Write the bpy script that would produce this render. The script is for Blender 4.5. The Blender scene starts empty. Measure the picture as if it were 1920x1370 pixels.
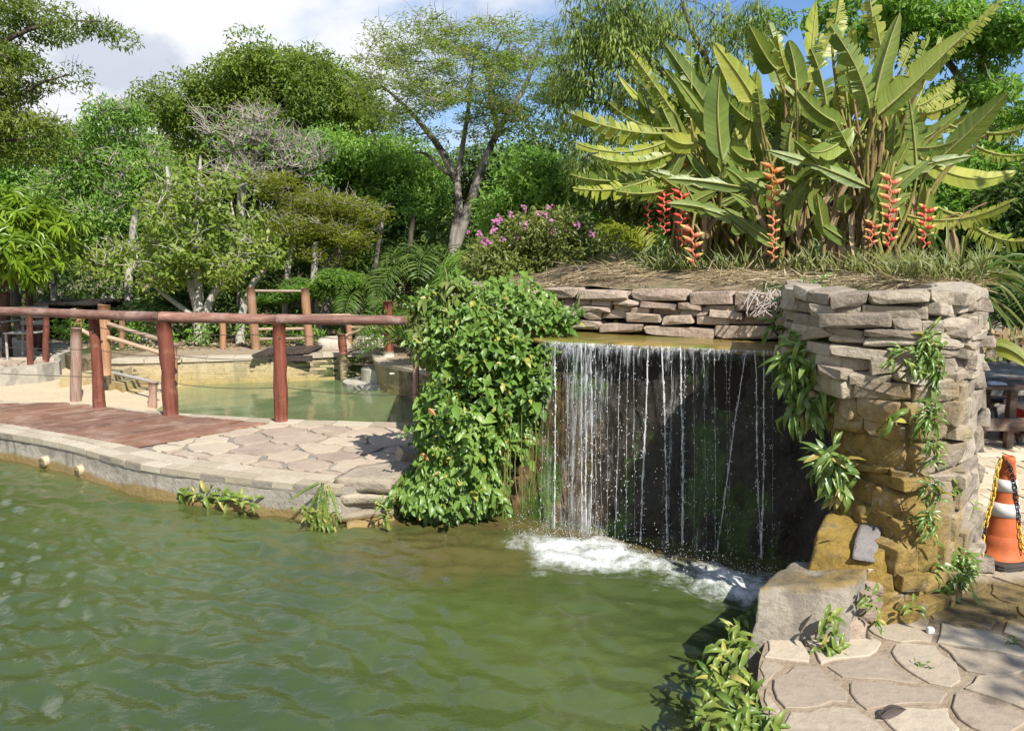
import bpy, bmesh, math, random
import numpy as np
from mathutils import Vector, Matrix, Quaternion, geometry

random.seed(11)
rng = np.random.default_rng(11)
scene = bpy.context.scene
COL = scene.collection

# ------------------------------------------------------------------ camera
F, PITCH, CH = 1478.0, math.radians(8.0), 1.6
cam_d = bpy.data.cameras.new('camera')
cam_d.sensor_width = 36.0
cam_d.lens = 36.0 * F / 1920.0
cam_d.clip_start, cam_d.clip_end = 0.05, 3000.0
cam = bpy.data.objects.new('camera', cam_d)
cam.location = (0, 0, CH)
cam.rotation_euler = (math.radians(90) - PITCH, 0, 0)
COL.objects.link(cam)
scene.camera = cam

# ------------------------------------------------------------------ light
SUN_EL = math.radians(45.0)
SUN_AZ = math.radians(149.0)          # clockwise from +Y
SUN_DIR = Vector((math.sin(SUN_AZ) * math.cos(SUN_EL), math.cos(SUN_AZ) * math.cos(SUN_EL), math.sin(SUN_EL)))
sun_d = bpy.data.lights.new('sun', 'SUN')
sun_d.energy = 5.0
sun_d.angle = math.radians(0.5)
sun_d.color = (1.0, 0.955, 0.87)
sun = bpy.data.objects.new('sun', sun_d)
sun.rotation_euler = SUN_DIR.to_track_quat('Z', 'Y').to_euler()
COL.objects.link(sun)

world = bpy.data.worlds.new('World')
scene.world = world
world.use_nodes = True
wt = world.node_tree
wt.nodes.clear()


def WN(typ, **kw):
    n = wt.nodes.new(typ)
    for k, v in kw.items():
        setattr(n, k, v)
    return n


def WL(a, b):
    wt.links.new(a, b)


SKY_STRENGTH = 0.10
_out = WN('ShaderNodeOutputWorld')
_bg = WN('ShaderNodeBackground')
_bg.inputs['Strength'].default_value = SKY_STRENGTH
WL(_bg.outputs[0], _out.inputs[0])
_sky = WN('ShaderNodeTexSky', sky_type='NISHITA', sun_disc=False, sun_elevation=SUN_EL, sun_rotation=SUN_AZ,
          air_density=1.0, dust_density=0.6, ozone_density=1.6)
_tc = WN('ShaderNodeTexCoord')
_sep = WN('ShaderNodeSeparateXYZ')
WL(_tc.outputs['Generated'], _sep.inputs[0])


def wmath(op, a, b=None, c=None, clamp=False):
    n = WN('ShaderNodeMath', operation=op, use_clamp=clamp)
    for i, v in enumerate((a, b, c)):
        if v is None:
            continue
        if isinstance(v, (int, float)):
            n.inputs[i].default_value = v
        else:
            WL(v, n.inputs[i])
    return n.outputs[0]


_den = wmath('ADD', wmath('MAXIMUM', _sep.outputs['Z'], 0.0), 0.35)
_cx = wmath('DIVIDE', _sep.outputs['X'], _den)
_cy = wmath('DIVIDE', _sep.outputs['Y'], _den)
_cmb = WN('ShaderNodeCombineXYZ')
WL(_cx, _cmb.inputs[0]); WL(_cy, _cmb.inputs[1]); _cmb.inputs[2].default_value = 3.7


def wnoise(scale, detail, rough, off):
    m = WN('ShaderNodeMapping')
    m.inputs['Location'].default_value = off
    WL(_cmb.outputs[0], m.inputs[0])
    n = WN('ShaderNodeTexNoise')
    n.inputs['Scale'].default_value = scale
    n.inputs['Detail'].default_value = detail
    n.inputs['Roughness'].default_value = rough
    WL(m.outputs[0], n.inputs['Vector'])
    return n.outputs['Fac']


CLOUD_OFF = (0.9, 0.25, 0.0)
_n1 = wnoise(0.8, 7, 0.56, CLOUD_OFF)
_n2 = wnoise(2.4, 6, 0.6, (4.0, 1.0, 0))
# cloud cover: heavier to the west of the view, thinner to the east
_bias = wmath('MULTIPLY', _cx, -0.17)
_cov = wmath('SUBTRACT', wmath('ADD', _n1, _bias), wmath('MULTIPLY', wmath('MAXIMUM', wmath('SUBTRACT', _sep.outputs['Z'], 0.30), 0.0), 0.45))
_mr = WN('ShaderNodeMapRange', interpolation_type='SMOOTHSTEP')
_mr.inputs['From Min'].default_value = 0.415
_mr.inputs['From Max'].default_value = 0.545
WL(_cov, _mr.inputs['Value'])
_cr = WN('ShaderNodeMapRange', interpolation_type='SMOOTHSTEP')
_cr.inputs['From Min'].default_value = 0.40
_cr.inputs['From Max'].default_value = 0.66
WL(_n2, _cr.inputs['Value'])
_cc = WN('ShaderNodeMix', data_type='RGBA')
_cc.inputs['A'].default_value = (6.3, 6.4, 6.6, 1)
_cc.inputs['B'].default_value = (5.2, 5.4, 5.8, 1)
WL(_cr.outputs[0], _cc.inputs['Factor'])
# one small grey cloud low on the left
_dn = WN('ShaderNodeVectorMath', operation='DISTANCE')
_scl = WN('ShaderNodeVectorMath', operation='MULTIPLY')
_scl.inputs[1].default_value = (1.0, 1.0, 2.1)
WL(_tc.outputs['Generated'], _scl.inputs[0])
WL(_scl.outputs[0], _dn.inputs[0])
_gd = Vector(((235 - 960) / F, math.cos(PITCH) + (685 - 125) / F * math.sin(PITCH), -math.sin(PITCH) + (685 - 125) / F * math.cos(PITCH))).normalized()
_dn.inputs[1].default_value = (_gd.x, _gd.y, _gd.z * 2.1)
_n3 = wnoise(5.0, 6, 0.6, (1.0, 7.0, 0))
_gdist = wmath('ADD', _dn.outputs['Value'], wmath('MULTIPLY', wmath('SUBTRACT', _n3, 0.5), 0.16))
_gm = WN('ShaderNodeMapRange', interpolation_type='SMOOTHSTEP')
_gm.inputs['From Min'].default_value = 0.05
_gm.inputs['From Max'].default_value = 0.085
_gm.inputs['To Min'].default_value = 0.75
_gm.inputs['To Max'].default_value = 0.0
WL(_gdist, _gm.inputs['Value'])
_cg = WN('ShaderNodeMix', data_type='RGBA')
_cg.inputs['B'].default_value = (3.7, 4.05, 4.8, 1)
WL(_gm.outputs[0], _cg.inputs['Factor']); WL(_cc.outputs['Result'], _cg.inputs['A'])
_skyc = WN('ShaderNodeMix', data_type='RGBA', blend_type='MULTIPLY')
_skyc.inputs['Factor'].default_value = 1.0
_skyc.inputs['B'].default_value = (0.72, 0.84, 1.02, 1)
WL(_sky.outputs[0], _skyc.inputs['A'])
_fin = WN('ShaderNodeMix', data_type='RGBA')
WL(_mr.outputs[0], _fin.inputs['Factor']); WL(_skyc.outputs['Result'], _fin.inputs['A']); WL(_cg.outputs['Result'], _fin.inputs['B'])
WL(_fin.outputs['Result'], _bg.inputs['Color'])

scene.view_settings.view_transform = 'Standard'
scene.view_settings.look = 'None'
scene.view_settings.exposure = 0.7
scene.view_settings.gamma = 1.0
scene.view_settings.use_curve_mapping = False
scene.render.engine = 'CYCLES'
scene.cycles.use_denoising = True
scene.cycles.max_bounces = 6
scene.cycles.diffuse_bounces = 3
scene.cycles.glossy_bounces = 3
scene.cycles.transmission_bounces = 5
scene.cycles.transparent_max_bounces = 12
scene.cycles.sample_clamp_indirect = 4.0
scene.cycles.caustics_reflective = False
scene.cycles.caustics_refractive = False


# ------------------------------------------------------------------ places
CP, SP = math.cos(PITCH), math.sin(PITCH)


def ray(px, py):
    cx, cy = (px - 960) / F, (685 - py) / F
    return np.array([cx, CP + cy * SP, -SP + cy * CP])


def G(px, py, z=0.0):
    d = ray(px, py)
    t = (z - CH) / d[2]
    return np.array([d[0] * t, d[1] * t, z])


def A(px, py, Y):
    d = ray(px, py)
    t = Y / d[1]
    return np.array([d[0] * t, Y, CH + d[2] * t])


def XA(px, Y, z):
    return (px - 960) / F * (Y * CP + (CH - z) * SP)


def mpp(Y):
    return Y / F


# ------------------------------------------------------------------ numeric noise
def _hash(ix, iy, iz, s):
    h = (ix * 374761393 + iy * 668265263 + iz * 2147483647 + s * 974634777) & 0xffffffff
    h = ((h ^ (h >> 13)) * 1274126177) & 0xffffffff
    h = h ^ (h >> 16)
    return (h & 0xffff) / 65535.0


def vnoise(P, scale=1.0, seed=0):
    P = np.asarray(P, float) * scale + 1000.0
    i = np.floor(P).astype(np.int64)
    f = P - i
    f = f * f * (3 - 2 * f)
    r = 0
    for dx in (0, 1):
        for dy in (0, 1):
            for dz in (0, 1):
                w = (f[..., 0] if dx else 1 - f[..., 0]) * (f[..., 1] if dy else 1 - f[..., 1]) * (f[..., 2] if dz else 1 - f[..., 2])
                r = r + w * _hash(i[..., 0] + dx, i[..., 1] + dy, i[..., 2] + dz, seed)
    return r * 2 - 1


def fbm(P, scale=1.0, seed=0, oct=3):
    r, a, t = 0, 1.0, 0
    for o in range(oct):
        r = r + a * vnoise(P, scale * 2 ** o, seed + o * 17)
        t += a
        a *= 0.5
    return r / t


# ------------------------------------------------------------------ mesh plumbing
class B:
    """collects vertices and faces of one mesh"""
    def __init__(self):
        self.V, self.n, self.Fs, self.M, self.at = [], 0, [], [], []

    def add(self, V, Fc, m=0, a=None):
        V = np.asarray(V, float).reshape(-1, 3)
        self.at.append(np.zeros(len(V)) if a is None else np.asarray(a, float).ravel())
        self.rib = getattr(self, 'rib', False) or a is not None
        if isinstance(Fc, np.ndarray):
            self.Fs.append(Fc + self.n); self.M.append(np.full(len(Fc), m))
        else:
            by = {}
            for f in Fc:
                by.setdefault(len(f), []).append(f)
            for k, l in by.items():
                self.Fs.append(np.array(l) + self.n); self.M.append(np.full(len(l), m))
        self.V.append(V); self.n += len(V)
        return self

    def mesh(self, name, off=(0, 0, 0), smooth=False):
        me = bpy.data.meshes.new(name)
        if not self.V:
            return me
        V = np.concatenate(self.V) - np.asarray(off, float)
        loops = np.concatenate([f.ravel() for f in self.Fs]).astype(np.int32)
        tot = np.concatenate([np.full(len(f), f.shape[1]) for f in self.Fs]).astype(np.int32)
        st = np.concatenate([[0], np.cumsum(tot)[:-1]]).astype(np.int32)
        me.vertices.add(len(V)); me.vertices.foreach_set('co', V.astype(np.float32).ravel())
        me.loops.add(len(loops)); me.loops.foreach_set('vertex_index', loops)
        me.polygons.add(len(tot)); me.polygons.foreach_set('loop_start', st); me.polygons.foreach_set('loop_total', tot)
        me.polygons.foreach_set('material_index', np.concatenate(self.M).astype(np.int32))
        me.polygons.foreach_set('use_smooth', (tot <= 4) if smooth else np.zeros(len(tot), bool))
        me.update(calc_edges=True)
        if self.rib:
            me.attributes.new('rib', 'FLOAT', 'POINT').data.foreach_set('value', np.concatenate(self.at).astype(np.float32))
        return me


def rootloc(o):
    l = Vector((0, 0, 0))
    while o is not None:
        l = l + o.location
        o = o.parent
    return l


def tag(o, label=None, cat=None, group=None, kind=None):
    if label: o['label'] = label
    if cat: o['category'] = cat
    if group: o['group'] = group
    if kind: o['kind'] = kind
    return o


def thing(name, label, cat, loc, group=None):
    o = bpy.data.objects.new(name, None)
    o.empty_display_size = 0.1
    o.location = tuple(float(v) for v in loc)
    COL.objects.link(o)
    return tag(o, label, cat, group)


def setmats(me, mats):
    for m in (mats if isinstance(mats, (list, tuple)) else [mats]):
        me.materials.append(m)


SMOOTH = {'post', 'rail', 'cross_bar', 'end_post', 'wire', 'post_foot', 'post_collar', 'slab', 'block', 'grey_stone', 'stem', 'bolt_hole', 'drain_pipe', 'handle', 'strands', 'stems', 'fern'}


def part(name, b, mats, parent=None, smooth=False, kind=None, label=None, loc=None):
    """mesh from world-space geometry; loc = its own origin when top-level"""
    off = rootloc(parent) if parent is not None else Vector(loc if loc is not None else (0, 0, 0))
    me = b.mesh(name, off, smooth or name in SMOOTH)
    setmats(me, mats)
    o = bpy.data.objects.new(name, me)
    COL.objects.link(o)
    if parent is not None:
        o.parent = parent
    else:
        o.location = off
    if kind: o['kind'] = kind
    if label: o['label'] = label
    return o


def inst(name, me, M, parent=None, kind=None):
    o = bpy.data.objects.new(name, me)
    COL.objects.link(o)
    if parent is not None:
        o.parent = parent
        M = Matrix.Translation(-rootloc(parent)) @ M
    o.matrix_basis = M
    if kind: o['kind'] = kind
    return o


def frameM(p, x, z_hint, s=(1, 1, 1)):
    """matrix with local x along x, local z near z_hint"""
    x = Vector(x).normalized()
    y = Vector(z_hint).cross(x)
    if y.length < 1e-5:
        y = Vector((0.3, 1, 0.2)).cross(x)
    y.normalize()
    z = x.cross(y)
    M = Matrix((( x.x * s[0], y.x * s[1], z.x * s[2], p[0]), (x.y * s[0], y.y * s[1], z.y * s[2], p[1]), (x.z * s[0], y.z * s[1], z.z * s[2], p[2]), (0, 0, 0, 1)))
    return M


def tube(pts, radii, n=6, caps=True):
    pts = np.asarray(pts, float)
    m = len(pts)
    radii = np.broadcast_to(np.asarray(radii, float), (m,))
    T = np.gradient(pts, axis=0)
    T /= np.linalg.norm(T, axis=1)[:, None] + 1e-9
    ref = np.array([0, 0, 1.0]) if abs(T[:, 2]).mean() < 0.8 else np.array([1.0, 0, 0])
    U = np.cross(T, ref); U /= np.linalg.norm(U, axis=1)[:, None] + 1e-9
    W = np.cross(T, U)
    a = np.linspace(0, 2 * np.pi, n, endpoint=False)
    V = pts[:, None, :] + radii[:, None, None] * (np.cos(a)[None, :, None] * U[:, None, :] + np.sin(a)[None, :, None] * W[:, None, :])
    idx = np.arange(m * n).reshape(m, n)
    q = np.stack([idx[:-1], np.roll(idx[:-1], -1, 1), np.roll(idx[1:], -1, 1), idx[1:]], -1).reshape(-1, 4)
    Fc = [tuple(f) for f in q]
    if caps:
        Fc.append(tuple(idx[0])); Fc.append(tuple(idx[-1][::-1]))
    return V.reshape(-1, 3), Fc


def bez(p0, p1, p2, n):
    t = np.linspace(0, 1, n)[:, None]
    return (1 - t) ** 2 * np.asarray(p0) + 2 * t * (1 - t) * np.asarray(p1) + t ** 2 * np.asarray(p2)


def box(c, s, rz=0.0, bev=0.0):
    """bevelled-looking box: centre c, full size s"""
    x, y, z = s[0] / 2, s[1] / 2, s[2] / 2
    if bev <= 0:
        V = np.array([(i * x, j * y, k * z) for k in (-1, 1) for j in (-1, 1) for i in (-1, 1)])
        Fc = [(0, 2, 3, 1), (4, 5, 7, 6), (0, 1, 5, 4), (2, 6, 7, 3), (0, 4, 6, 2), (1, 3, 7, 5)]
    else:
        b = bev
        V, ix = [], {}
        for k in (-1, 1):
            for j in (-1, 1):
                for i in (-1, 1):
                    for ax in range(3):
                        p = [i * x, j * y, k * z]
                        for o in range(3):
                            if o != ax:
                                p[o] -= (i, j, k)[o] * b
                        ix[(i, j, k, ax)] = len(V); V.append(p)
        Fc = []
        for ax in range(3):
            o1, o2 = (ax + 1) % 3, (ax + 2) % 3
            for sg in (-1, 1):
                loop = []
                for a_, b_ in ((-1, -1), (1, -1), (1, 1), (-1, 1)):
                    k = [0, 0, 0]; k[ax] = sg; k[o1] = a_; k[o2] = b_
                    loop.append(ix[(*k, ax)])
                Fc.append(tuple(loop if sg > 0 else loop[::-1]))
        for ax in range(3):
            o1, o2 = (ax + 1) % 3, (ax + 2) % 3
            for a_ in (-1, 1):
                for b_ in (-1, 1):
                    k0 = [0, 0, 0]; k1 = [0, 0, 0]
                    k0[ax], k1[ax] = -1, 1
                    for k in (k0, k1):
                        k[o1] = a_; k[o2] = b_
                    f = (ix[(*k0, o1)], ix[(*k1, o1)], ix[(*k1, o2)], ix[(*k0, o2)])
                    Fc.append(f if a_ * b_ > 0 else f[::-1])
        for i in (-1, 1):
            for j in (-1, 1):
                for k in (-1, 1):
                    f = tuple(ix[(i, j, k, ax)] for ax in range(3))
                    Fc.append(f if i * j * k > 0 else f[::-1])
        V = np.array(V)
    c_, s_ = math.cos(rz), math.sin(rz)
    R = np.array([[c_, -s_, 0], [s_, c_, 0], [0, 0, 1]])
    return V @ R.T + np.asarray(c, float), Fc


def prism(poly, z0, z1):
    poly = np.asarray(poly, float)[:, :2]
    a = 0.5 * np.sum(poly[:, 0] * np.roll(poly[:, 1], -1) - np.roll(poly[:, 0], -1) * poly[:, 1])
    if a < 0:
        poly = poly[::-1]
    n = len(poly)
    V = np.concatenate([np.c_[poly, np.full(n, z0)], np.c_[poly, np.full(n, z1)]])
    tris = geometry.tessellate_polygon([[Vector((p[0], p[1], 0)) for p in poly]])
    Fc = [(i, (i + 1) % n, n + (i + 1) % n, n + i) for i in range(n)]
    for t in tris:
        p = poly[list(t)]
        ar = (p[1, 0] - p[0, 0]) * (p[2, 1] - p[0, 1]) - (p[2, 0] - p[0, 0]) * (p[1, 1] - p[0, 1])
        t = t if ar > 0 else t[::-1]
        Fc.append(tuple(n + i for i in t))
        Fc.append(tuple(t[::-1]))
    return V, Fc


def grid_faces(nu, nv):
    i = np.arange(nu * nv).reshape(nu, nv)
    return np.stack([i[:-1, :-1], i[1:, :-1], i[1:, 1:], i[:-1, 1:]], -1).reshape(-1, 4)


def inpoly(P, poly):
    poly = np.asarray(poly, float)
    x, y = P[:, 0], P[:, 1]
    r = np.zeros(len(P), bool)
    j = len(poly) - 1
    for i in range(len(poly)):
        xi, yi, xj, yj = poly[i, 0], poly[i, 1], poly[j, 0], poly[j, 1]
        c = ((yi > y) != (yj > y)) & (x < (xj - xi) * (y - yi) / (yj - yi + 1e-12) + xi)
        r ^= c
        j = i
    return r


def polydist(P, poly):
    poly = np.asarray(poly, float)
    d = np.full(len(P), 1e9)
    for i in range(len(poly)):
        a, b = poly[i - 1][:2], poly[i][:2]
        ab = b - a
        t = np.clip(((P[:, :2] - a) @ ab) / (ab @ ab + 1e-12), 0, 1)
        d = np.minimum(d, np.linalg.norm(P[:, :2] - a - t[:, None] * ab, axis=1))
    return d


def resample(pts, step):
    pts = np.asarray(pts, float)
    s = np.r_[0, np.cumsum(np.linalg.norm(np.diff(pts, axis=0), axis=1))]
    n = max(2, int(round(s[-1] / step)) + 1)
    u = np.linspace(0, s[-1], n)
    return np.stack([np.interp(u, s, pts[:, k]) for k in range(pts.shape[1])], 1)


def smoothline(pts, n=60):
    pts = np.asarray(pts, float)
    m = len(pts)
    out = []
    P = np.vstack([2 * pts[0] - pts[1], pts, 2 * pts[-1] - pts[-2]])
    per = max(2, n // (m - 1))
    for i in range(m - 1):
        p0, p1, p2, p3 = P[i:i + 4]
        for t in np.linspace(0, 1, per, endpoint=False):
            out.append(0.5 * ((2 * p1) + (-p0 + p2) * t + (2 * p0 - 5 * p1 + 4 * p2 - p3) * t * t + (-p0 + 3 * p1 - 3 * p2 + p3) * t ** 3))
    out.append(pts[-1])
    return np.array(out)


# ------------------------------------------------------------------ materials
class MT:
    def __init__(self, name):
        self.m = bpy.data.materials.new(name)
        self.m.use_nodes = True
        self.t = self.m.node_tree
        self.t.nodes.clear()
        self.out = self.t.nodes.new('ShaderNodeOutputMaterial')

    def N(self, typ, ins=None, **kw):
        n = self.t.nodes.new(typ)
        for k, v in kw.items():
            setattr(n, k, v)
        for k, v in (ins or {}).items():
            self.set(n.inputs[k], v)
        return n

    def set(self, sock, v):
        if isinstance(v, bpy.types.NodeSocket):
            self.t.links.new(v, sock)
        elif v is not None:
            if isinstance(v, (tuple, list)) and len(v) == 3 and sock.type == 'RGBA':
                v = (*v, 1)
            sock.default_value = v

    def pos(self, scale=(1, 1, 1), obj=False, rot=(0, 0, 0)):
        src = self.N('ShaderNodeTexCoord').outputs['Object'] if obj else self.N('ShaderNodeNewGeometry').outputs['Position']
        n = self.N('ShaderNodeMapping', {'Vector': src, 'Scale': scale, 'Rotation': rot})
        return n.outputs[0]

    def noise(self, scale, vec=None, detail=4, rough=0.55, dist=0.0):
        return self.N('ShaderNodeTexNoise', {'Vector': vec if vec is not None else self.pos(), 'Scale': scale, 'Detail': detail, 'Roughness': rough, 'Distortion': dist}).outputs['Fac']

    def voro(self, scale, vec=None, feature='F1', out='Distance', rnd=1.0):
        return self.N('ShaderNodeTexVoronoi', {'Vector': vec if vec is not None else self.pos(), 'Scale': scale, 'Randomness': rnd}, feature=feature).outputs[out]

    def mr(self, v, a, b, c=0.0, d=1.0):
        return self.N('ShaderNodeMapRange', {'Value': v, 'From Min': a, 'From Max': b, 'To Min': c, 'To Max': d}, interpolation_type='SMOOTHSTEP').outputs[0]

    def math(self, op, a, b=0.0, clamp=False):
        n = self.N('ShaderNodeMath', operation=op, use_clamp=clamp)
        self.set(n.inputs[0], a); self.set(n.inputs[1], b)
        return n.outputs[0]

    def mix(self, f, a, b, blend='MIX'):
        n = self.N('ShaderNodeMix', data_type='RGBA', blend_type=blend)
        self.set(n.inputs['Factor'], f); self.set(n.inputs['A'], a); self.set(n.inputs['B'], b)
        return n.outputs['Result']

    def ramp(self, f, stops):
        n = self.N('ShaderNodeValToRGB', {'Fac': f})
        cr = n.color_ramp
        while len(cr.elements) < len(stops):
            cr.elements.new(0.5)
        for e, (p, c) in zip(cr.elements, stops):
            e.position = p; e.color = (*c, 1)
        return n.outputs[0]

    def bump(self, h, strength=0.5, dist=0.01, normal=None):
        return self.N('ShaderNodeBump', {'Height': h, 'Strength': strength, 'Distance': dist, 'Normal': normal}).outputs[0]

    def bsdf(self, color, rough=0.8, normal=None, spec=0.5, **kw):
        n = self.N('ShaderNodeBsdfPrincipled', {'Base Color': color, 'Roughness': rough, 'Normal': normal, 'Specular IOR Level': spec})
        for k, v in kw.items():
            self.set(n.inputs[k.replace('_', ' ')], v)
        return n.outputs[0]

    def done(self, surf):
        self.t.links.new(surf, self.out.inputs['Surface'])
        return self.m

    def rnd(self):
        return self.N('ShaderNodeObjectInfo').outputs['Random']

    def island(self):
        return self.N('ShaderNodeNewGeometry').outputs['Random Per Island']

    def sepz(self):
        s = self.N('ShaderNodeSeparateXYZ', {'Vector': self.N('ShaderNodeNewGeometry').outputs['Position']})
        return s.outputs


def leaf_mat(name, c_dark, c_mid, c_light, trans=0.3, rough=0.45, spec=0.35, patch=0.6, dry=None, rib=False):
    M = MT(name)
    r = M.math('FRACT', M.math('ADD', M.island(), M.rnd()))
    n = M.noise(patch, detail=2)
    f = M.math('ADD', M.math('MULTIPLY', r, 0.55), M.math('MULTIPLY', M.mr(n, 0.3, 0.7), 0.45))
    stops = [(0.1, c_dark), (0.5, c_mid), (0.9, c_light)]
    col = M.ramp(f, stops)
    if dry:
        col = M.mix(M.math('GREATER_THAN', r, dry[1]), col, dry[0])
    vein = M.noise(60, detail=2)
    col = M.mix(0.25, col, M.mix(vein, (0.6, 0.6, 0.6), (1.3, 1.3, 1.3)), 'MULTIPLY')
    nb = None
    if rib:
        ra = M.N('ShaderNodeAttribute', attribute_name='rib').outputs['Fac']
        cv = M.N('ShaderNodeCombineXYZ', {0: M.math('MULTIPLY', ra, 34.0), 1: M.math('MULTIPLY', r, 40.0)}).outputs[0]
        s1 = M.noise(1.0, cv, 4, 0.7)
        col = M.mix(0.6, col, M.mix(M.mr(s1, 0.3, 0.7), (0.62, 0.66, 0.6), (1.35, 1.3, 1.3)), 'MULTIPLY')
        sp = M.mr(M.noise(9.0, M.pos(), 5, 0.7), 0.62, 0.68)
        col = M.mix(M.math('MULTIPLY', sp, 0.55), col, (0.24, 0.17, 0.05))
        nb = M.bump(M.math('ADD', M.math('MULTIPLY', M.math('SINE', M.math('MULTIPLY', ra, 420.0)), 0.05), s1), 0.35, 0.010)
    b = M.bsdf(col, rough, nb, spec)
    tc = M.mix(1.0, col, (1.35, 1.45, 0.55), 'MULTIPLY')
    t = M.N('ShaderNodeBsdfTranslucent', {'Color': tc}).outputs[0]
    ms = M.N('ShaderNodeMixShader')
    M.set(ms.inputs[0], trans); M.set(ms.inputs[1], b); M.set(ms.inputs[2], t)
    return M.done(ms.outputs[0])


def bark_mat(name, c1, c2, scale=8, c3=None):
    M = MT(name)
    v = M.pos((1, 1, 0.25))
    n = M.noise(scale * 3, v, 5, 0.65)
    col = M.ramp(n, [(0.3, c1), (0.7, c2)])
    if c3:
        col = M.mix(M.mr(M.noise(3.0), 0.45, 0.62), col, c3)
    return M.done(M.bsdf(col, 0.85, M.bump(n, 0.6, 0.02), 0.2))


def wood_mat(name, c1, c2, c3, axis=2, wear=0.35, rot=0.0, wearc=(0.30, 0.24, 0.19)):
    M = MT(name)
    sc = [14, 14, 14]; sc[axis] = 0.8
    v = M.N('ShaderNodeMapping', {'Vector': M.pos((1, 1, 1), rot=(0, 0, -rot)), 'Scale': tuple(sc)}).outputs[0]
    n = M.noise(2.2, v, 6, 0.65)
    fine = M.noise(9.0, v, 4, 0.7)
    col = M.ramp(n, [(0.28, c1), (0.5, c2), (0.72, c3)])
    rr = M.rnd()
    col = M.mix(1.0, col, M.mix(rr, (0.78, 0.8, 0.82), (1.2, 1.15, 1.1)), 'MULTIPLY')
    w = M.mr(M.noise(3.5, M.pos(), 6, 0.7), 0.62 - wear * 0.25, 0.72)
    col = M.mix(M.math('MULTIPLY', w, 0.75), col, wearc)
    crack = M.mr(fine, 0.30, 0.38)
    col = M.mix(crack, M.mix(1.0, col, (0.35, 0.32, 0.3), 'MULTIPLY'), col)
    big = M.mr(M.noise(1.3, v, 3, 0.6), 0.30, 0.36)
    col = M.mix(big, M.mix(1.0, col, (0.3, 0.28, 0.27), 'MULTIPLY'), col)
    h = M.math('ADD', n, M.math('MULTIPLY', fine, 0.6))
    return M.done(M.bsdf(col, 0.62, M.bump(h, 0.7, 0.008), 0.3))


def stone_mat(name, pal, scale=6.0, bump=0.9, stain=None, lichen=0.3, var=0.5, layers=0.0, wet=0.0):
    """pal = three colours; stain = function(M) -> list of (factor, colour)"""
    M = MT(name)
    rr = M.rnd()
    n1 = M.noise(scale, detail=6, rough=0.62)
    n2 = M.noise(scale * 5, detail=6, rough=0.7)
    f = M.math('ADD', M.math('MULTIPLY', n1, 1 - var), M.math('MULTIPLY', rr, var))
    col = M.ramp(f, [(0.22, pal[0]), (0.5, pal[1]), (0.78, pal[2])])
    col = M.mix(0.55, col, M.mix(n2, (0.45, 0.45, 0.46), (1.5, 1.47, 1.44)), 'MULTIPLY')
    if lichen:
        col = M.mix(M.math('MULTIPLY', M.mr(M.noise(scale * 1.7, detail=7, rough=0.72), 0.56, 0.66), lichen), col, (0.07, 0.065, 0.06))
    h = M.math('ADD', n1, M.math('MULTIPLY', n2, 0.8))
    if layers:
        lv = M.noise(9.0, M.pos((1, 1, 2.4)), 6, 0.7)
        h = M.math('ADD', h, M.math('MULTIPLY', lv, layers))
        col = M.mix(M.mr(lv, 0.30, 0.42), M.mix(1.0, col, (0.62, 0.58, 0.55), 'MULTIPLY'), col)
    rough = 0.85
    if stain:
        for fac, c in stain(M):
            col = M.mix(fac, col, c)
    if wet:
        rough = 1.0 - wet
    return M.done(M.bsdf(col, rough, M.bump(h, bump, 0.02), 0.35))


def plain_mat(name, c, rough=0.6, spec=0.5, var=0.15, scale=20, bump=0.1, metal=0.0):
    M = MT(name)
    n = M.noise(scale, detail=5, rough=0.6)
    col = M.mix(1.0, c, M.mix(n, (1 - var * 2,) * 3, (1 + var * 2,) * 3), 'MULTIPLY')
    return M.done(M.bsdf(col, rough, M.bump(n, bump, 0.01), spec, Metallic=metal))
# ================================================================== material library
def stain_pillar(M):
    s = M.sepz()
    n = M.noise(5.0, M.pos(), 6, 0.65)
    n2 = M.noise(2.0, M.pos((1, 1, 0.5)), 4, 0.6)
    zz = M.math('ADD', s['Z'], M.math('MULTIPLY', M.math('SUBTRACT', n, 0.5), 0.7))
    fz = M.mr(zz, 1.10, 0.74)
    xx = M.math('ADD', s['X'], M.math('MULTIPLY', M.math('SUBTRACT', n2, 0.5), 1.1))
    fx = M.mr(xx, 2.2, 1.92)
    fac = M.math('MULTIPLY', M.math('MULTIPLY', fz, fx), M.mr(M.noise(9.0, None, 6, 0.7), 0.30, 0.47))
    alg = M.ramp(M.noise(14, None, 6, 0.7), [(0.25, (0.05, 0.036, 0.010)), (0.48, (0.21, 0.135, 0.026)), (0.75, (0.34, 0.24, 0.065))])
    gm = M.math('MULTIPLY', M.mr(M.noise(3.2, None, 5, 0.7), 0.58, 0.68), M.mr(s['Z'], 1.25, 0.7))
    dk = M.math('MULTIPLY', M.mr(M.noise(4.0, M.pos((1, 1, 0.35)), 5, 0.65), 0.55, 0.68), 0.75)
    return [(dk, (0.07, 0.06, 0.05)), (M.math('MULTIPLY', fac, 0.92), alg), (M.math('MULTIPLY', gm, 0.55), (0.06, 0.09, 0.015))]


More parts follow.
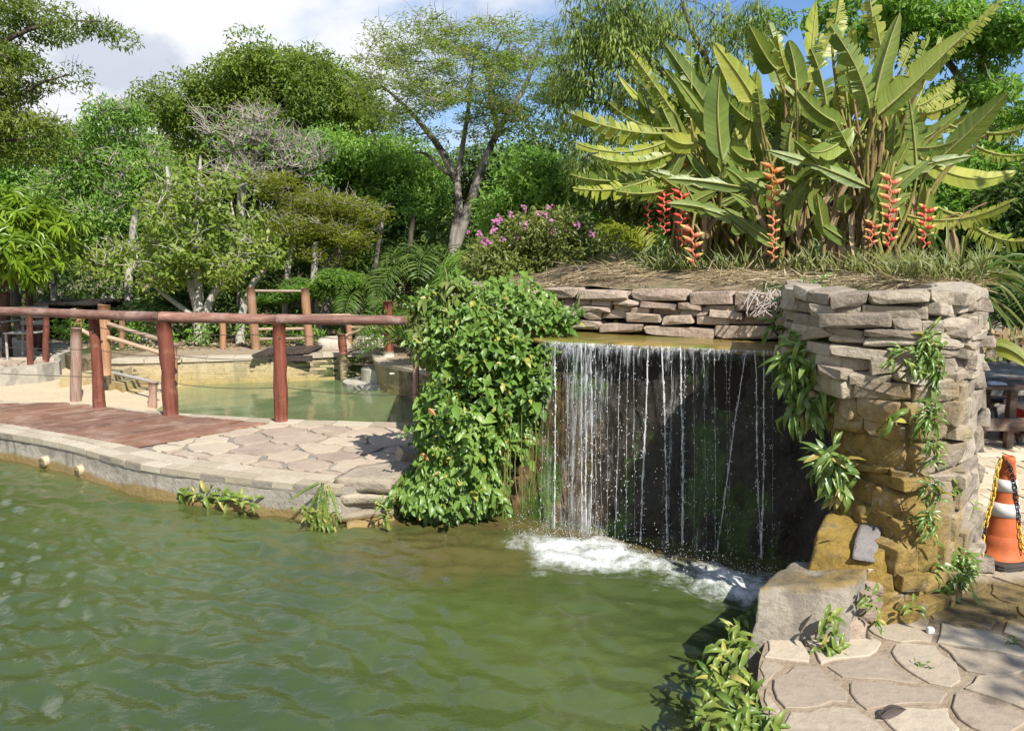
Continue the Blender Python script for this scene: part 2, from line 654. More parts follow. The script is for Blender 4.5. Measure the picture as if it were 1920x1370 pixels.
PAL_PINK = [(0.22, 0.16, 0.125), (0.37, 0.285, 0.22), (0.48, 0.40, 0.315)]
PAL_FLAG = [(0.27, 0.205, 0.165), (0.40, 0.325, 0.245), (0.48, 0.41, 0.305)]
PAL_FLAG_R = [(0.28, 0.225, 0.17), (0.36, 0.298, 0.22), (0.44, 0.375, 0.28)]
m_wallstone = stone_mat('wall_stone', PAL_PINK, 5, 1.0, None, 0.55, 0.35, 0.7)
m_pillar = stone_mat('pillar_stone', [(0.19, 0.155, 0.12), (0.33, 0.28, 0.215), (0.44, 0.385, 0.30)], 5, 1.0, stain_pillar, 0.45, 0.4, 0.7)
m_pillarcore = stone_mat('pillar_mortar', [(0.15, 0.12, 0.09), (0.27, 0.22, 0.17), (0.34, 0.29, 0.23)], 7, 1.0, stain_pillar, 0.6, 0.0, 0.0)
m_mortar = stone_mat('mortar', [(0.20, 0.17, 0.13), (0.30, 0.26, 0.20), (0.36, 0.31, 0.24)], 8, 0.6, None, 0.4, 0.0)


def stain_flag_r(M):
    s = M.sepz()
    n = M.noise(3.0, None, 6, 0.65)
    # damp algae on the paving at the foot of the pillar
    dx = M.math('SUBTRACT', s['X'], 2.35); dy = M.math('MULTIPLY', M.math('SUBTRACT', s['Y'], 3.45), 1.9)
    d = M.math('SQRT', M.math('ADD', M.math('MULTIPLY', dx, dx), M.math('MULTIPLY', dy, dy)))
    d = M.math('ADD', d, M.math('MULTIPLY', M.math('SUBTRACT', n, 0.5), 0.9))
    f = M.mr(d, 0.75, 0.42)
    alg = M.ramp(M.noise(18, None, 5, 0.7), [(0.3, (0.035, 0.03, 0.012)), (0.52, (0.13, 0.09, 0.025)), (0.75, (0.22, 0.16, 0.05))])
    gr = M.mr(M.noise(1.6, None, 5, 0.6), 0.56, 0.7)
    return [(M.math('MULTIPLY', gr, 0.5), (0.22, 0.19, 0.17)), (M.math('MULTIPLY', f, 0.9), alg)]


m_flag = stone_mat('flagstone', PAL_FLAG, 3.0, 0.35, None, 0.12, 0.4)
m_flag_r = stone_mat('flagstone_near', PAL_FLAG_R, 4.0, 0.5, stain_flag_r, 0.2, 0.5)
m_joint = stone_mat('joint_mortar', [(0.22, 0.165, 0.11), (0.31, 0.24, 0.165), (0.37, 0.30, 0.215)], 9, 0.8, stain_flag_r, 0.25, 0.0)
m_joint_deck = stone_mat('joint_mortar_deck', [(0.18, 0.16, 0.13), (0.25, 0.22, 0.18), (0.31, 0.28, 0.23)], 9, 0.6, None, 0.25, 0.0)
m_coping = stone_mat('coping_brick', [(0.30, 0.25, 0.18), (0.40, 0.345, 0.255), (0.47, 0.42, 0.325)], 6, 0.35, None, 0.15, 0.5)


def stain_conc(M):
    s = M.sepz()
    n = M.noise(4.0, M.pos((1, 1, 0.4)), 6, 0.65)
    z = M.math('ADD', s['Z'], M.math('MULTIPLY', M.math('SUBTRACT', n, 0.5), 0.10))
    z = M.math('ADD', z, M.math('MULTIPLY', M.math('SUBTRACT', M.noise(1.3), 0.5), 0.12))
    low = M.mr(z, -0.165, -0.205)
    strk = M.mr(M.noise(6.0, M.pos((1, 1, 0.12)), 4, 0.6), 0.55, 0.68)
    white = M.mr(M.noise(2.7, M.pos((1, 1, 0.15)), 4, 0.6), 0.66, 0.72)
    cr = M.voro(3.2, M.N('ShaderNodeVectorMath', {0: M.pos((1, 1, 1.6)), 1: M.N('ShaderNodeTexNoise', {'Scale': 5.0}).outputs['Color']}, operation='ADD').outputs[0], 'DISTANCE_TO_EDGE')
    crf = M.math('MULTIPLY', M.mr(cr, 0.009, 0.002), M.mr(M.noise(1.6), 0.42, 0.55))
    crf = M.math('MULTIPLY', crf, 0.6)
    return [(M.math('MULTIPLY', strk, 0.75), (0.13, 0.12, 0.10)), (M.math('MULTIPLY', white, 0.5), (0.5, 0.5, 0.48)),
            (crf, (0.05, 0.045, 0.04)), (M.math('MULTIPLY', low, 0.85), (0.22, 0.145, 0.035))]


m_concrete = stone_mat('pool_concrete', [(0.24, 0.215, 0.175), (0.345, 0.31, 0.255), (0.41, 0.375, 0.315)], 4, 0.8, stain_conc, 0.3, 0.0)


def stain_far(M):
    s = M.sepz()
    n = M.noise(2.5, M.pos((1, 1, 0.4)), 5, 0.65)
    strk = M.mr(n, 0.5, 0.66)
    low = M.mr(s['Z'], -0.18, -0.42)
    top = M.mr(s['Z'], -0.16, -0.05)
    return [(M.math('MULTIPLY', low, 0.6), (0.34, 0.245, 0.07)), (M.math('MULTIPLY', top, 0.5), (0.34, 0.29, 0.21)), (M.math('MULTIPLY', strk, 0.45), (0.15, 0.135, 0.08))]


m_farwall = stone_mat('pool_wall_stone', [(0.36, 0.285, 0.155), (0.44, 0.36, 0.205), (0.50, 0.425, 0.265)], 4, 0.6, stain_far, 0.2, 0.25)
m_bastion = stone_mat('bastion_stone', [(0.20, 0.165, 0.085), (0.31, 0.26, 0.135), (0.40, 0.34, 0.19)], 4, 0.7, stain_far, 0.5, 0.3)


def stain_block(M):
    s = M.sepz()
    n = M.noise(4.0, M.pos((1, 1, 0.5)), 5, 0.65)
    z = M.math('ADD', s['Z'], M.math('MULTIPLY', M.math('SUBTRACT', n, 0.5), 0.3))
    low = M.mr(z, -0.36, -0.42)
    strk = M.mr(n, 0.5, 0.62)
    return [(M.math('MULTIPLY', strk, 0.5), (0.13, 0.12, 0.095)), (M.math('MULTIPLY', low, 0.8), (0.46, 0.36, 0.17))]


m_block = stone_mat('platform_concrete', [(0.26, 0.24, 0.195), (0.37, 0.34, 0.28), (0.43, 0.40, 0.34)], 3, 0.6, stain_block, 0.3, 0.0)


def mk_ground():
    M = MT('forest_soil')
    n = M.noise(0.6, None, 5, 0.6); n2 = M.noise(9, None, 6, 0.7)
    col = M.ramp(n2, [(0.3, (0.07, 0.05, 0.03)), (0.5, (0.19, 0.145, 0.09)), (0.7, (0.30, 0.235, 0.155))])
    col = M.mix(M.mr(n, 0.5, 0.62), col, M.ramp(n2, [(0.3, (0.02, 0.035, 0.01)), (0.7, (0.07, 0.10, 0.025))]))
    return M.done(M.bsdf(col, 0.9, M.bump(n2, 0.8, 0.03), 0.2))


m_ground = mk_ground()


def mk_sand():
    M = MT('pool_sand')
    n = M.noise(60, None, 4, 0.7); n2 = M.noise(2.0, None, 4)
    col = M.ramp(n, [(0.3, (0.40, 0.32, 0.20)), (0.7, (0.58, 0.49, 0.35))])
    return M.done(M.bsdf(col, 0.9, M.bump(M.math('ADD', n, M.math('MULTIPLY', n2, 3.0)), 0.5, 0.02), 0.2))


m_sand = mk_sand()


def attr(M, name):
    return M.N('ShaderNodeAttribute', attribute_name=name).outputs['Fac']


def mk_water(name, deep, deep2, shallow, bump=0.25, murk=0.5):
    M = MT(name)
    n = M.noise(murk, None, 3)
    col = M.mix(M.mr(n, 0.35, 0.65), deep, deep2)
    nn = M.noise(3.0, None, 5, 0.65)
    sh = M.math('ADD', attr(M, 'shallow'), M.math('MULTIPLY', M.math('SUBTRACT', nn, 0.5), 0.5))
    col = M.mix(M.mr(sh, 0.35, 0.95), col, shallow)
    fo = attr(M, 'foam')
    f1 = M.noise(7.0, M.pos((1, 1, 1)), 8, 0.72, 0.6)
    f2 = M.noise(26.0, None, 6, 0.7)
    fn = M.math('ADD', M.math('MULTIPLY', f1, 0.7), M.math('MULTIPLY', f2, 0.3))
    ff = M.mr(M.math('ADD', M.math('SUBTRACT', fn, 0.5), M.math('MULTIPLY', M.math('SUBTRACT', fo, 0.5), 0.50)), -0.06, 0.34)
    ff = M.math('MULTIPLY', M.math('MULTIPLY', ff, M.mr(fo, 0.03, 0.3)), 0.88)
    col = M.mix(ff, col, (0.80, 0.83, 0.83))
    w = M.noise(9.0, M.pos((1.0, 1.6, 1)), 4, 0.6, 0.3)
    h = M.math('ADD', w, M.math('MULTIPLY', M.math('MULTIPLY', fo, f2), 3.0))
    h = M.math('ADD', h, M.math('MULTIPLY', M.noise(20.0, M.pos((1.0, 1.5, 1)), 4, 0.6, 0.4), 0.5))
    nb = M.bump(h, bump, 0.02)
    rough = M.mr(ff, 0, 1, 0.02, 0.5)
    b = M.bsdf(col, rough, nb, 0.9, IOR=1.5)
    return M.done(b)


m_pool = mk_water('pool_water', (0.043, 0.064, 0.016), (0.072, 0.096, 0.025), (0.10, 0.078, 0.028), 0.25)
m_pond = mk_water('far_pool_water', (0.10, 0.145, 0.062), (0.15, 0.19, 0.085), (0.29, 0.28, 0.15), 0.08)

m_redpost = wood_mat('red_painted_log', (0.075, 0.024, 0.016), (0.155, 0.048, 0.030), (0.23, 0.085, 0.055), 2, 0.35, wearc=(0.30, 0.15, 0.10))
m_brownpost = wood_mat('brown_log', (0.19, 0.10, 0.055), (0.30, 0.165, 0.09), (0.38, 0.225, 0.13), 2, 0.3)
m_palepost = wood_mat('pale_log', (0.22, 0.135, 0.10), (0.34, 0.215, 0.165), (0.43, 0.30, 0.24), 2, 0.3)
m_darkpost = wood_mat('dark_log', (0.035, 0.015, 0.01), (0.07, 0.032, 0.022), (0.11, 0.05, 0.035), 2, 0.2, wearc=(0.12, 0.07, 0.05))
m_rail = wood_mat('red_rail', (0.12, 0.058, 0.042), (0.21, 0.11, 0.083), (0.31, 0.19, 0.15), 0, 0.55, wearc=(0.40, 0.30, 0.25))
m_greyrail = wood_mat('grey_rail', (0.22, 0.15, 0.10), (0.33, 0.24, 0.165), (0.42, 0.32, 0.24), 0, 0.3)
m_wire = plain_mat('fence_wire', (0.06, 0.045, 0.035), 0.6)
m_rubber = plain_mat('rubber', (0.05, 0.043, 0.036), 0.75, 0.3, 0.25, 30)
m_core_shade = plain_mat('core_and_gap_shade', (0.03, 0.024, 0.018), 0.9, 0.1)  # near-black for wall cores and for painted shade in gaps and holes

# ================================================================== plan of the place
ZW, ZP = -0.25, -0.42            # near pool level, far pool level
deck_front = [G(x, y)[:2] for x, y in [(-330, 752), (0, 808), (128, 832), (255, 866), (380, 885), (500, 899), (590, 909), (640, 912)]]
deck_front = [np.array([-9.5, 9.4])] + deck_front
deck_far = [G(x, y)[:2] for x, y in [(-330, 722), (0, 752), (110, 756), (175, 760), (310, 774), (400, 780), (500, 786), (620, 790), (776, 795), (840, 798)]]
deck_far = [np.array([-9.5, 11.2])] + deck_far
deck_end = [np.array([-0.55, 5.75]), np.array([-0.85, 5.45])]
deck_poly = deck_front + deck_end[::-1][:1] + deck_end[:1] + deck_far[::-1]

LIP0, LIP1 = G(1030, 636, 1.03), G(1478, 656, 1.04)
FB0, FB1 = G(985, 985, ZW), G(1515, 1090, ZW)
pave_edge = [G(1424, 1236)[:2], G(1419, 1285)[:2], G(1432, 1330)[:2], G(1462, 1385)[:2], np.array([0.74, 1.9]), np.array([0.62, 0.6]), np.array([0.6, -2.5])]

# --- ground
outer = [(-600, -600), (600, -600), (600, 1500), (-600, 1500)]
far_rim = [G(x, y)[:2] for x, y in [(703, 661), (640, 662), (560, 665), (470, 668), (400, 670), (330, 672), (250, 674), (205, 674)]]
hole = [(-14, -2.4), (0.7, -2.4), (0.95, 2.0), (1.4, 3.3), (1.9, 3.75), (2.2, 4.3), (2.2, 6.5), (0.6, 7.6), (0.4, 9.5)] + \
       [tuple(G(850, 712)[:2]), tuple(G(780, 697)[:2]), tuple(G(707, 676)[:2])] + [tuple(p) for p in far_rim] + [tuple(G(150, 668)[:2]), (-8.6, 14.2), (-14, 14.2)]
loops = [[Vector((x, y, 0)) for x, y in outer], [Vector((x, y, 0)) for x, y in hole]]
tr = geometry.tessellate_polygon(loops)
allv = [v for l in loops for v in l]
gb = B()
fs = []
for t in tr:
    p = [allv[i] for i in t]
    ar = (p[1].x - p[0].x) * (p[2].y - p[0].y) - (p[2].x - p[0].x) * (p[1].y - p[0].y)
    fs.append(tuple(t) if ar > 0 else tuple(t[::-1]))
gb.add([(v.x, v.y, -0.03) for v in allv], fs)
n0 = len(outer)
hp = np.array([(x, y) for x, y in hole])
m_ = len(hp)
gb.add(np.concatenate([np.c_[hp, np.full(m_, -0.03)], np.c_[hp, np.full(m_, -1.0)]]), [(i, (i + 1) % m_, m_ + (i + 1) % m_, m_ + i) for i in range(m_)])
ground = part('ground', gb, m_ground, kind='structure')
fb = B().add([(-11, -3, -0.98), (1.5, -3, -0.98), (2.3, 6, -0.98), (1.5, 14, -0.98), (-11, 14, -0.98)], [(0, 1, 2, 3, 4)])
part('pool_floor', fb, m_ground, kind='structure')


# --- near pool water
def water_sheet(name, poly, res, z, mat, waves, shallow_f, foam_f):
    poly = np.asarray(poly)
    x0, y0 = poly.min(0); x1, y1 = poly.max(0)
    nu, nv = int((x1 - x0) / res) + 2, int((y1 - y0) / res) + 2
    X, Y = np.meshgrid(np.linspace(x0, x1, nu), np.linspace(y0, y1, nv), indexing='ij')
    P = np.c_[X.ravel(), Y.ravel()]
    ins = inpoly(P, poly) | (polydist(P, poly) < res * 1.5)
    Fc = grid_faces(nu, nv)
    Fc = Fc[ins[Fc].all(1)]
    used = np.unique(Fc)
    mp = -np.ones(len(P), int); mp[used] = np.arange(len(used))
    P = P[used]; Fc = mp[Fc]
    foam = foam_f(P); sh = shallow_f(P)
    Z = z + waves(P, foam)
    b = B().add(np.c_[P, Z], Fc)
    o = part(name, b, mat, kind='structure', smooth=True)
    for nm, v in (('foam', foam), ('shallow', sh)):
        a = o.data.attributes.new(nm, 'FLOAT', 'POINT')
        a.data.foreach_set('value', v.astype(np.float32))
    return o


WSRC = np.array([0.75, 4.9])


def near_waves(P, foam):
    h = np.zeros(len(P))
    d = P - WSRC
    r = np.linalg.norm(d, axis=1) + 1e-6
    wr = np.random.default_rng(5)
    pn = np.c_[P, np.zeros(len(P))]
    warp = np.c_[fbm(pn, 0.9, 3, 2), fbm(pn, 0.9, 9, 2)] * 0.35
    Pw = P + warp
    dw = Pw - WSRC
    rw = np.linalg.norm(dw, axis=1)
    # ripples running out from the fall
    for lam, am in ((0.50, 0.0018), (0.31, 0.0024), (0.22, 0.0026), (0.15, 0.0022), (0.11, 0.0014)):
        ph = wr.uniform(0, 6.28)
        env = 0.35 + 0.65 * np.clip(fbm(pn, 1.1 / lam * 0.25, int(lam * 100), 2) + 0.5, 0, 1)
        h += am * env * np.sin(6.283 * rw / lam + ph)
    # wind chop: a random spectrum, waves mostly running down and to the left
    N_, TL = 512, 5.12
    kx = 2 * np.pi * np.fft.fftfreq(N_, TL / N_)
    KX, KY = np.meshgrid(kx, kx, indexing='ij')
    K = np.hypot(KX, KY) + 1e-6
    th = math.radians(238)
    dirf = 0.12 + ((KX * math.cos(th) + KY * math.sin(th)) / K) ** 4
    amp = K ** -2.05 * np.exp(-(2 * np.pi / 0.42 / K) ** 2) * np.exp(-(K / (2 * np.pi / 0.075)) ** 2) * np.sqrt(dirf)
    H = np.real(np.fft.ifft2(amp * np.exp(2j * np.pi * wr.random((N_, N_)))))
    H *= 0.195 / np.sqrt(np.mean(np.sum(np.array(np.gradient(H, TL / N_)) ** 2, 0)))
    q = (P / TL * N_) % N_
    i0 = np.floor(q).astype(int); f_ = q - i0; i1 = (i0 + 1) % N_
    Hs = (H[i0[:, 0], i0[:, 1]] * (1 - f_[:, 0]) * (1 - f_[:, 1]) + H[i1[:, 0], i0[:, 1]] * f_[:, 0] * (1 - f_[:, 1])
          + H[i0[:, 0], i1[:, 1]] * (1 - f_[:, 0]) * f_[:, 1] + H[i1[:, 0], i1[:, 1]] * f_[:, 0] * f_[:, 1])
    h = h * 0.55 + Hs
    att = 0.55 + 0.45 * np.clip(1.6 - r / 5.0, 0, 1)
    h *= att
    h += foam * (0.018 * fbm(pn, 9, 4, 3) + 0.016 * foam + 0.018 * fbm(pn, 22, 8, 2))
    return h


def near_foam(P):
    a, b = FB0[:2], FB1[:2]
    ab = b - a
    t = ((P - a) @ ab) / (ab @ ab)
    nrm = np.array([ab[1], -ab[0]]); nrm /= np.linalg.norm(nrm)
    s = (P - a) @ nrm                                # metres in front of the face
    pn = np.c_[P, np.zeros(len(P))]
    wob = fbm(pn, 3.0, 21, 3)
    dens = np.interp(t, [-0.1, 0.0, 0.1, 0.3, 0.5, 0.62, 0.78, 0.88, 0.97, 1.05], [0, 0.45, 0.8, 0.95, 0.85, 0.85, 1.0, 1.0, 0.6, 0.0])
    centre = np.interp(t, [0, 0.3, 0.6, 1.0], [0.20, 0.24, 0.22, 0.26])
    w = np.interp(t, [0, 0.25, 0.6, 1], [0.26, 0.34, 0.26, 0.26])
    f = np.exp(-((s - centre + 0.07 * wob) / w) ** 2) * dens
    f += 0.58 * np.exp(-((s - 0.60) / 0.52) ** 2) * dens * np.clip(wob + 0.45, 0, 1)
    return np.clip(f * (0.85 + 0.45 * wob), 0, 0.92)


near_poly = deck_front + [np.array([-0.85, 5.45]), np.array([-0.2, 5.6]), np.array([1.75, 4.6]), np.array([1.62, 3.6])] + pave_edge + [np.array([-10.5, -2.5])]
pl_walls = np.array(deck_front + [FB0[:2], FB1[:2], np.array([1.3, 3.3])] + pave_edge[:5])


def near_shallow(P):
    d = np.full(len(P), 9.0)
    for i in range(len(pl_walls) - 1):
        a, b = pl_walls[i], pl_walls[i + 1]
        ab = b - a
        t = np.clip(((P - a) @ ab) / (ab @ ab), 0, 1)
        w = 0.55 if i < len(deck_front) - 1 else 1.0
        d = np.minimum(d, np.linalg.norm(P - a - t[:, None] * ab, axis=1) / w)
    c = np.linalg.norm((P - np.array([-0.45, 4.75])) * np.array([0.75, 1.0]), axis=1)
    return np.clip(np.maximum(np.exp(-d / 0.30) * 0.95, np.exp(-(c / 0.85) ** 2) * 0.8), 0, 1)


water_sheet('pool_water', near_poly, 0.024, ZW, m_pool, near_waves, near_shallow, near_foam)

far_poly = deck_far + [np.array([-0.2, 7.6]), np.array([0.3, 9.5]), G(850, 715)[:2], G(780, 690)[:2]] + [p + np.array([0, 0.25]) for p in far_rim] + [np.array([-10.5, 13.0])]


def far_waves(P, foam):
    wr = np.random.default_rng(6)
    h = np.zeros(len(P))
    for k in range(16):
        lam = wr.uniform(0.2, 0.9); th = wr.uniform(0, 6.28)
        h += 0.0006 * lam / 0.4 * np.sin(6.283 / lam * (P[:, 0] * math.cos(th) + P[:, 1] * math.sin(th)) + wr.uniform(0, 6.28))
    return h


def far_shallow(P):
    return np.clip((-3.9 - P[:, 0]) / 1.6, 0, 1)


water_sheet('far_pool_water', far_poly, 0.07, ZP, m_pond, far_waves, far_shallow, lambda P: np.zeros(len(P)))

# --- sand beach in the far pool
nu, nv = 60, 60
X, Y = np.meshgrid(np.linspace(-11, -4.0, nu), np.linspace(8.0, 14.5, nv), indexing='ij')
P3 = np.c_[X.ravel(), Y.ravel(), np.zeros(nu * nv)]
shore = -4.95 - 0.28 * (P3[:, 1] - 10.9) + 0.12 * fbm(P3, 1.2, 3, 2)
Zb = np.where(P3[:, 0] < shore, ZP + 0.05 + 0.05 * np.clip(shore - P3[:, 0], 0, 2.2), ZP + 0.05 - 0.5 * (P3[:, 0] - shore)) + 0.012 * fbm(P3, 4, 8, 2)
P3[:, 2] = Zb
part('sand', B().add(P3, grid_faces(nu, nv)), m_sand, kind='structure', smooth=True)


# ------------------------------------------------------------------ flagstones
def clip_half(poly, a, n):
    """keep the side where (p-a).n <= 0"""
    out = []
    m = len(poly)
    for i in range(m):
        p, q = poly[i], poly[(i + 1) % m]
        dp, dq = (p - a) @ n, (q - a) @ n
        if dp <= 0:
            out.append(p)
        if (dp < 0 and dq > 0) or (dp > 0 and dq < 0):
            out.append(p + (q - p) * dp / (dp - dq))
    return out


def voronoi_cells(region, cell, seed, stretch=(1, 1)):
    r = np.random.default_rng(seed)
    region = np.asarray(region, float)
    x0, y0 = region.min(0) - cell * 2; x1, y1 = region.max(0) + cell * 2
    cx, cy = cell * stretch[0], cell * stretch[1]
    pts = []
    j = 0
    y = y0
    while y < y1:
        x = x0 + (cx * 0.5 if j % 2 else 0)
        while x < x1:
            pts.append((x + r.uniform(-0.42, 0.42) * cx, y + r.uniform(-0.42, 0.42) * cy))
            x += cx
        y += cy; j += 1
    pts = np.array(pts)
    cells = []
    for i, p in enumerate(pts):
        d = np.linalg.norm(pts - p, axis=1)
        nb = np.where((d > 0) & (d < 3.2 * max(cx, cy)))[0]
        poly = [np.array(q) for q in region]
        for k in nb[np.argsort(d[nb])]:
            n = pts[k] - p
            poly = clip_half(poly, (p + pts[k]) / 2, n)
            if len(poly) < 3:
                break
        if len(poly) >= 3:
            cells.append(np.array(poly))
    return cells


def poly_area(p):
    return 0.5 * np.sum(p[:, 0] * np.roll(p[:, 1], -1) - np.roll(p[:, 0], -1) * p[:, 1])


def flagstone_mesh(poly, gap, z, thick, r):
    if poly_area(poly) < 0:
        poly = poly[::-1]
    c = poly.mean(0)
    # inset every edge by gap/2
    q = [p for p in poly]
    for i in range(len(poly)):
        a, b2 = poly[i], poly[(i + 1) % len(poly)]
        e = b2 - a
        L = np.linalg.norm(e)
        if L < 1e-4:
            continue
        n = np.array([e[1], -e[0]]) / L
        q = clip_half(q, a - n * gap / 2 * r.uniform(0.55, 1.6), n)
        if len(q) < 3:
            return None
    q = np.array(q)
    if abs(poly_area(q)) < 0.004:
        return None
    # rough up the outline
    ring = []
    m = len(q)
    for i in range(m):
        a, b2 = q[i], q[(i + 1) % m]
        L = np.linalg.norm(b2 - a)
        if L < 0.015:
            continue
        k = max(1, int(L / 0.06))
        n = np.array([b2[1] - a[1], a[0] - b2[0]]) / (L + 1e-9)
        for s in range(k):
            t = s / k
            j = r.uniform(-0.026, 0.014) if s else -r.uniform(0.005, 0.03)
            ring.append(a + (b2 - a) * t + n * j)
    ring = np.array(ring)
    if len(ring) < 4:
        return None
    c = ring.mean(0)
    tilt = r.normal(0, 0.005, 2)
    m = len(ring)
    zt = z + r.uniform(-0.002, 0.003)
    def zz(p): return zt + (p - c) @ tilt
    inn = c + (ring - c) * (1 - 0.004 / (np.linalg.norm(ring - c, axis=1)[:, None] + 1e-6))
    V = [(p[0], p[1], z - thick) for p in ring] + [(p[0], p[1], zz(p) - 0.003) for p in ring] + [(p[0], p[1], zz(p)) for p in inn]
    Fc = [tuple(2 * m + i for i in range(m))]
    for L in (0, 1):
        Fc += [(L * m + i, L * m + (i + 1) % m, (L + 1) * m + (i + 1) % m, (L + 1) * m + i) for i in range(m)]
    return np.array(V), Fc


def flagstones(parent, region, cell, seed, z, mat, gap=0.03, thick=0.05, stretch=(1, 1), skip=None):
    r = np.random.default_rng(seed + 1)
    k = 0
    for c in voronoi_cells(region, cell, seed, stretch):
        if skip is not None and skip(c.mean(0)):
            continue
        g = flagstone_mesh(c, gap, z, thick, r)
        if g is None:
            continue
        o = part('flagstone', B().add(*g), mat, parent)
        k += 1
    return k


# --- causeway between the pools: mortar bed, flagstones, concrete wall, coping, planks
path = part('path', B().add(*prism(deck_poly, -0.9, -0.014)), m_joint_deck, kind='structure', loc=(-2.5, 6.8, 0))
wood_poly = [G(x, y)[:2] for x, y in [(-330, 800), (-330, 765), (118, 757), (308, 779), (340, 781), (500, 796), (256, 838), (0, 793)]]
wd = (G(500, 796) - G(256, 838))[:2]; wd /= np.linalg.norm(wd)
wn = np.array([-wd[1], wd[0]])
corner = G(256, 838)[:2]


def offset_line(pts, d):
    pts = np.asarray(pts)
    T = np.gradient(pts, axis=0); T /= np.linalg.norm(T, axis=1)[:, None]
    return pts + d * np.c_[-T[:, 1], T[:, 0]]


front_line = smoothline(deck_front, 60)
far_line = smoothline(deck_far, 60)
inner_front = offset_line(front_line, 0.285)
inner_far = offset_line(far_line, -0.16)
# flagstone field right of the planks
fld = []
wood_edge0, wood_edge1 = corner, G(500, 796)[:2]
i0 = np.argmin(np.linalg.norm(inner_front - (corner + np.array([0.03, -0.08])), axis=1))
i1 = np.argmin(np.linalg.norm(inner_far - wood_edge1, axis=1))
field = [inner_front[i0]] + [p for p in inner_front[i0 + 1:]] + [np.array([-0.95, 5.6]), np.array([-0.62, 5.85])] + [p for p in inner_far[i1:][::-1]]
field = np.array(field)
flagstones(path, field, 0.34, 3, 0.0, m_flag, 0.020, stretch=(1.15, 0.9))
left_f = np.array([G(-300, 790)[:2], G(-300, 745)[:2], G(0, 755)[:2], G(112, 759)[:2], G(0, 772)[:2]])
flagstones(path, left_f, 0.34, 8, 0.0, m_flag, 0.020)


def course_along(parent, line, d0, d1, z, thick, length, gap, mat, name, seed, zj=0.003, lim=None):
    r = np.random.default_rng(seed)
    line = resample(line, 0.02)
    s = np.r_[0, np.cumsum(np.linalg.norm(np.diff(line, axis=0), axis=1))]
    a, b_ = offset_line(line, d0), offset_line(line, d1)
    u = 0.0
    while u < s[-1] - 0.05:
        L = length * r.uniform(0.8, 1.25)
        v = min(u + L - gap, s[-1])
        k = 3
        us = np.linspace(u, v, k)
        pa = np.stack([np.interp(us, s, a[:, i]) for i in (0, 1)], 1)
        pb = np.stack([np.interp(us, s, b_[:, i]) for i in (0, 1)], 1)
        if lim is None or lim(pa.mean(0)):
            pa = pa + r.normal(0, 0.004, (1, 2))
            ring = np.concatenate([pa, pb[::-1]])
            g = flagstone_like(ring, z + r.uniform(-zj, zj), thick, r)
            part(name, B().add(*g), mat, parent)
        u += L


def flagstone_like(ring, z, thick, r):
    if poly_area(ring) < 0:
        ring = ring[::-1]
    m = len(ring)
    c = ring.mean(0)
    tilt = r.normal(0, 0.006, 2)
    inn = c + (ring - c) * (1 - 0.003 / (np.linalg.norm(ring - c, axis=1)[:, None] + 1e-6))
    V = [(p[0], p[1], z - thick) for p in ring] + [(p[0], p[1], z - 0.003 + (p - c) @ tilt) for p in ring] + [(p[0], p[1], z + (p - c) @ tilt) for p in inn]
    Fc = [tuple(2 * m + i for i in range(m)), tuple(range(m))[::-1]]
    for L in (0, 1):
        Fc += [(L * m + i, L * m + (i + 1) % m, (L + 1) * m + (i + 1) % m, (L + 1) * m + i) for i in range(m)]
    return np.array(V), Fc


rw = thing('retaining_wall', 'long low grey concrete pool wall with cracked cream brick coping and two pipe mouths', 'wall', (-3.0, 6.1, -0.4))
# wall face: displaced strip in front of the mortar bed
fl = resample(front_line, 0.05)
nu, nv = len(fl), 14
us = np.arange(nu)
zs = np.linspace(-0.85, -0.058, nv)
base = offset_line(fl, -0.012)
V = np.zeros((nu, nv, 3))
V[:, :, :2] = base[:, None, :]
V[:, :, 2] = zs[None, :]
T = np.gradient(fl, axis=0); T /= np.linalg.norm(T, axis=1)[:, None]
nn = np.c_[T[:, 1], -T[:, 0]]
Vn = V.reshape(-1, 3)
disp = 0.016 * fbm(Vn, 2.5, 5, 3) + 0.008 * fbm(Vn, 14, 6, 2)
lower = np.clip((-0.17 - Vn[:, 2]) / 0.05, 0, 1) * (0.02 + 0.02 * fbm(Vn * np.array([1, 1, 0]), 3.0, 31, 2))
V[:, :, :2] += (disp + lower).reshape(nu, nv)[:, :, None] * nn[:, None, :]
part('wall_face', B().add(V.reshape(-1, 3), grid_faces(nu, nv)), m_concrete, rw, smooth=True)
part('coping_bed', B().add(*prism(np.concatenate([offset_line(fl, -0.02), offset_line(fl, 0.27)[::-1]]), -0.058, -0.010)), m_joint_deck, rw)
seen = lambda p: p[0] > -7.2
course_along(rw, front_line, -0.020, 0.108, 0.004, 0.05, 0.21, 0.010, m_coping, 'coping_brick', 5, lim=seen)
course_along(rw, front_line, 0.116, 0.262, 0.005, 0.05, 0.26, 0.010, m_coping, 'coping_brick', 6, lim=seen)
fe = thing('pool_edging', 'thin cream stone edging along the far side of the walkway above the green pool', 'edging', (-2.5, 7.6, 0))
course_along(fe, far_line, 0.03, -0.14, 0.004, 0.06, 0.30, 0.012, m_coping, 'edging_stone', 7, lim=lambda p: -7.5 < p[0] < -0.6)
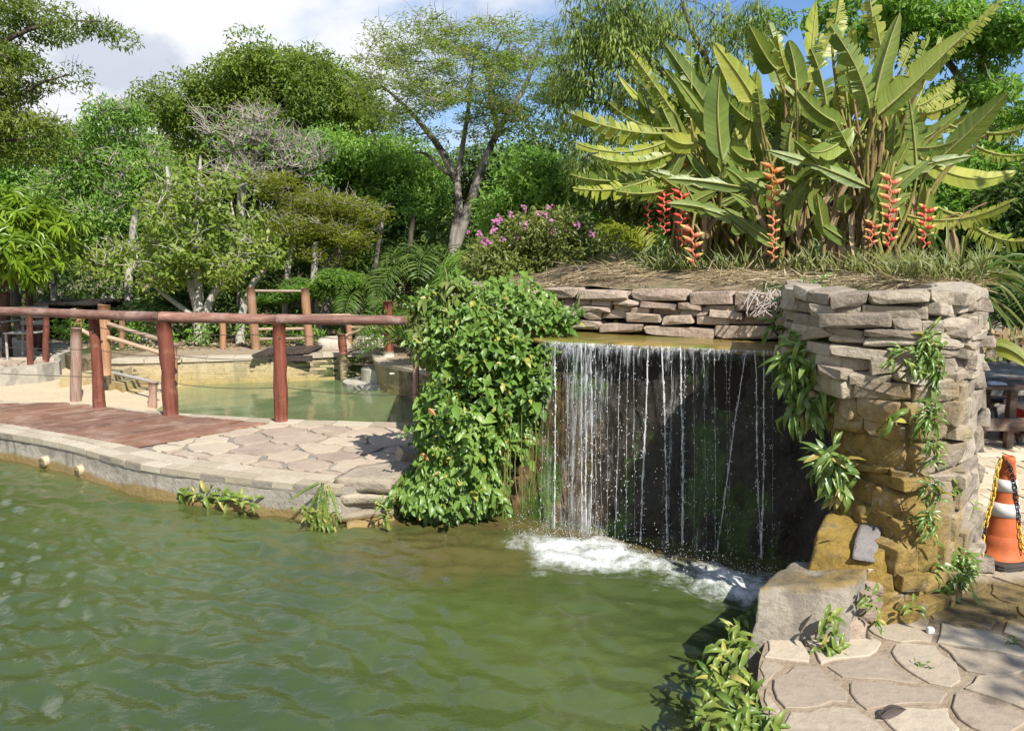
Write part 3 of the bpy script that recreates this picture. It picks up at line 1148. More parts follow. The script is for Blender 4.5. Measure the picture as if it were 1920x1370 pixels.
for px, py in ((58, 868), (137, 884)):
    c = G(px, py, -0.185)
    i = np.argmin(np.linalg.norm(fl - c[:2], axis=1))
    n2 = np.array([nn[i][0], nn[i][1], -0.05])
    p = np.array([fl[i][0], fl[i][1], -0.19])
    V0, F0 = tube([p - n2 * 0.05, p + n2 * 0.055], [0.046, 0.046], 16, False)
    V1, F1 = tube([p + n2 * 0.055, p + n2 * 0.052], [0.039, 0.039], 16, False)
    rim = [(16 + k, 16 + (k + 1) % 16, 32 + (k + 1) % 16, 32 + k) for k in range(16)]
    b = B().add(np.concatenate([V0, V1]), F0 + rim, 0)
    b.add(V1, F1, 1)
    b.add(V1[16:], [tuple(range(16))], 1)  # dark disc just inside the rim paints the shade of the bore
    part('drain_pipe', b, [plain_mat('pipe', (0.42, 0.33, 0.2), 0.6), m_core_shade], rw)

# planks
m_plank = wood_mat('deck_plank', (0.12, 0.056, 0.036), (0.20, 0.105, 0.070), (0.29, 0.18, 0.125), 0, 0.75, rot=math.atan2(wd[1], wd[0]), wearc=(0.36, 0.26, 0.20))
part('plank_gap_shade', B().add(*prism(wood_poly, -0.05, -0.006)), m_core_shade, None, loc=(-3, 7, 0))['kind'] = 'structure'  # near-black sheet under the planks paints the shade in their gaps
wdk = thing('wooden_deck', 'weathered red-brown plank deck set into the stone walkway beneath the railing', 'deck', (*corner, 0))
wp = np.array(wood_poly)
sw = (wp - corner) @ wn
w0 = 0.0
k = 0
rr = np.random.default_rng(4)
while w0 < sw.max():
    wid = 0.105 * rr.uniform(0.85, 1.15)
    poly = [p for p in wp]
    poly = clip_half(poly, corner + wn * (w0 + 0.007), -wn)
    poly = clip_half(poly, corner + wn * (w0 + wid - 0.007), wn) if len(poly) > 2 else []
    if len(poly) >= 3 and abs(poly_area(np.array(poly))) > 0.004:
        g = flagstone_like(np.array(poly), 0.014 + rr.uniform(-0.005, 0.006), 0.035, rr)
        part('plank', B().add(*g), m_plank, wdk)
    w0 += wid; k += 1
# ================================================================== rocks
def rock_mesh(seed, n=3, squareness=0.9, jit=0.05, bev=0.035):
    """unit broken stone, about 1 x 1 x 1, centred: a rough block with flat fracture faces"""
    r = np.random.default_rng(seed)
    P = []
    for i in (-1, 1):
        for j in (-1, 1):
            for k in (-1, 1):
                c = np.array([i, j, k]) * (1 - r.uniform(0, 1, 3) * np.array([0.16, 0.2, 0.2]) / 1.0)
                if r.random() < 0.35:                    # chipped corner: three points instead of one
                    for ax in range(3):
                        q = c.copy(); q[ax] -= np.sign(q[ax]) * r.uniform(0.18, 0.55)
                        P.append(q)
                else:
                    P.append(c)
    for ax in range(3):
        for sg in (-1, 1):
            for _ in range(n - 1):
                q = r.uniform(-0.72, 0.72, 3); q[ax] = sg * r.uniform(0.9, 1.04)
                P.append(q)
    P = np.array(P)
    if squareness < 0.6:                                 # boulders
        sp = norm0(P) * 1.15
        P = P * 0.45 + sp * 0.55
    bm = bmesh.new()
    for p in P:
        bm.verts.new(p)
    h = bmesh.ops.convex_hull(bm, input=bm.verts[:])
    bmesh.ops.delete(bm, geom=[v for v in bm.verts if not v.link_faces], context='VERTS')
    bmesh.ops.dissolve_limit(bm, angle_limit=0.12, verts=bm.verts[:], edges=bm.edges[:])
    bmesh.ops.bevel(bm, geom=bm.edges[:], offset=bev, segments=1, affect='EDGES', profile=0.5)
    bm.verts.ensure_lookup_table()
    V = np.array([v.co[:] for v in bm.verts])
    m = np.abs(V).max(0) * 2
    for v in bm.verts:
        v.co = Vector(np.array(v.co) / m)
    me = bpy.data.meshes.new('stone_mesh')
    bm.to_mesh(me); bm.free()
    return me


def norm0(a):
    return a / (np.linalg.norm(a, axis=-1, keepdims=True) + 1e-9)


ROCKS = {}
def rocks(mat, flat=True):
    key = mat.name
    if key not in ROCKS:
        l = []
        for s in range(16):
            me = rock_mesh(100 + s, 4 if s % 2 else 3)
            me.materials.append(mat)
            l.append(me)
        ROCKS[key] = l
    return ROCKS[key]


def place_rock(parent, name, mat, c, tangent, size, r, tilt=0.05, top=None):
    me = rocks(mat)[r.integers(16)]
    x = np.array([tangent[0], tangent[1], r.normal(0, tilt)])
    up = np.array([r.normal(0, tilt), r.normal(0, tilt), 1.0])
    sx = -1 if r.random() < 0.5 else 1
    M = frameM(c, x * sx, up, size)
    return inst(name, me, M, parent)


def hexa(c8, n=(8, 6, 8), amp=0.02, sc=6, seed=0, octv=3):
    """displaced block from eight corners: bottom FL FR BR BL, top FL FR BR BL"""
    c8 = np.asarray(c8, float)
    nx, ny, nz = n
    V, ix, Fc = [], {}, []
    def pt(u, v, w):
        b = (c8[0] * (1 - u) + c8[1] * u) * (1 - v) + (c8[3] * (1 - u) + c8[2] * u) * v
        t = (c8[4] * (1 - u) + c8[5] * u) * (1 - v) + (c8[7] * (1 - u) + c8[6] * u) * v
        return b * (1 - w) + t * w
    def vid(i, j, k):
        if (i, j, k) not in ix:
            ix[(i, j, k)] = len(V); V.append(pt(i / nx, j / ny, k / nz))
        return ix[(i, j, k)]
    for a in range(nx):
        for b in range(ny):
            Fc.append((vid(a, b, 0), vid(a, b + 1, 0), vid(a + 1, b + 1, 0), vid(a + 1, b, 0)))
            Fc.append((vid(a, b, nz), vid(a + 1, b, nz), vid(a + 1, b + 1, nz), vid(a, b + 1, nz)))
        for b in range(nz):
            Fc.append((vid(a, 0, b), vid(a + 1, 0, b), vid(a + 1, 0, b + 1), vid(a, 0, b + 1)))
            Fc.append((vid(a, ny, b), vid(a, ny, b + 1), vid(a + 1, ny, b + 1), vid(a + 1, ny, b)))
    for a in range(ny):
        for b in range(nz):
            Fc.append((vid(0, a, b), vid(0, a, b + 1), vid(0, a + 1, b + 1), vid(0, a + 1, b)))
            Fc.append((vid(nx, a, b), vid(nx, a + 1, b), vid(nx, a + 1, b + 1), vid(nx, a, b + 1)))
    V = np.array(V)
    cen = c8.mean(0)
    # soften corners
    U = np.array(list(ix.keys())) / np.array([nx, ny, nz])
    e = (np.isclose(U, 0) | np.isclose(U, 1)).sum(1)
    d = cen - V
    dn = d / (np.linalg.norm(d, axis=1)[:, None] + 1e-9)
    V = V + dn * np.where(e >= 3, 0.012, np.where(e == 2, 0.004, 0))[:, None] * min(1.0, amp / 0.015)
    D = np.stack([fbm(V, sc, seed + q, octv) for q in range(3)], 1)
    return V + D * amp, Fc


# ================================================================== railing along the walkway
def log(p0, p1, r0, r1, n=10, seg=7, wob=0.06, seed=0, bend=0.0):
    p0, p1 = np.asarray(p0, float), np.asarray(p1, float)
    t = np.linspace(0, 1, seg + 1)[:, None]
    P = p0 + (p1 - p0) * t
    r = np.random.default_rng(seed)
    d = p1 - p0
    side = np.cross(d, [0.2, 0.3, 1.0] if abs(d[2]) < np.linalg.norm(d) * 0.7 else [0.0, 1.0, 0.0]); side /= np.linalg.norm(side)
    P = P + side * (np.sin(t * np.pi) * bend + r.normal(0, wob * r0 * 0.5, t.shape) * (t > 0) * (t < 1))
    R = (r0 + (r1 - r0) * t[:, 0]) * (1 + r.normal(0, wob, len(t)))
    V, Fc = tube(P, R, n, True)
    V = V + np.stack([vnoise(V, 9, seed + q) for q in range(3)], 1) * r0 * 0.12
    return V, Fc


fence = thing('railing', 'red log railing with thin wires along the far side of the wooden deck', 'railing', (*G(320, 780)[:2], 0))
TOPZ = A(525, 604, G(527, 788)[1])[2]
post_px = [(187, 766, 176), (321, 780, 307), (527, 790, 524)]
posts = []
for i, (bx, by, tx) in enumerate(post_px):
    b0 = G(bx, by)
    top = np.array([XA(tx, b0[1], TOPZ - 0.01), b0[1], TOPZ - 0.01])
    r0 = (0.062, 0.072, 0.064)[i]
    part('post', B().add(*log(b0 - [0, 0, 0.04], top, r0, r0 * (0.80, 0.92, 1.0)[i], 12, 8, 0.035, 20 + i)), m_redpost, fence, smooth=False)
    posts.append((b0, top))
pl = np.array([A(-260, 588, 8.9)[0], 8.9, TOPZ])
p_a = np.array([posts[1][1][0], posts[1][1][1], TOPZ + 0.03])
p_b = np.array([posts[2][1][0] + 0.03, posts[2][1][1], TOPZ + 0.03])
p_c = np.array([XA(783, 7.35, TOPZ + 0.03), 7.35, TOPZ + 0.03])
part('rail', B().add(*log([pl[0], pl[1], TOPZ + 0.075], p_a + [0.02, 0, 0.0], 0.040, 0.052, 10, 10, 0.03, 31)), m_rail, fence)
part('rail', B().add(*log(p_a + [-0.03, 0.0, 0.006], p_b, 0.052, 0.050, 10, 8, 0.03, 32)), m_rail, fence)
part('rail', B().add(*log(p_b + [-0.05, 0.0, 0.002], p_c, 0.052, 0.044, 10, 8, 0.03, 33)), m_rail, fence)
part('end_post', B().add(*log([p_c[0] - 0.03, 7.40, -0.05], [p_c[0] - 0.03, 7.40, TOPZ], 0.03, 0.03, 8, 6, 0.05, 34)), m_palepost, fence)
for k_, (b_0, t_0) in enumerate(posts):                # rusty bolt heads where rail and post meet
    for dz in (0.02, -0.13):
        q = t_0 + [0.012 * (-1) ** k_, -0.062 + 0.012 * (dz > 0), dz]
        part('bolt', B().add(*tube([q + [0, 0.03, 0], q - [0, 0.006, 0]], 0.011, 8)), m_wire, fence)
for z0 in (0.33, 0.62, 0.86):
    pts = [np.array([pl[0], pl[1], z0 + 0.05])] + [b + (t - b) * (z0 / TOPZ) + np.array([0, 0.05, 0]) for b, t in posts] + [p_c * [1, 1, 0] + [0, 0, z0 - 0.04]]
    pts = [np.array(p) for p in pts]
    P = []
    for a, b in zip(pts[:-1], pts[1:]):
        for t in np.linspace(0, 1, 6)[:-1]:
            P.append(a + (b - a) * t - np.array([0, 0, 0.03 * math.sin(math.pi * t)]))
    P.append(pts[-1])
    part('wire', B().add(*tube(P, 0.0035, 4)), m_wire, fence)


def post(name, label, bx, by, tx, ty, rad, mat, seed, z=0.0, parent=None, cat='post', taper=0.95):
    b0 = G(bx, by, z)
    zt = A(tx, ty, b0[1])[2]
    top = np.array([XA(tx, b0[1], zt), b0[1], zt])
    g = B().add(*log(b0 - [0, 0, 0.08], top, rad, rad * taper, 10, 7, 0.04, seed))
    if parent is None:
        o = part(name, g, mat, None, loc=b0)
        tag(o, label, cat)
        return o, b0, top
    return part(name, g, mat, parent), b0, top


# short rail on the concrete platform at the left
pf = thing('railing', 'short red rail on two posts standing on the grey concrete platform', 'railing', (*G(57, 680)[:2], 0))
_, b1, t1 = post('post', None, 56, 681, 55, 584, 0.047, m_redpost, 41, 0, pf)
_, b2, t2 = post('post', None, 85, 676, 86, 588, 0.047, m_redpost, 42, 0, pf)
part('rail', B().add(*log([t1[0] - 2.2, t1[1] - 0.2, t1[2] + 0.05], t1 + [0, 0, 0.02], 0.045, 0.045, 8, 7, 0.03, 43)), m_rail, pf)
part('rail', B().add(*log(t1 + [0.03, 0.04, 0.015], t2 + [0, 0, 0.02], 0.045, 0.045, 8, 4, 0.03, 44)), m_rail, pf)

post('post', 'pale pinkish log post standing in the sand between the concrete platform and the railing', 141, 757, 143, 615, 0.072, m_palepost, 45, -0.36)
post('post', 'short pale log stump at the edge of the sand behind the red railing', 285, 767, 287, 716, 0.058, m_palepost, 46, ZP)
o_, _, _ = post('post', 'brown post carrying a small white board among the trees at the left', 146, 640, 146, 576, 0.075, m_brownpost, 47, -0.03)
c = A(138, 588, o_.location[1] - 0.1)
part('white_board', B().add(*box(c, (0.085, 0.03, 0.19), 0, 0.004)), plain_mat('white_board', (0.75, 0.73, 0.68), 0.7), o_)

# stair handrails in the far pool
h1 = thing('stair_handrail', 'brown post with two holes and sloping rails beside the yellow pool steps', 'handrail', (*G(195, 692)[:2], 0))
_, b1, t1 = post('post', None, 196, 692, 195, 572, 0.085, m_brownpost, 48, 0, h1)
for z in (t1[2] - 0.09, t1[2] - 0.50):
    d = np.array([0, -1.0, 0])
    c = np.array([b1[0] + 0.03, b1[1] - 0.078, z])
    part('bolt_hole', B().add(*tube([c + [0, 0.02, 0], c - [0, 0.012, 0]], 0.018, 8)), m_core_shade, h1)
endp = A(332, 640, 10.6)
part('rail', B().add(*log(A(203, 607, b1[1] - 0.05), A(336, 648, 10.7), 0.032, 0.03, 8, 7, 0.05, 49)), m_greyrail, h1)
part('rail', B().add(*log(A(203, 632, b1[1] - 0.05), A(336, 672, 10.7), 0.032, 0.03, 8, 7, 0.05, 50)), m_greyrail, h1)
part('rail', B().add(*log(A(152, 618, b1[1] + 0.2), A(192, 640, b1[1] + 0.1), 0.03, 0.03, 8, 4, 0.05, 51)), m_greyrail, h1)
part('rail', B().add(*log(A(190, 694, 11.6), A(300, 719, 10.4), 0.026, 0.024, 8, 6, 0.05, 52)), plain_mat('grey_pole', (0.36, 0.34, 0.31), 0.7), h1)
_, b3, t3 = post('post', None, 326, 745, 326, 645, 0.05, m_brownpost, 53, ZP, h1)

h2 = thing('stair_handrail', 'two sloping poles between a tall red post and a short post in the pool', 'handrail', (*G(729, 668)[:2], 0))
_, b1, t1 = post('post', None, 729, 668, 727, 565, 0.075, m_redpost, 54, 0, h2)
part('post_collar', B().add(*tube([b1 + [0, 0, -0.02], b1 + [0, 0, 0.085]], [0.088, 0.08], 12)), plain_mat('pale_cement', (0.5, 0.44, 0.38), 0.9), h2)
bpost = G(646, 714, ZP)
topp = A(640, 627, bpost[1])
mid = A(644, 664, bpost[1])
part('post', B().add(*log(mid, topp, 0.068, 0.062, 10, 5, 0.04, 55)), m_redpost, h2)
part('post_foot', B().add(*log(bpost - [0, 0, 0.4], mid + [0, 0, 0.002], 0.066, 0.069, 10, 5, 0.05, 56)), wood_mat('wet_log', (0.16, 0.13, 0.07), (0.30, 0.25, 0.14), (0.38, 0.33, 0.2), 2, 0.3), h2)
part('rail', B().add(*log(A(645, 630, bpost[1] + 0.04), A(724, 601, b1[1] - 0.07), 0.026, 0.026, 8, 7, 0.05, 57)), m_greyrail, h2)
part('rail', B().add(*log(A(648, 664, bpost[1] + 0.04), A(724, 622, b1[1] - 0.07), 0.024, 0.024, 8, 7, 0.05, 58)), m_greyrail, h2)

# far fence behind the pool and the frame with three cross bars
ff = thing('fence', 'thin brown pole fence on the far rim of the green pool', 'fence', (*G(418, 655)[:2], 0))
_, _, t1 = post('post', None, 418, 655, 417, 598, 0.055, m_brownpost, 60, -0.03, ff)
_, _, t2 = post('post', None, 655, 650, 654, 596, 0.055, m_brownpost, 61, -0.03, ff)
_, _, t0 = post('post', None, 228, 652, 228, 594, 0.055, m_brownpost, 62, -0.03, ff)
part('rail', B().add(*log(t0 + [-2.0, 0, 0.05], t0 + [0.05, 0, 0.03], 0.04, 0.04, 8, 7, 0.04, 63)), m_greyrail, ff)
part('rail', B().add(*log(t0 + [-0.1, 0, 0.02], t1 + [0.05, 0, 0.02], 0.042, 0.04, 8, 9, 0.04, 64)), m_greyrail, ff)
part('rail', B().add(*log(t1 + [-0.06, -0.02, 0.02], t2 + [0.05, 0, 0.04], 0.042, 0.04, 8, 9, 0.04, 65)), m_greyrail, ff)
part('rail', B().add(*log(t2 + [-0.06, 0, 0.02], A(790, 598, t2[1] - 0.6), 0.04, 0.04, 8, 6, 0.04, 66)), m_greyrail, ff)
part('rail', B().add(*log(A(657, 613, t2[1]), A(715, 617, t2[1] - 0.3), 0.026, 0.026, 8, 5, 0.04, 67)), m_greyrail, ff)

fr = thing('log_frame', 'tall frame of two leaning brown logs with three cross bars above the dark plank jetty', 'frame', (*G(530, 655)[:2], 0))
_, fb0, ft0 = post('post', None, 480, 656, 470, 538, 0.078, m_brownpost, 70, -0.03, fr)
_, fb1, ft1 = post('post', None, 581, 653, 571, 540, 0.078, m_brownpost, 71, -0.03, fr)
for y0, y1, rd in ((545, 546, 0.024), (617, 616, 0.026), (636, 634, 0.026)):
    part('cross_bar', B().add(*log(A(475, y0, fb0[1]), A(577, y1, fb1[1]), rd, rd, 8, 6, 0.06, 72 + y0)), m_greyrail, fr)

# dark plank jetty hanging over the far wall
jt = thing('plank_jetty', 'dark plank jetty overhanging the yellow stone pool wall below the log frame', 'jetty', (*G(540, 665)[:2], 0))
m_jetty = wood_mat('dark_plank', (0.03, 0.022, 0.018), (0.055, 0.042, 0.035), (0.10, 0.08, 0.065), 1, 0.3, wearc=(0.13, 0.11, 0.09))
P0, P1 = G(478, 668), G(585, 662)
for k in range(11):
    t = (k + 0.5) / 11
    p = P0 * (1 - t) + P1 * t
    part('plank', B().add(*box(p + [0, 0.28, 0.035 + rng.uniform(-0.006, 0.006)], (0.083, 0.95 + rng.uniform(-0.06, 0.06), 0.035), rng.normal(0, 0.02), 0.004)), m_jetty, jt)
for dy in (-0.10, 0.4):
    part('beam', B().add(*box((P0 + P1) / 2 + [0.05, dy, -0.045], (np.linalg.norm(P1 - P0) * 0.95, 0.07, 0.09), 0, 0.004)), m_jetty, jt)

# ================================================================== far pool walls
def strip_wall(parent, line, z0, z1, courses, mat, seed, name='stone_course', run=0.5, depth=0.06, outward=1):
    """thin stone courses laid end to end; each a joined run of thin stones (too small to pick apart)"""
    r = np.random.default_rng(seed)
    line = resample(line, 0.03)
    s = np.r_[0, np.cumsum(np.linalg.norm(np.diff(line, axis=0), axis=1))]
    hs = r.uniform(0.8, 1.3, courses); hs = hs / hs.sum() * (z1 - z0)
    b = B()
    z = z0
    for h in hs:
        u = -r.uniform(0, run)
        while u < s[-1]:
            L = run * r.uniform(0.5, 1.5)
            a_, e_ = max(u, 0), min(u + L - 0.006, s[-1])
            if e_ - a_ > 0.03:
                us = np.linspace(a_, e_, max(2, int(L / 0.25) + 1))
                pt = np.stack([np.interp(us, s, line[:, i]) for i in (0, 1)], 1)
                T = np.gradient(pt, axis=0); T /= np.linalg.norm(T, axis=1)[:, None]
                n = np.c_[T[:, 1], -T[:, 0]] * outward
                pr = r.uniform(0.0, 0.007)
                f0, bk = pt + n * pr, pt - n * depth
                m = len(us)
                zz0, zz1 = z + 0.0008, z + h - 0.0008
                V = np.concatenate([np.c_[f0, np.full(m, zz0)], np.c_[f0 + n * r.uniform(-0.002, 0.002), np.full(m, zz1)], np.c_[bk, np.full(m, zz0)], np.c_[bk, np.full(m, zz1)]])
                Fc = []
                for i in range(m - 1):
                    Fc += [(i, i + 1, m + i + 1, m + i), (m + i, m + i + 1, 3 * m + i + 1, 3 * m + i), (2 * m + i, i, i + 1, 2 * m + i + 1)[::-1]]
                Fc += [(0, m, 3 * m, 2 * m), (m - 1, 3 * m - 1, 4 * m - 1, 2 * m - 1)]
                b.add(V, Fc)
            u += L
        z += h
    return part(name, b, mat, parent, kind='stuff')


fw = thing('pool_wall', 'long yellow wall of thin layered stones round the far side of the green pool', 'wall', (*far_rim[3], -0.4))
line = smoothline(np.array(far_rim[::-1]), 60)            # left to right, facing the camera
strip_wall(fw, line, -0.62, -0.06, 14, m_farwall, 3, run=0.42, depth=0.10)
part('mortar_bed', B().add(*prism(np.concatenate([offset_line(line, 0.004), offset_line(line, 0.3)[::-1]]), -0.95, -0.062)), m_farwall, fw)
rimp = np.concatenate([offset_line(line, -0.02), offset_line(line, 0.6)[::-1]])
course_along(fw, line, -0.03, 0.26, 0.0, 0.06, 0.45, 0.01, m_coping, 'rim_stone', 9)
rim_path = part('path', B().add(*prism(np.concatenate([offset_line(line, 0.02), offset_line(line, 1.5)[::-1]]), -0.5, -0.018)), m_joint, kind='structure', loc=(*far_rim[3], 0))

bs = thing('pool_wall', 'curved olive stone wall with a flat paved top beside the round pool steps', 'wall', (*G(760, 690)[:2], -0.4))
bl = smoothline(np.array([G(700, 661)[:2], G(704, 672)[:2], G(712, 679)[:2], G(740, 686)[:2], G(775, 693)[:2], G(815, 703)[:2], G(870, 720)[:2]]), 60)
strip_wall(bs, bl, -0.62, -0.05, 14, m_bastion, 13, run=0.3, depth=0.12)
part('mortar_bed', B().add(*prism(np.concatenate([offset_line(bl, 0.004), offset_line(bl, 0.05)[::-1]]), -0.95, -0.052)), m_bastion, bs)
bpoly = np.concatenate([bl, [G(900, 715)[:2], [0.4, 12.0], G(800, 652)[:2], G(705, 655)[:2]]])
part('paved_top', B().add(*prism(bpoly, -0.045, -0.004)), m_joint, bs)
part('core', B().add(*prism(np.concatenate([offset_line(bl, 0.06), [G(900, 715)[:2], [0.4, 12.0], G(800, 652)[:2], G(705, 657)[:2]]]), -0.95, -0.05)), m_core_shade, bs)
course_along(bs, bl, -0.03, 0.17, 0.004, 0.05, 0.4, 0.012, m_coping, 'rim_stone', 19)
# a small pipe stub in the bastion
c = G(735, 694, -0.12)
pc = A(737, 700, G(740, 686)[1] - 0.03)
part('pipe_stub', B().add(*box(pc, (0.11, 0.05, 0.018), 0.5, 0.003)), plain_mat('white_pipe', (0.6, 0.58, 0.5), 0.5), bs)

# round steps by the bastion
rs = thing('pool_steps', 'two round concrete steps in the corner of the green pool', 'steps', (*G(704, 690)[:2], -0.4))
m_step = stone_mat('step_concrete', [(0.27, 0.25, 0.2), (0.40, 0.38, 0.31), (0.5, 0.47, 0.4)], 5, 0.4, None, 0.3, 0.0)
c0 = G(712, 682, -0.1)
for rad, z in ((0.62, -0.36), (0.33, -0.17)):
    a = np.linspace(0, 2 * np.pi, 28, endpoint=False)
    ring = np.c_[c0[0] + 0.03 + rad * np.cos(a), c0[1] + 0.05 + rad * np.sin(a)]
    part('step', B().add(*flagstone_like(ring, z, 0.6 if rad > 0.5 else 0.24, np.random.default_rng(3))), m_step, rs)

# yellow steps at the left
ys = thing('pool_steps', 'yellow stone steps going down to the sand beside the brown post', 'steps', (*G(230, 700)[:2], -0.4))
def step_px(quad, z, th, sd):
    ring = np.array([G(x, y, z)[:2] for x, y in quad])
    part('step', B().add(*flagstone_like(ring, z, th, np.random.default_rng(sd))), m_farwall, ys)
step_px([(198, 696), (237, 686), (247, 688), (203, 702)], -0.09, 0.5, 1)
step_px([(212, 714), (262, 702), (278, 704), (229, 719)], -0.22, 0.4, 2)
step_px([(238, 733), (280, 720), (292, 723), (250, 738)], -0.345, 0.3, 3)
step_px([(112, 703), (190, 691), (196, 697), (112, 710)], -0.16, 0.4, 4)
step_px([(108, 716), (196, 704), (206, 709), (108, 722)], -0.27, 0.3, 5)

# grey concrete platform
plat_top = [G(-420, 745)[:2], G(-200, 712)[:2], G(0, 691)[:2], G(69, 683)[:2], G(110, 676)[:2], G(114, 671)[:2], G(108, 664)[:2], [-8.0, 15.5], [-16, 15.5], [-16, 9.5]]
pt = part('platform', B().add(*prism(plat_top, -1.0, -0.02)), m_block, kind='structure', loc=(*G(60, 680)[:2], 0))
plat_f = [G(-100, 700)[:2], G(0, 688)[:2], G(69, 680)[:2], G(106, 674)[:2], G(100, 664)[:2], [-8.6, 14.5], [-11, 14.0]]
flagstones(pt, plat_f, 0.5, 15, 0.012, m_flag, 0.04)
ft_ = [G(-420, 748)[:2] + np.array([0, -0.1])] + [np.array(p) + np.array([0.04, -0.06]) for p in plat_top[1:6]]
part('footing', B().add(*prism(np.concatenate([smoothline(ft_, 30), np.array([[-8, 13.0], [-14, 13.0]])]), -1.0, -0.40)), m_block, pt)

# ================================================================== raised bed, fall and upper wall
WL0, WL1 = A(1015, 600, 6.0)[:2], A(1560, 610, 4.95)[:2]
bed_poly = [(-0.42, 6.1), tuple(WL0 + [0, 0.12]), tuple(WL1 + [0.05, 0.15]), (2.35, 4.55), (2.75, 6.0), (2.7, 9.8), (-0.8, 9.8), (-0.6, 7.2)]
bed = part('raised_bed', B().add(*prism(bed_poly, -0.9, 1.28)), m_pillarcore, loc=(0.6, 7.0, 0))
tag(bed, 'raised stone-sided earth bed above the waterfall holding the tall plants', 'planter')
low_poly = [(-0.45, 6.15), (-0.45, 5.72), tuple(FB0[:2] + np.array([-0.25, 0.30])), tuple(LIP0[:2] + [0, 0.16]), tuple(LIP1[:2] + [0, 0.14]), (1.85, 4.7), tuple(WL1 + [0.2, 0.3]), tuple(WL0 + [0, 0.3])]


def m_fallface():
    M = MT('wet_fall_rock')
    s = M.sepz()
    n = M.noise(3.0, M.pos((1, 1, 0.5)), 6, 0.65); n2 = M.noise(14, None, 6, 0.7)
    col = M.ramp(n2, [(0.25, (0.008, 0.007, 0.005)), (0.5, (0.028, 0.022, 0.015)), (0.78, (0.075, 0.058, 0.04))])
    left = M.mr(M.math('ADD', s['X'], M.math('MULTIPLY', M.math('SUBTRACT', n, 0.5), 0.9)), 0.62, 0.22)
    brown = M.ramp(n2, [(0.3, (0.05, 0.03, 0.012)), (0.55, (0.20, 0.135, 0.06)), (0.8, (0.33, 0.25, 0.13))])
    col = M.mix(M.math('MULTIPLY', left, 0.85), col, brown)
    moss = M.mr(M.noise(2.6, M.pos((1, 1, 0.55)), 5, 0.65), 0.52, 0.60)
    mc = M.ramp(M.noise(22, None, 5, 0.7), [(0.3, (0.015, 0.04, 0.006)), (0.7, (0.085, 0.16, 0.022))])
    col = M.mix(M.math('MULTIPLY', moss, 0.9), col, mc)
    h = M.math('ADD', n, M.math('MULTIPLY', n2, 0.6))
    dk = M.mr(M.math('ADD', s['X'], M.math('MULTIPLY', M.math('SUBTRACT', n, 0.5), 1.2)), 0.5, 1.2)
    col = M.mix(M.math('MULTIPLY', dk, 0.4), col, (0.012, 0.012, 0.009))  # right side darkened in the colour, standing for the pillar's shade
    return M.done(M.bsdf(col, 0.45, M.bump(h, 1.0, 0.03), 0.28))


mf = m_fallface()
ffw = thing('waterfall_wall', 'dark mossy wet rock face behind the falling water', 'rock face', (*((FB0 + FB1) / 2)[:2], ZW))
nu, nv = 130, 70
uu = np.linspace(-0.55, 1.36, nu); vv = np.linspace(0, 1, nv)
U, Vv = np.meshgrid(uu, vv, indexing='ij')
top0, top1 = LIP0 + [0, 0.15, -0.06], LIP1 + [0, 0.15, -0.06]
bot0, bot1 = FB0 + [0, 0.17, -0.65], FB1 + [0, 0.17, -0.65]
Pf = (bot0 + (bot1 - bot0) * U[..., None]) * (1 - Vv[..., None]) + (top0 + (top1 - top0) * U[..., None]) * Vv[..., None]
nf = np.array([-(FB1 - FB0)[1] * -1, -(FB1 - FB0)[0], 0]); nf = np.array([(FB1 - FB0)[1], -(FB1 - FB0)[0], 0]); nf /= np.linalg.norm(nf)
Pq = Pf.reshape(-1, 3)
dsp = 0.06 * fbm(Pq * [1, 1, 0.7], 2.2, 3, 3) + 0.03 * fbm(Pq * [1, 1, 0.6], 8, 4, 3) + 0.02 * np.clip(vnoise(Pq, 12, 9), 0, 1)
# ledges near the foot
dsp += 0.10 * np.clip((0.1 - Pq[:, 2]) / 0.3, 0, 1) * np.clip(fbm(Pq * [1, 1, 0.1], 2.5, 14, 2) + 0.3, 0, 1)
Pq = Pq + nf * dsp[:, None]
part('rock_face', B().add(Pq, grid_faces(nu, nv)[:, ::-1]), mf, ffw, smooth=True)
part('fill', B().add(*prism(low_poly, -0.9, 0.93)), m_core_shade, ffw)


def mk_lip():
    M = MT('wet_algae_ledge')
    n = M.noise(10, M.pos((0.5, 1.6, 1), rot=(0, 0, 0.5)), 6, 0.7)
    n2 = M.noise(2.6, None, 4)
    col = M.ramp(n, [(0.28, (0.07, 0.055, 0.012)), (0.5, (0.22, 0.155, 0.042)), (0.75, (0.36, 0.26, 0.10))])
    col = M.mix(M.math('MULTIPLY', M.mr(n2, 0.48, 0.62), 0.7), col, (0.12, 0.15, 0.02))
    return M.done(M.bsdf(col, 0.14, M.bump(M.noise(16, M.pos((0.5, 1.6, 1)), 5, 0.6), 0.6, 0.015), 0.5))


m_lip = mk_lip()
lip_line = smoothline([LIP0 + [-0.5, 0.35, 0], LIP0 + [-0.2, 0.13, 0], LIP0, LIP0 * 0.66 + LIP1 * 0.34 + [0.0, -0.02, 0], LIP0 * 0.34 + LIP1 * 0.66 + [0.0, 0.015, 0.0], LIP1, LIP1 + [0.28, -0.12, 0]], 60)
lb = B()
nl = len(lip_line)
rows = []
for dd, dz in ((-0.14, -0.06), (-0.03, -0.045), (0.0, -0.022), (-0.010, -0.005), (-0.05, 0.0), (-0.2, 0.004), (-0.5, 0.006), (-1.05, 0.008)):
    L = lip_line.copy()
    L[:, :2] += nf[:2] * dd
    L[:, 2] += dz
    L[:, :2] += nf[:2] * (0.012 * fbm(L, 9, 3, 2))[:, None] * (1 if dd > -0.15 else 0)
    L[:, 2] += 0.006 * fbm(L, 7, 5, 2)
    rows.append(L)
R_ = np.stack(rows, 0)
lb.add(R_.reshape(-1, 3), grid_faces(len(rows), nl)[:, ::-1])
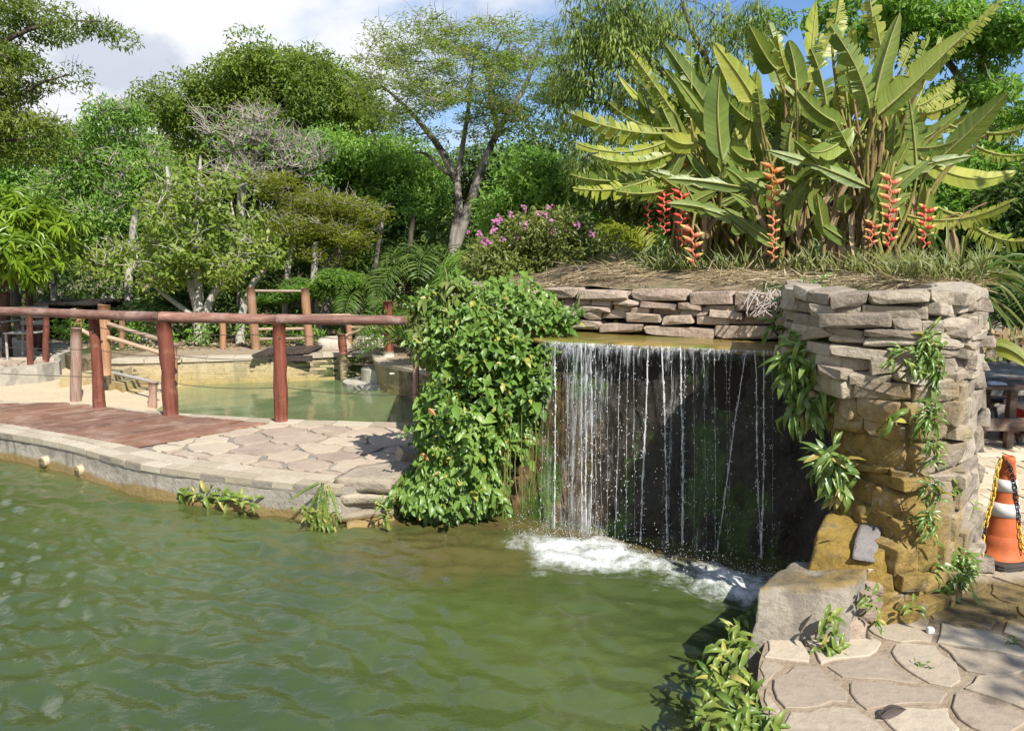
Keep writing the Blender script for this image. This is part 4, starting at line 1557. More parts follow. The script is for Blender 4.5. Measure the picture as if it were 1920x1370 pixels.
part('ledge', lb, m_lip, ffw, smooth=True)

# upper dry-stone wall
uw = thing('stone_wall', 'low dry-stone wall of pinkish slabs above the waterfall ledge', 'wall', (*((WL0 + WL1) / 2), 1.05))
wt_ = (WL1 - WL0); wlen = np.linalg.norm(wt_); wt_ = wt_ / wlen
wnrm = np.array([wt_[1], -wt_[0]])
core = [tuple(WL0 + wnrm * -0.06 - wt_ * 0.5), tuple(WL1 - wnrm * 0.06 + wt_ * 0.1), tuple(WL1 - wnrm * 0.3 + wt_ * 0.1), tuple(WL0 - wnrm * 0.3 - wt_ * 0.5)]
part('core', B().add(*prism(core, 1.10, 1.33)), m_core_shade, uw)
r = np.random.default_rng(77)
courses = [(1.085, 0.062, 0.30, 0.52), (1.145, 0.05, 0.14, 0.30), (1.193, 0.042, 0.10, 0.24), (1.235, 0.042, 0.12, 0.28), (1.275, 0.075, 0.24, 0.46)]
for ci, (z0, h, w0_, w1_) in enumerate(courses):
    u = -0.55 - r.uniform(0, 0.2)
    while u < wlen + 0.05:
        w = r.uniform(w0_, w1_)
        hh = h * r.uniform(0.85, 1.2)
        pr = r.uniform(-0.035, 0.035) + (0.03 if ci == 4 else 0.02 if ci == 0 else 0)
        c = WL0 + wt_ * (u + w / 2) + wnrm * (pr - 0.07)
        sag = 0.035 * math.sin(math.pi * np.clip((u + w / 2) / wlen, 0, 1)) if ci == 0 else 0
        place_rock(uw, 'stone', m_wallstone, (c[0], c[1], z0 + h / 2 - sag + r.uniform(-0.006, 0.006)), wt_, (w * 1.01, 0.26, hh * 1.2), r, 0.05)
        if r.random() < 0.35 and ci in (1, 2, 3):
            c2 = WL0 + wt_ * (u + w + 0.005) + wnrm * (pr - 0.02)
            place_rock(uw, 'small_stone', m_wallstone, (c2[0], c2[1], z0 + h * 0.5), wt_, (0.06, 0.12, h * 0.8), r, 0.2)
        u += w

# ================================================================== pillar
LV = [(1.40, [(1486, 4.05), (1555, 3.76), (1690, 3.64), (1796, 3.62), (1845, 4.02)]),
      (1.05, [(1486, 4.05), (1570, 3.74), (1695, 3.60), (1794, 3.58), (1841, 3.98)]),
      (0.70, [(1568, 4.10), (1618, 3.76), (1700, 3.55), (1790, 3.56), (1838, 3.95)]),
      (0.35, [(1572, 4.0), (1625, 3.60), (1700, 3.44), (1784, 3.52), (1834, 3.92)]),
      (-0.02, [(1566, 3.75), (1612, 3.24), (1695, 3.27), (1778, 3.48), (1837, 3.90)])]
_zs = np.array([l[0] for l in LV])[::-1]
_pp = np.array([[(XA(px, Y, z), Y) for px, Y in l] for z, l in LV])[::-1]


def pillar_line(z):
    p = np.array([[np.interp(z, _zs, _pp[:, i, k]) for k in (0, 1)] for i in range(5)])
    p = np.vstack([[float(np.interp(z, [0.7, 1.02], [2.06, 1.66])), 4.75], p, [2.50, 4.4], [2.53, 4.9]])
    return resample(p, 0.02)


pil = thing('stone_pillar', 'broad rough stone pillar stained mustard by algae at the right of the waterfall', 'pillar', (1.9, 3.9, 0))
zz = np.linspace(-0.6, 1.36, 40)
Lc = []
for z in zz:
    L = resample(offset_line(pillar_line(max(z, -0.02)), float(np.interp(z, [0.86, 1.05], [0.004, 0.05]))), 0.03)
    u = np.linspace(0, 1, 90)
    s = np.linspace(0, 1, len(L))
    Lc.append(np.c_[np.interp(u, s, L[:, 0]), np.interp(u, s, L[:, 1]), np.full(90, z)])
Lc = np.array(Lc).reshape(-1, 3)
T = np.stack([fbm(Lc, 7, 40 + q, 3) for q in range(3)], 1)
lump = 0.055 * fbm(Lc * [1, 1, 2.4], 3.6, 47, 2) * np.clip((1.02 - Lc[:, 2]) / 0.2, 0, 1)
Lc = Lc + T * [0.03, 0.03, 0.012] + np.c_[-lump * 0.3, -lump, lump * 0]
cb = B().add(Lc, grid_faces(40, 90)[:, ::-1])
part('core', cb, m_pillarcore, pil, smooth=True)
L = pillar_line(1.36)
part('core_top', B().add(*prism(np.vstack([offset_line(L, 0.06), [[2.3, 5.0], [1.7, 5.0]]]), 1.2, 1.362)), m_pillarcore, pil)
r = np.random.default_rng(91)
z = -0.03
while z < 1.40:
    top = z > 1.12
    h = r.choice([0.035, 0.045, 0.06, 0.085]) * r.uniform(0.9, 1.1) if top else r.choice([0.04, 0.06, 0.08, 0.12]) * r.uniform(0.9, 1.1)
    if 0.93 < z < 1.12:
        h = r.choice([0.05, 0.075, 0.11])
    L = resample(pillar_line(z + h / 2), 0.01)
    s = np.r_[0, np.cumsum(np.linalg.norm(np.diff(L, axis=0), axis=1))]
    u = 0.12 - r.uniform(0, 0.15)
    while u < s[-1] - 0.25:
        w = r.choice([0.12, 0.18, 0.26, 0.36]) * r.uniform(0.85, 1.15) if z > 0.93 else r.uniform(0.12, 0.36)
        uc = u + w / 2
        p = np.array([np.interp(uc, s, L[:, k]) for k in (0, 1)])
        q0 = np.array([np.interp(uc - 0.06, s, L[:, k]) for k in (0, 1)]); q1 = np.array([np.interp(uc + 0.06, s, L[:, k]) for k in (0, 1)])
        t = (q1 - q0) / (np.linalg.norm(q1 - q0) + 1e-9)
        if u > 0.3:
            ta = np.array([np.interp(uc - w * 0.5, s, L[:, k]) for k in (0, 1)]); tb_ = np.array([np.interp(uc + w * 0.5, s, L[:, k]) for k in (0, 1)])
            e1, e2 = p - ta, tb_ - p
            if (e1 @ e2) / (np.linalg.norm(e1) * np.linalg.norm(e2) + 1e-9) < 0.93:
                w = 0.15; uc = u + w / 2
                p = np.array([np.interp(uc, s, L[:, k]) for k in (0, 1)])
        n = np.array([t[1], -t[0]])
        dp = 0.20
        pr = r.uniform(-0.03, 0.03) * (0.4 if h > 0.085 else 1)
        c = p + n * (pr - dp / 2 + 0.035)
        hh = min(h * r.uniform(0.92, 1.22), 1.43 - z)
        if z < 0.93 and r.random() < 0.16:
            u += w * 0.97
            continue
        place_rock(pil, 'stone', m_pillar, (c[0], c[1], z + h / 2 + r.uniform(-0.012, 0.012)), t, (w * 1.03, dp, hh * 1.06), r, 0.07)
        u += w * 0.97
    z += h * 0.97

# stepped blocks at the pillar's foot, towards the pool
m_slab = stone_mat('grey_slab', [(0.13, 0.115, 0.095), (0.25, 0.22, 0.175), (0.345, 0.30, 0.235)], 5.0, 1.0, lambda M: [
    (M.math('MULTIPLY', M.mr(M.math('ADD', M.sepz()['Z'], M.math('MULTIPLY', M.math('SUBTRACT', M.noise(6, None, 5, 0.65), 0.5), 0.10)), 0.185, 0.225), 0.85), M.ramp(M.noise(13, None, 5, 0.7), [(0.3, (0.08, 0.055, 0.012)), (0.7, (0.30, 0.20, 0.05))])),
    (M.math('MULTIPLY', M.mr(M.voro(2.2, M.N('ShaderNodeVectorMath', {0: M.pos(), 1: M.N('ShaderNodeTexNoise', {'Scale': 3.0}).outputs['Color']}, operation='ADD').outputs[0], 'DISTANCE_TO_EDGE'), 0.006, 0.001), M.math('MULTIPLY', M.mr(M.noise(2.2, None, 3), 0.5, 0.6), 0.7)), (0.06, 0.05, 0.04)),
    (M.math('MULTIPLY', M.mr(M.noise(4.5, M.pos((1, 1, 0.4)), 6, 0.65), 0.50, 0.62), 0.55), (0.13, 0.11, 0.085))], 0.4, 0.0)
m_mustard = stone_mat('algae_block', [(0.09, 0.06, 0.014), (0.23, 0.15, 0.03), (0.33, 0.235, 0.06)], 6, 1.0, lambda M: [
    (M.math('MULTIPLY', M.mr(M.noise(3, None, 5, 0.7), 0.55, 0.66), 0.8), (0.10, 0.085, 0.065))], 0.4, 0.0)
sb = thing('stone_buttress', 'stepped stone buttress with a cracked grey slab front and mustard top', 'buttress', (1.2, 3.4, 0))
slab = [A(1374, 1262, 3.02) + [0, 0, -0.35], A(1592, 1238, 3.06) + [0, 0, -0.06], A(1640, 1200, 3.6) + [0, 0, -0.1], A(1400, 1230, 3.7) + [0, 0, -0.35],
        A(1424, 1098, 3.16), A(1596, 1096, 3.16), A(1648, 1046, 3.52), A(1484, 1052, 3.55)]
part('slab', B().add(*hexa(slab, (26, 14, 22), 0.020, 9, 3, 4)), m_slab, sb)
up = [A(1496, 1080, 3.36) + [0, 0, -0.2], A(1655, 1080, 3.30) + [0, 0, -0.2], A(1720, 1060, 3.9), A(1520, 1060, 4.0) + [0, 0, -0.2],
      A(1524, 1035, 3.40), A(1655, 1046, 3.34), A(1682, 985, 3.62), A(1546, 955, 3.72)]
part('block', B().add(*hexa(up, (22, 14, 16), 0.026, 11, 13, 4)), m_mustard, sb)
face = [A(1596, 1050, 3.325), A(1640, 1056, 3.315), A(1650, 1050, 3.46), A(1606, 1050, 3.48),
        A(1612, 982, 3.545), A(1654, 988, 3.525), A(1660, 980, 3.68), A(1614, 978, 3.70)]
part('grey_stone', B().add(*hexa(face, (6, 4, 6), 0.010, 9, 23)), stone_mat('grey_face', [(0.11, 0.10, 0.10), (0.19, 0.175, 0.165), (0.27, 0.24, 0.225)], 6, 0.9, None, 0.3, 0.0), sb)
for (x0, y0, x1, y1, Yq, sd) in ((1618, 1058, 1652, 1090, 3.36, 1), (1622, 1094, 1654, 1112, 3.3, 2), (1606, 1118, 1650, 1160, 3.22, 3), (1580, 1165, 1625, 1215, 3.14, 4)):
    p0, p1 = A(x0, y1, Yq), A(x1, y0, Yq)
    c = (p0 + p1) / 2 + [0, 0.03, 0]
    place_rock(sb, 'stone', m_wallstone, c, (1, 0.2), (abs(p1[0] - p0[0]) * 1.1, 0.10, abs(p1[2] - p0[2]) * 1.1), np.random.default_rng(sd), 0.15)

# stones at the end of the walkway
ss = thing('stone_stack', 'stack of flat tan stones at the corner of the walkway beside the leafy shrub', 'stones', (*G(690, 930)[:2], 0))
m_stack = stone_mat('stack_stone', [(0.21, 0.175, 0.13), (0.33, 0.28, 0.21), (0.42, 0.36, 0.27)], 5, 0.9, lambda M: [(M.math('MULTIPLY', M.mr(M.sepz()['Z'], -0.19, -0.225), 0.8), (0.26, 0.17, 0.04))], 0.35, 0.3, 0.8)
def flat_px(fl_, fr_, br_, bl_, zb, zt, sd, amp=0.018):
    q = [G(*p, zt) for p in (fl_, fr_, br_, bl_)]
    cen = np.mean(q, 0)
    top = [p for p in q]
    k_ = 1.0 - 0.05 * (sd % 2)
    top = [cen + (p - cen) * k_ for p in q]
    bot = [cen + (p - cen) * (k_ - 0.05) for p in q]
    for p in bot: p[2] = zb
    return B().add(*hexa(bot + top, (10, 8, 3), amp, 6, sd))
for a in [((620, 897), (735, 905), (795, 858), (672, 872), -0.045, 0.045, 1), ((632, 928), (738, 930), (790, 880), (660, 890), -0.128, -0.060, 2),
          ((640, 948), (735, 945), (780, 895), (660, 905), -0.185, -0.142, 3), ((632, 968), (745, 955), (790, 905), (655, 915), -0.235, -0.178, 4),
          ((645, 990), (752, 968), (800, 925), (650, 935), -0.40, -0.222, 5)]:
    part('stone', flat_px(*a), m_stack, ss, smooth=True)
p0 = G(775, 868)
o = place_rock(None, 'rock', m_stack, p0 + [0, 0.03, 0.04], (1, 0.3), (0.25, 0.2, 0.12), np.random.default_rng(8), 0.2)
tag(o, 'dark rounded rock on the flagstones in the shade of the leafy shrub', 'rock')

# ================================================================== paving at the right
rp = pave_edge[:5] + [np.array([0.66, 1.2]), np.array([5.2, 1.2]), np.array([5.2, 4.75]), np.array([2.3, 4.75]), np.array([2.25, 4.0]), np.array([1.5, 3.35]), np.array([1.1, 3.2])]
slab_poly = [np.array([0.6, -2.5])] + pave_edge[::-1] + [np.array([1.15, 3.3]), np.array([1.6, 3.6]), np.array([2.2, 4.3]), np.array([2.3, 7.6]), np.array([7.5, 7.6]), np.array([7.5, -2.5])]
rpv = part('path', B().add(*prism(slab_poly[1:], -0.9, -0.008)), m_joint, kind='structure', loc=(2.5, 3.2, 0))
flagstones(rpv, rp, 0.235, 23, 0.0, m_flag_r, 0.014, 0.045, stretch=(1.4, 0.85))
m_pbrick = stone_mat('paving_brick', [(0.43, 0.35, 0.235), (0.52, 0.445, 0.315), (0.60, 0.525, 0.395)], 6, 0.3, None, 0.2, 0.55)
y = 4.8
k = 0
r = np.random.default_rng(31)
while y < 7.25:
    x = 2.45 + (0.12 if k % 2 else 0)
    while x < 5.6:
        if x > 2.3 + 0.12 * (y - 4.8):
            ring = np.array([(x, y), (x + 0.228, y), (x + 0.228, y + 0.113), (x, y + 0.113)])
            part('brick', B().add(*flagstone_like(ring, -0.002 + r.uniform(-0.003, 0.003), 0.04, r)), m_pbrick, rpv)
        x += 0.24
    y += 0.125; k += 1
# ================================================================== falling water
def mk_fallwater(name, alpha_lo, alpha_hi, white=0.75):
    M = MT(name)
    d = M.N('ShaderNodeBsdfPrincipled', {'Base Color': (white, white * 1.02, white * 1.03, 1), 'Roughness': 0.12, 'Specular IOR Level': 0.8}).outputs[0]
    t = M.N('ShaderNodeBsdfTranslucent', {'Color': (white, white, white, 1)}).outputs[0]
    ms = M.N('ShaderNodeMixShader'); M.set(ms.inputs[0], 0.3); M.set(ms.inputs[1], d); M.set(ms.inputs[2], t)
    tr = M.N('ShaderNodeBsdfTransparent').outputs[0]
    n = M.noise(1.0, M.pos((55, 55, 16.0)), 4, 0.65)
    a = M.mr(n, 0.40, 0.62, alpha_lo, alpha_hi)
    m2 = M.N('ShaderNodeMixShader'); M.set(m2.inputs[0], a); M.set(m2.inputs[1], tr); M.set(m2.inputs[2], ms.outputs[0])
    return M.done(m2.outputs[0])


def mk_film():
    M = MT('water_film')
    dens = attr(M, 'flow')
    n1 = M.noise(1.0, M.pos((46, 46, 1.0)), 5, 0.7)
    n2 = M.noise(1.0, M.pos((120, 120, 7.0)), 3, 0.7)
    n3 = M.noise(1.0, M.pos((9, 9, 5.0)), 4, 0.7)
    s = M.math('ADD', M.math('MULTIPLY', n1, 0.55), M.math('ADD', M.math('MULTIPLY', n2, 0.25), M.math('MULTIPLY', n3, 0.30)))
    s = M.math('ADD', s, M.math('MULTIPLY', M.math('SUBTRACT', dens, 0.5), 0.36))
    a = M.math('MULTIPLY', M.mr(s, 0.49, 0.70), M.mr(dens, 0.0, 0.35, 0, 0.66))
    d = M.N('ShaderNodeBsdfPrincipled', {'Base Color': (0.72, 0.74, 0.75, 1), 'Roughness': 0.15, 'Specular IOR Level': 0.7, 'Normal': M.bump(s, 0.9, 0.02)}).outputs[0]
    t = M.N('ShaderNodeBsdfTranslucent', {'Color': (0.7, 0.72, 0.73, 1)}).outputs[0]
    ms = M.N('ShaderNodeMixShader'); M.set(ms.inputs[0], 0.25); M.set(ms.inputs[1], d); M.set(ms.inputs[2], t)
    tr = M.N('ShaderNodeBsdfTransparent').outputs[0]
    gl = M.N('ShaderNodeBsdfGlossy', {'Color': (0.9, 0.95, 1, 1), 'Roughness': 0.08, 'Normal': M.bump(s, 1.0, 0.03)}).outputs[0]
    m0 = M.N('ShaderNodeMixShader'); M.set(m0.inputs[0], M.mr(dens, 0.3, 0.7, 0, 0.06)); M.set(m0.inputs[1], tr); M.set(m0.inputs[2], gl)
    m2 = M.N('ShaderNodeMixShader'); M.set(m2.inputs[0], a); M.set(m2.inputs[1], m0.outputs[0]); M.set(m2.inputs[2], ms.outputs[0])
    return M.done(m2.outputs[0])


wf = thing('waterfall', 'curtain of thin white water strands falling from the stone ledge into the pool', 'waterfall', (*((FB0 + FB1) / 2)[:2], ZW))


def lip_at(px):
    """point on the edge of the ledge that is seen at column px"""
    best = min(lip_line_d, key=lambda q: abs(q[0] - px))
    return best[1].copy()


def to_px(p):
    X, Y, Z = p
    zc = Y * CP + (CH - Z) * SP
    v = (Y * SP - (CH - Z) * CP)
    return 960 + F * X / zc, 685 - F * v / zc


_dl = resample(lip_line, 0.01)
lip_line_d = [(to_px(p)[0], p) for p in _dl]
# film: from the lip down
cols = np.linspace(1012, 1462, 120)
nv = 50
Vv = np.zeros((120, nv, 3)); dens = np.zeros((120, nv))
for i, px in enumerate(cols):
    p = lip_at(px) + nf * 0.006
    t = np.linspace(0, 1, nv)
    zb = ZW - 0.03
    Vv[i, :, 2] = p[2] - 0.012 - (p[2] - zb) * t
    out = 0.012 + 0.10 * np.sqrt(t)
    Vv[i, :, :2] = p[:2] + nf[:2] * out[:, None]
    base = np.interp(px, [1012, 1032, 1045, 1062, 1085, 1118, 1150, 1185, 1230, 1265, 1290, 1330, 1370, 1410, 1440, 1462],
                     [0.0, 0.25, 0.50, 0.30, 0.56, 0.50, 0.34, 0.26, 0.14, 0.38, 0.24, 0.34, 0.24, 0.16, 0.22, 0.0])
    top = np.interp(px, [1012, 1040, 1200, 1300, 1400, 1462], [0.3, 0.72, 0.62, 0.58, 0.56, 0.4]) * np.exp(-t / 0.12)
    dens[i] = np.clip(np.maximum(base * (1 - 0.25 * t), top) + (t > 0.82) * (t - 0.82) * 1.2 * (base > 0.3), 0, 1)
Pv = Vv.reshape(-1, 3)
Pv[:, :2] += nf[:2] * (0.010 * fbm(Pv * [1, 1, 0.15], 16, 5, 3) + 0.012 * fbm(Pv, 7, 6, 2))[:, None]
film = part('water_film', B().add(Pv, grid_faces(120, nv)), mk_film(), wf, smooth=True)
a = film.data.attributes.new('flow', 'FLOAT', 'POINT')
a.data.foreach_set('value', dens.ravel().astype(np.float32))

m_strand = mk_fallwater('water_strand', 0.15, 0.9, 0.82)
m_drop = mk_fallwater('water_drops', 0.7, 0.95, 0.85)
octV = np.array([[1, 0, 0], [-1, 0, 0], [0, 1, 0], [0, -1, 0], [0, 0, 1], [0, 0, -1.0]])
octF = np.array([[0, 2, 4], [2, 1, 4], [1, 3, 4], [3, 0, 4], [2, 0, 5], [1, 2, 5], [3, 1, 5], [0, 3, 5]])


def drops_geo(b, P, R, st):
    n = len(P)
    V = P[:, None, :] + octV[None] * R[:, None, None] * np.stack([np.ones(n), np.ones(n), st], 1)[:, None, :]
    Fc = (octF[None] + 6 * np.arange(n)[:, None, None]).reshape(-1, 3)
    b.add(V.reshape(-1, 3), Fc)


strands = [(1042, 1044, 0.0055), (1062, 1066, .003), (1076, 1074, 0.004), (1090, 1090, .006), (1098, 1100, .005), (1108, 1108, .005), (1118, 1116, .004), (1130, 1128, .003), (1142, 1140, .003),
           (1166, 1152, 0.0045), (1180, 1172, 0.004), (1188, 1186, .003), (1217, 1202, 0.0065), (1241, 1251, 0.0065), (1262, 1252, 0.003), (1276, 1280, 0.0075), (1284, 1277, .004),
           (1300, 1302, .0025), (1320, 1322, .003), (1339, 1345, 0.0042), (1360, 1362, .0025), (1372, 1368, .0025), (1402, 1347, 0.0050), (1414, 1424, 0.0055), (1434, 1428, 0.0065), (1446, 1448, .0025), (1024, 1012, .004)]
db = B()
r = np.random.default_rng(17)
for i, (x0, x1, rad) in enumerate(strands):
    p = lip_at(x0) + nf * 0.012
    e = lip_at(np.clip(x1, 1015, 1475))
    # foot column adjusted for the tilt of the view
    q = np.array([e[0], e[1], ZW]) + nf * (0.10 + 0.02 * r.random())
    q[0] = XA(x1, q[1], ZW)
    n = 70
    t = np.linspace(0, 1, n)
    P = np.zeros((n, 3))
    P[:, 2] = p[2] - 0.005 + (q[2] - p[2]) * t
    tt = np.sqrt(t)
    P[:, :2] = p[:2] + (q[:2] - p[:2]) * (0.35 * tt + 0.65 * t)[:, None]
    P[:, 0] += 0.006 * np.cumsum(r.normal(0, 1, n)) * 0.14
    big = rad > 0.004
    beads = np.clip(vnoise(np.c_[t * 40, np.full(n, i * 3.3), t * 0], 1.0, 3 + i), -0.4, 1)
    R = rad * (1.45 if rad > 0.0045 else 0.7) * (0.45 + 0.75 * np.clip(beads, 0, 1) * np.clip(t * 3, 0, 1)) * (1.0 if big else (1 - 0.55 * t))
    part('water_strand', B().add(*tube(P, R, 5)), m_strand, wf, smooth=True)
    m = int(55 * rad / 0.005)
    k = r.integers(4, n, m)
    D = P[k] + r.normal(0, 0.013, (m, 3)) * np.array([1, 0.7, 1.0]) * (0.4 + t[k])[:, None]
    drops_geo(db, D, r.uniform(0.0012, 0.0042, m), r.uniform(0.9, 2.6, m))
# splash
m = 1300
tpos = r.uniform(-0.02, 1.0, m)
dn_ = np.interp(tpos, [0, 0.1, 0.3, 0.55, 0.8, 1.0], [0.3, 1, 1, 0.6, 1, 0.3])
keep = r.random(m) < dn_
tpos = tpos[keep]; m = len(tpos)
off = np.abs(r.normal(0.12, 0.13, m))
S = FB0 + (FB1 - FB0) * tpos[:, None] + nf * off[:, None]
S[:, 2] = ZW + np.abs(r.exponential(0.055, m)) + 0.01
drops_geo(db, S, r.uniform(0.001, 0.0036, m), r.uniform(0.8, 1.5, m))
m = 260
tpos = r.uniform(0, 1.0, m)
S = FB0 + (FB1 - FB0) * tpos[:, None] + nf * r.uniform(0.03, 0.14, m)[:, None]
S[:, 2] = ZW + r.uniform(0.05, 1.1, m) ** 1.2
drops_geo(db, S, r.uniform(0.001, 0.0022, m), r.uniform(1.2, 3.0, m))
part('water_drops', db, m_drop, wf, kind='stuff', smooth=True)

# ================================================================== leaves
T2V = np.array([[0, 0, 0], [0.42, 0.5, 0.10], [1, 0, -0.10], [0.42, -0.5, 0.10]])
T2F = np.array([[0, 3, 2], [0, 2, 1]])
T8V = np.array([[0, 0, 0], [.33, 0, .02], [.70, 0, -.02], [1, 0, -.16], [.30, .46, .13], [.66, .36, .06], [.30, -.46, .13], [.66, -.36, .06]])
T8F = np.array([[0, 6, 1], [0, 1, 4], [1, 6, 7], [1, 7, 2], [1, 2, 5], [1, 5, 4], [2, 7, 3], [2, 3, 5]])
# lance-shaped, drooping
TLV = np.array([[0, 0, 0], [.25, 0, .07], [.55, 0, .06], [.80, 0, -.03], [1, 0, -.18], [.25, .36, .12], [.55, .5, .12], [.80, .33, .01], [.25, -.36, .12], [.55, -.5, .12], [.80, -.33, .01]])
TLF = np.array([[0, 8, 1], [0, 1, 5], [1, 8, 9], [1, 9, 2], [1, 2, 6], [1, 6, 5], [2, 9, 10], [2, 10, 3], [2, 3, 7], [2, 7, 6], [3, 10, 4], [3, 4, 7]])
GRV = TLV.copy(); GRV[5:8, 2] = GRV[1:4, 2]; GRV[8:11, 2] = GRV[1:4, 2]
T3V = np.array([[0, 0, 0], [0.35, 0.5, 0.06], [0.75, 0.32, 0.0], [1, 0, -0.22], [0.75, -0.32, 0.0], [0.35, -0.5, 0.06]])
T3F = np.array([[0, 5, 1], [1, 5, 4], [1, 4, 2], [2, 4, 3]])


def norm(a):
    return a / (np.linalg.norm(a, axis=-1, keepdims=True) + 1e-9)


def leaves_geo(P, D, N_, L, W, TV=T2V, TF=T2F):
    D = norm(D)
    Yv = norm(np.cross(N_, D))
    Zv = np.cross(D, Yv)
    L = np.broadcast_to(L, (len(P),)); W = np.broadcast_to(W, (len(P),))
    V = P[:, None] + TV[None, :, 0:1] * (D * L[:, None])[:, None] + TV[None, :, 1:2] * (Yv * W[:, None])[:, None] + TV[None, :, 2:3] * (Zv * L[:, None])[:, None]
    Fc = (TF[None] + len(TV) * np.arange(len(P))[:, None, None]).reshape(-1, 3)
    return V.reshape(-1, 3), Fc


def rdir(r, n):
    return norm(r.normal(0, 1, (n, 3)))


def template_mesh(name, TV, TF, mat, L, W):
    b = B().add(TV * [L, W, L], TF)
    me = b.mesh(name, smooth=True)
    me.materials.append(mat)
    return me


def crown_points(r, ells, Yc, n, depth, outer=0.55, front=0.35, sh=30):
    """clump centres in a union of picture ellipses put at distance Yc, each with its own depth"""
    ells = np.array([e[:4] for e in ells], float)
    ells[:, 2:] = np.maximum(ells[:, 2:] - sh, ells[:, 2:] * 0.45)
    w = ells[:, 2] * ells[:, 3]; w /= w.sum()
    k = r.choice(len(ells), n, p=w)
    d = rdir(r, n)
    d[:, 1] -= front * r.random(n); d = norm(d)
    rad = r.uniform(outer ** 2, 1, n) ** 0.5
    q = d * rad[:, None]
    out = np.zeros((n, 3))
    for i in range(n):
        cx, cy, rx, ry = ells[k[i]]
        Y = Yc + q[i, 1] * depth
        out[i] = A(cx + q[i, 0] * rx, cy - q[i, 2] * ry, Yc)
        out[i] += np.array([0, Y - Yc, 0])
    return out, q


def skeleton(b, limbs, clumps, r, seg=5, twig=0.006, rmax=0.09, up=0.25, sides=5):
    """branches from given limbs (list of (points, radii)) to every clump centre"""
    NP, NR = [], []
    for pts, rad in limbs:
        pts = np.asarray(pts, float)
        L = smoothline(pts, 8 * (len(pts) - 1)) if len(pts) > 2 else np.linspace(pts[0], pts[-1], 8)
        R = np.interp(np.linspace(0, 1, len(L)), np.linspace(0, 1, len(rad)), rad)
        b.add(*tube(L, R, 9))
        NP.append(L[len(L) // 5:]); NR.append(R[len(L) // 5:])
    NP = np.concatenate(NP); NR = np.concatenate(NR)
    ref = NP.mean(0)
    order = np.argsort(np.min(np.linalg.norm(clumps[:, None] - NP[None], axis=2), axis=1))
    for i in order:
        c = clumps[i]
        d = np.linalg.norm(NP - c, axis=1) + np.maximum(NP[:, 2] - c[2], 0) * 1.5
        j = np.argmin(d)
        p = NP[j]
        dist = np.linalg.norm(c - p)
        r0 = min(NR[j] * 0.72, rmax, 0.012 + 0.022 * dist)
        mid = p * 0.45 + c * 0.55 + np.array([r.normal(0, 0.10), r.normal(0, 0.10), up * r.uniform(0.2, 0.9)]) * dist
        L = bez(p, mid, c, seg + 1)
        L[1:-1] += r.normal(0, 0.025, (seg - 1, 3)) * dist
        R = np.linspace(r0, max(twig, r0 * 0.25), seg + 1)
        b.add(*tube(L, R, sides, False))
        NP = np.concatenate([NP, L[2:]]); NR = np.concatenate([NR, R[2:]])


def twigs(b, clumps, cr, r, k=5, rad=0.005):
    for c in clumps:
        for _ in range(k):
            d = rdir(r, 1)[0]; d[2] = abs(d[2]) * 0.8 + 0.1
            e = c + d * cr * r.uniform(0.7, 1.25)
            m = (c + e) / 2 + r.normal(0, 0.12, 3) * cr
            b.add(*tube(np.array([c, m, e]), [rad, rad * 0.8, rad * 0.4], 3, False))


def clump_leaves(b, clumps, cr, n_per, L, W, r, flat=0.6, style='any', TV=T2V, TF=T2F, droop=0.35, hollow=0.35):
    n = len(clumps) * n_per
    c = np.repeat(clumps, n_per, 0)
    crs = np.repeat(np.broadcast_to(cr, (len(clumps),)) * r.uniform(0.7, 1.25, len(clumps)), n_per)
    d = rdir(r, n)
    rad = r.uniform(hollow, 1, n) ** 0.6
    P = c + d * (crs * rad)[:, None] * np.array([1, 1, flat])
    if style == 'any':
        D = norm(rdir(r, n) + d * 0.5 - np.array([0, 0, droop]))
        N_ = norm(d * 0.7 + rdir(r, n) * 0.65 + np.array([0.15, -0.3, 0.75]))
    elif style == 'droop':
        D = norm(d * np.array([1, 1, 0.3]) * 0.6 + rdir(r, n) * 0.35 - np.array([0, 0, 0.9]))
        N_ = norm(d + rdir(r, n) * 0.4 + np.array([0, -0.2, 0.4]))
    elif style == 'flat':
        D = norm(rdir(r, n) * np.array([1, 1, 0.25]) - np.array([0, 0, 0.12]))
        N_ = norm(rdir(r, n) * 0.45 + np.array([0, 0, 1.0]))
    b.add(*leaves_geo(P, D, N_, L * r.uniform(0.65, 1.25, n), W * r.uniform(0.7, 1.2, n), TV, TF))


def rosettes(b, clumps, cr, n_ros, n_leaf, L, W, r, flat=0.8, TV=T3V, TF=T3F, droop=0.5):
    """whorls of long leaves at twig ends"""
    n = len(clumps) * n_ros
    c = np.repeat(clumps, n_ros, 0)
    d = rdir(r, n); d[:, 1] -= 0.25; d = norm(d)
    P = c + d * (cr * r.uniform(0.45, 1, n) ** 0.5)[:, None] * np.array([1, 1, flat])
    ax = norm(d * 0.7 + np.array([0, 0, 0.6]))
    P = np.repeat(P, n_leaf, 0); ax = np.repeat(ax, n_leaf, 0)
    q = rdir(r, n * n_leaf)
    q = norm(q - (q * ax).sum(1)[:, None] * ax)
    D = norm(q + ax * r.uniform(-0.2, 0.5, (len(q), 1)) - np.array([0, 0, 1]) * droop * r.uniform(0.3, 1.3, (len(q), 1)))
    N_ = norm(ax + np.array([0, 0, 0.5]))
    b.add(*leaves_geo(P, D, N_, L * r.uniform(0.7, 1.2, len(q)), W, TV, TF))


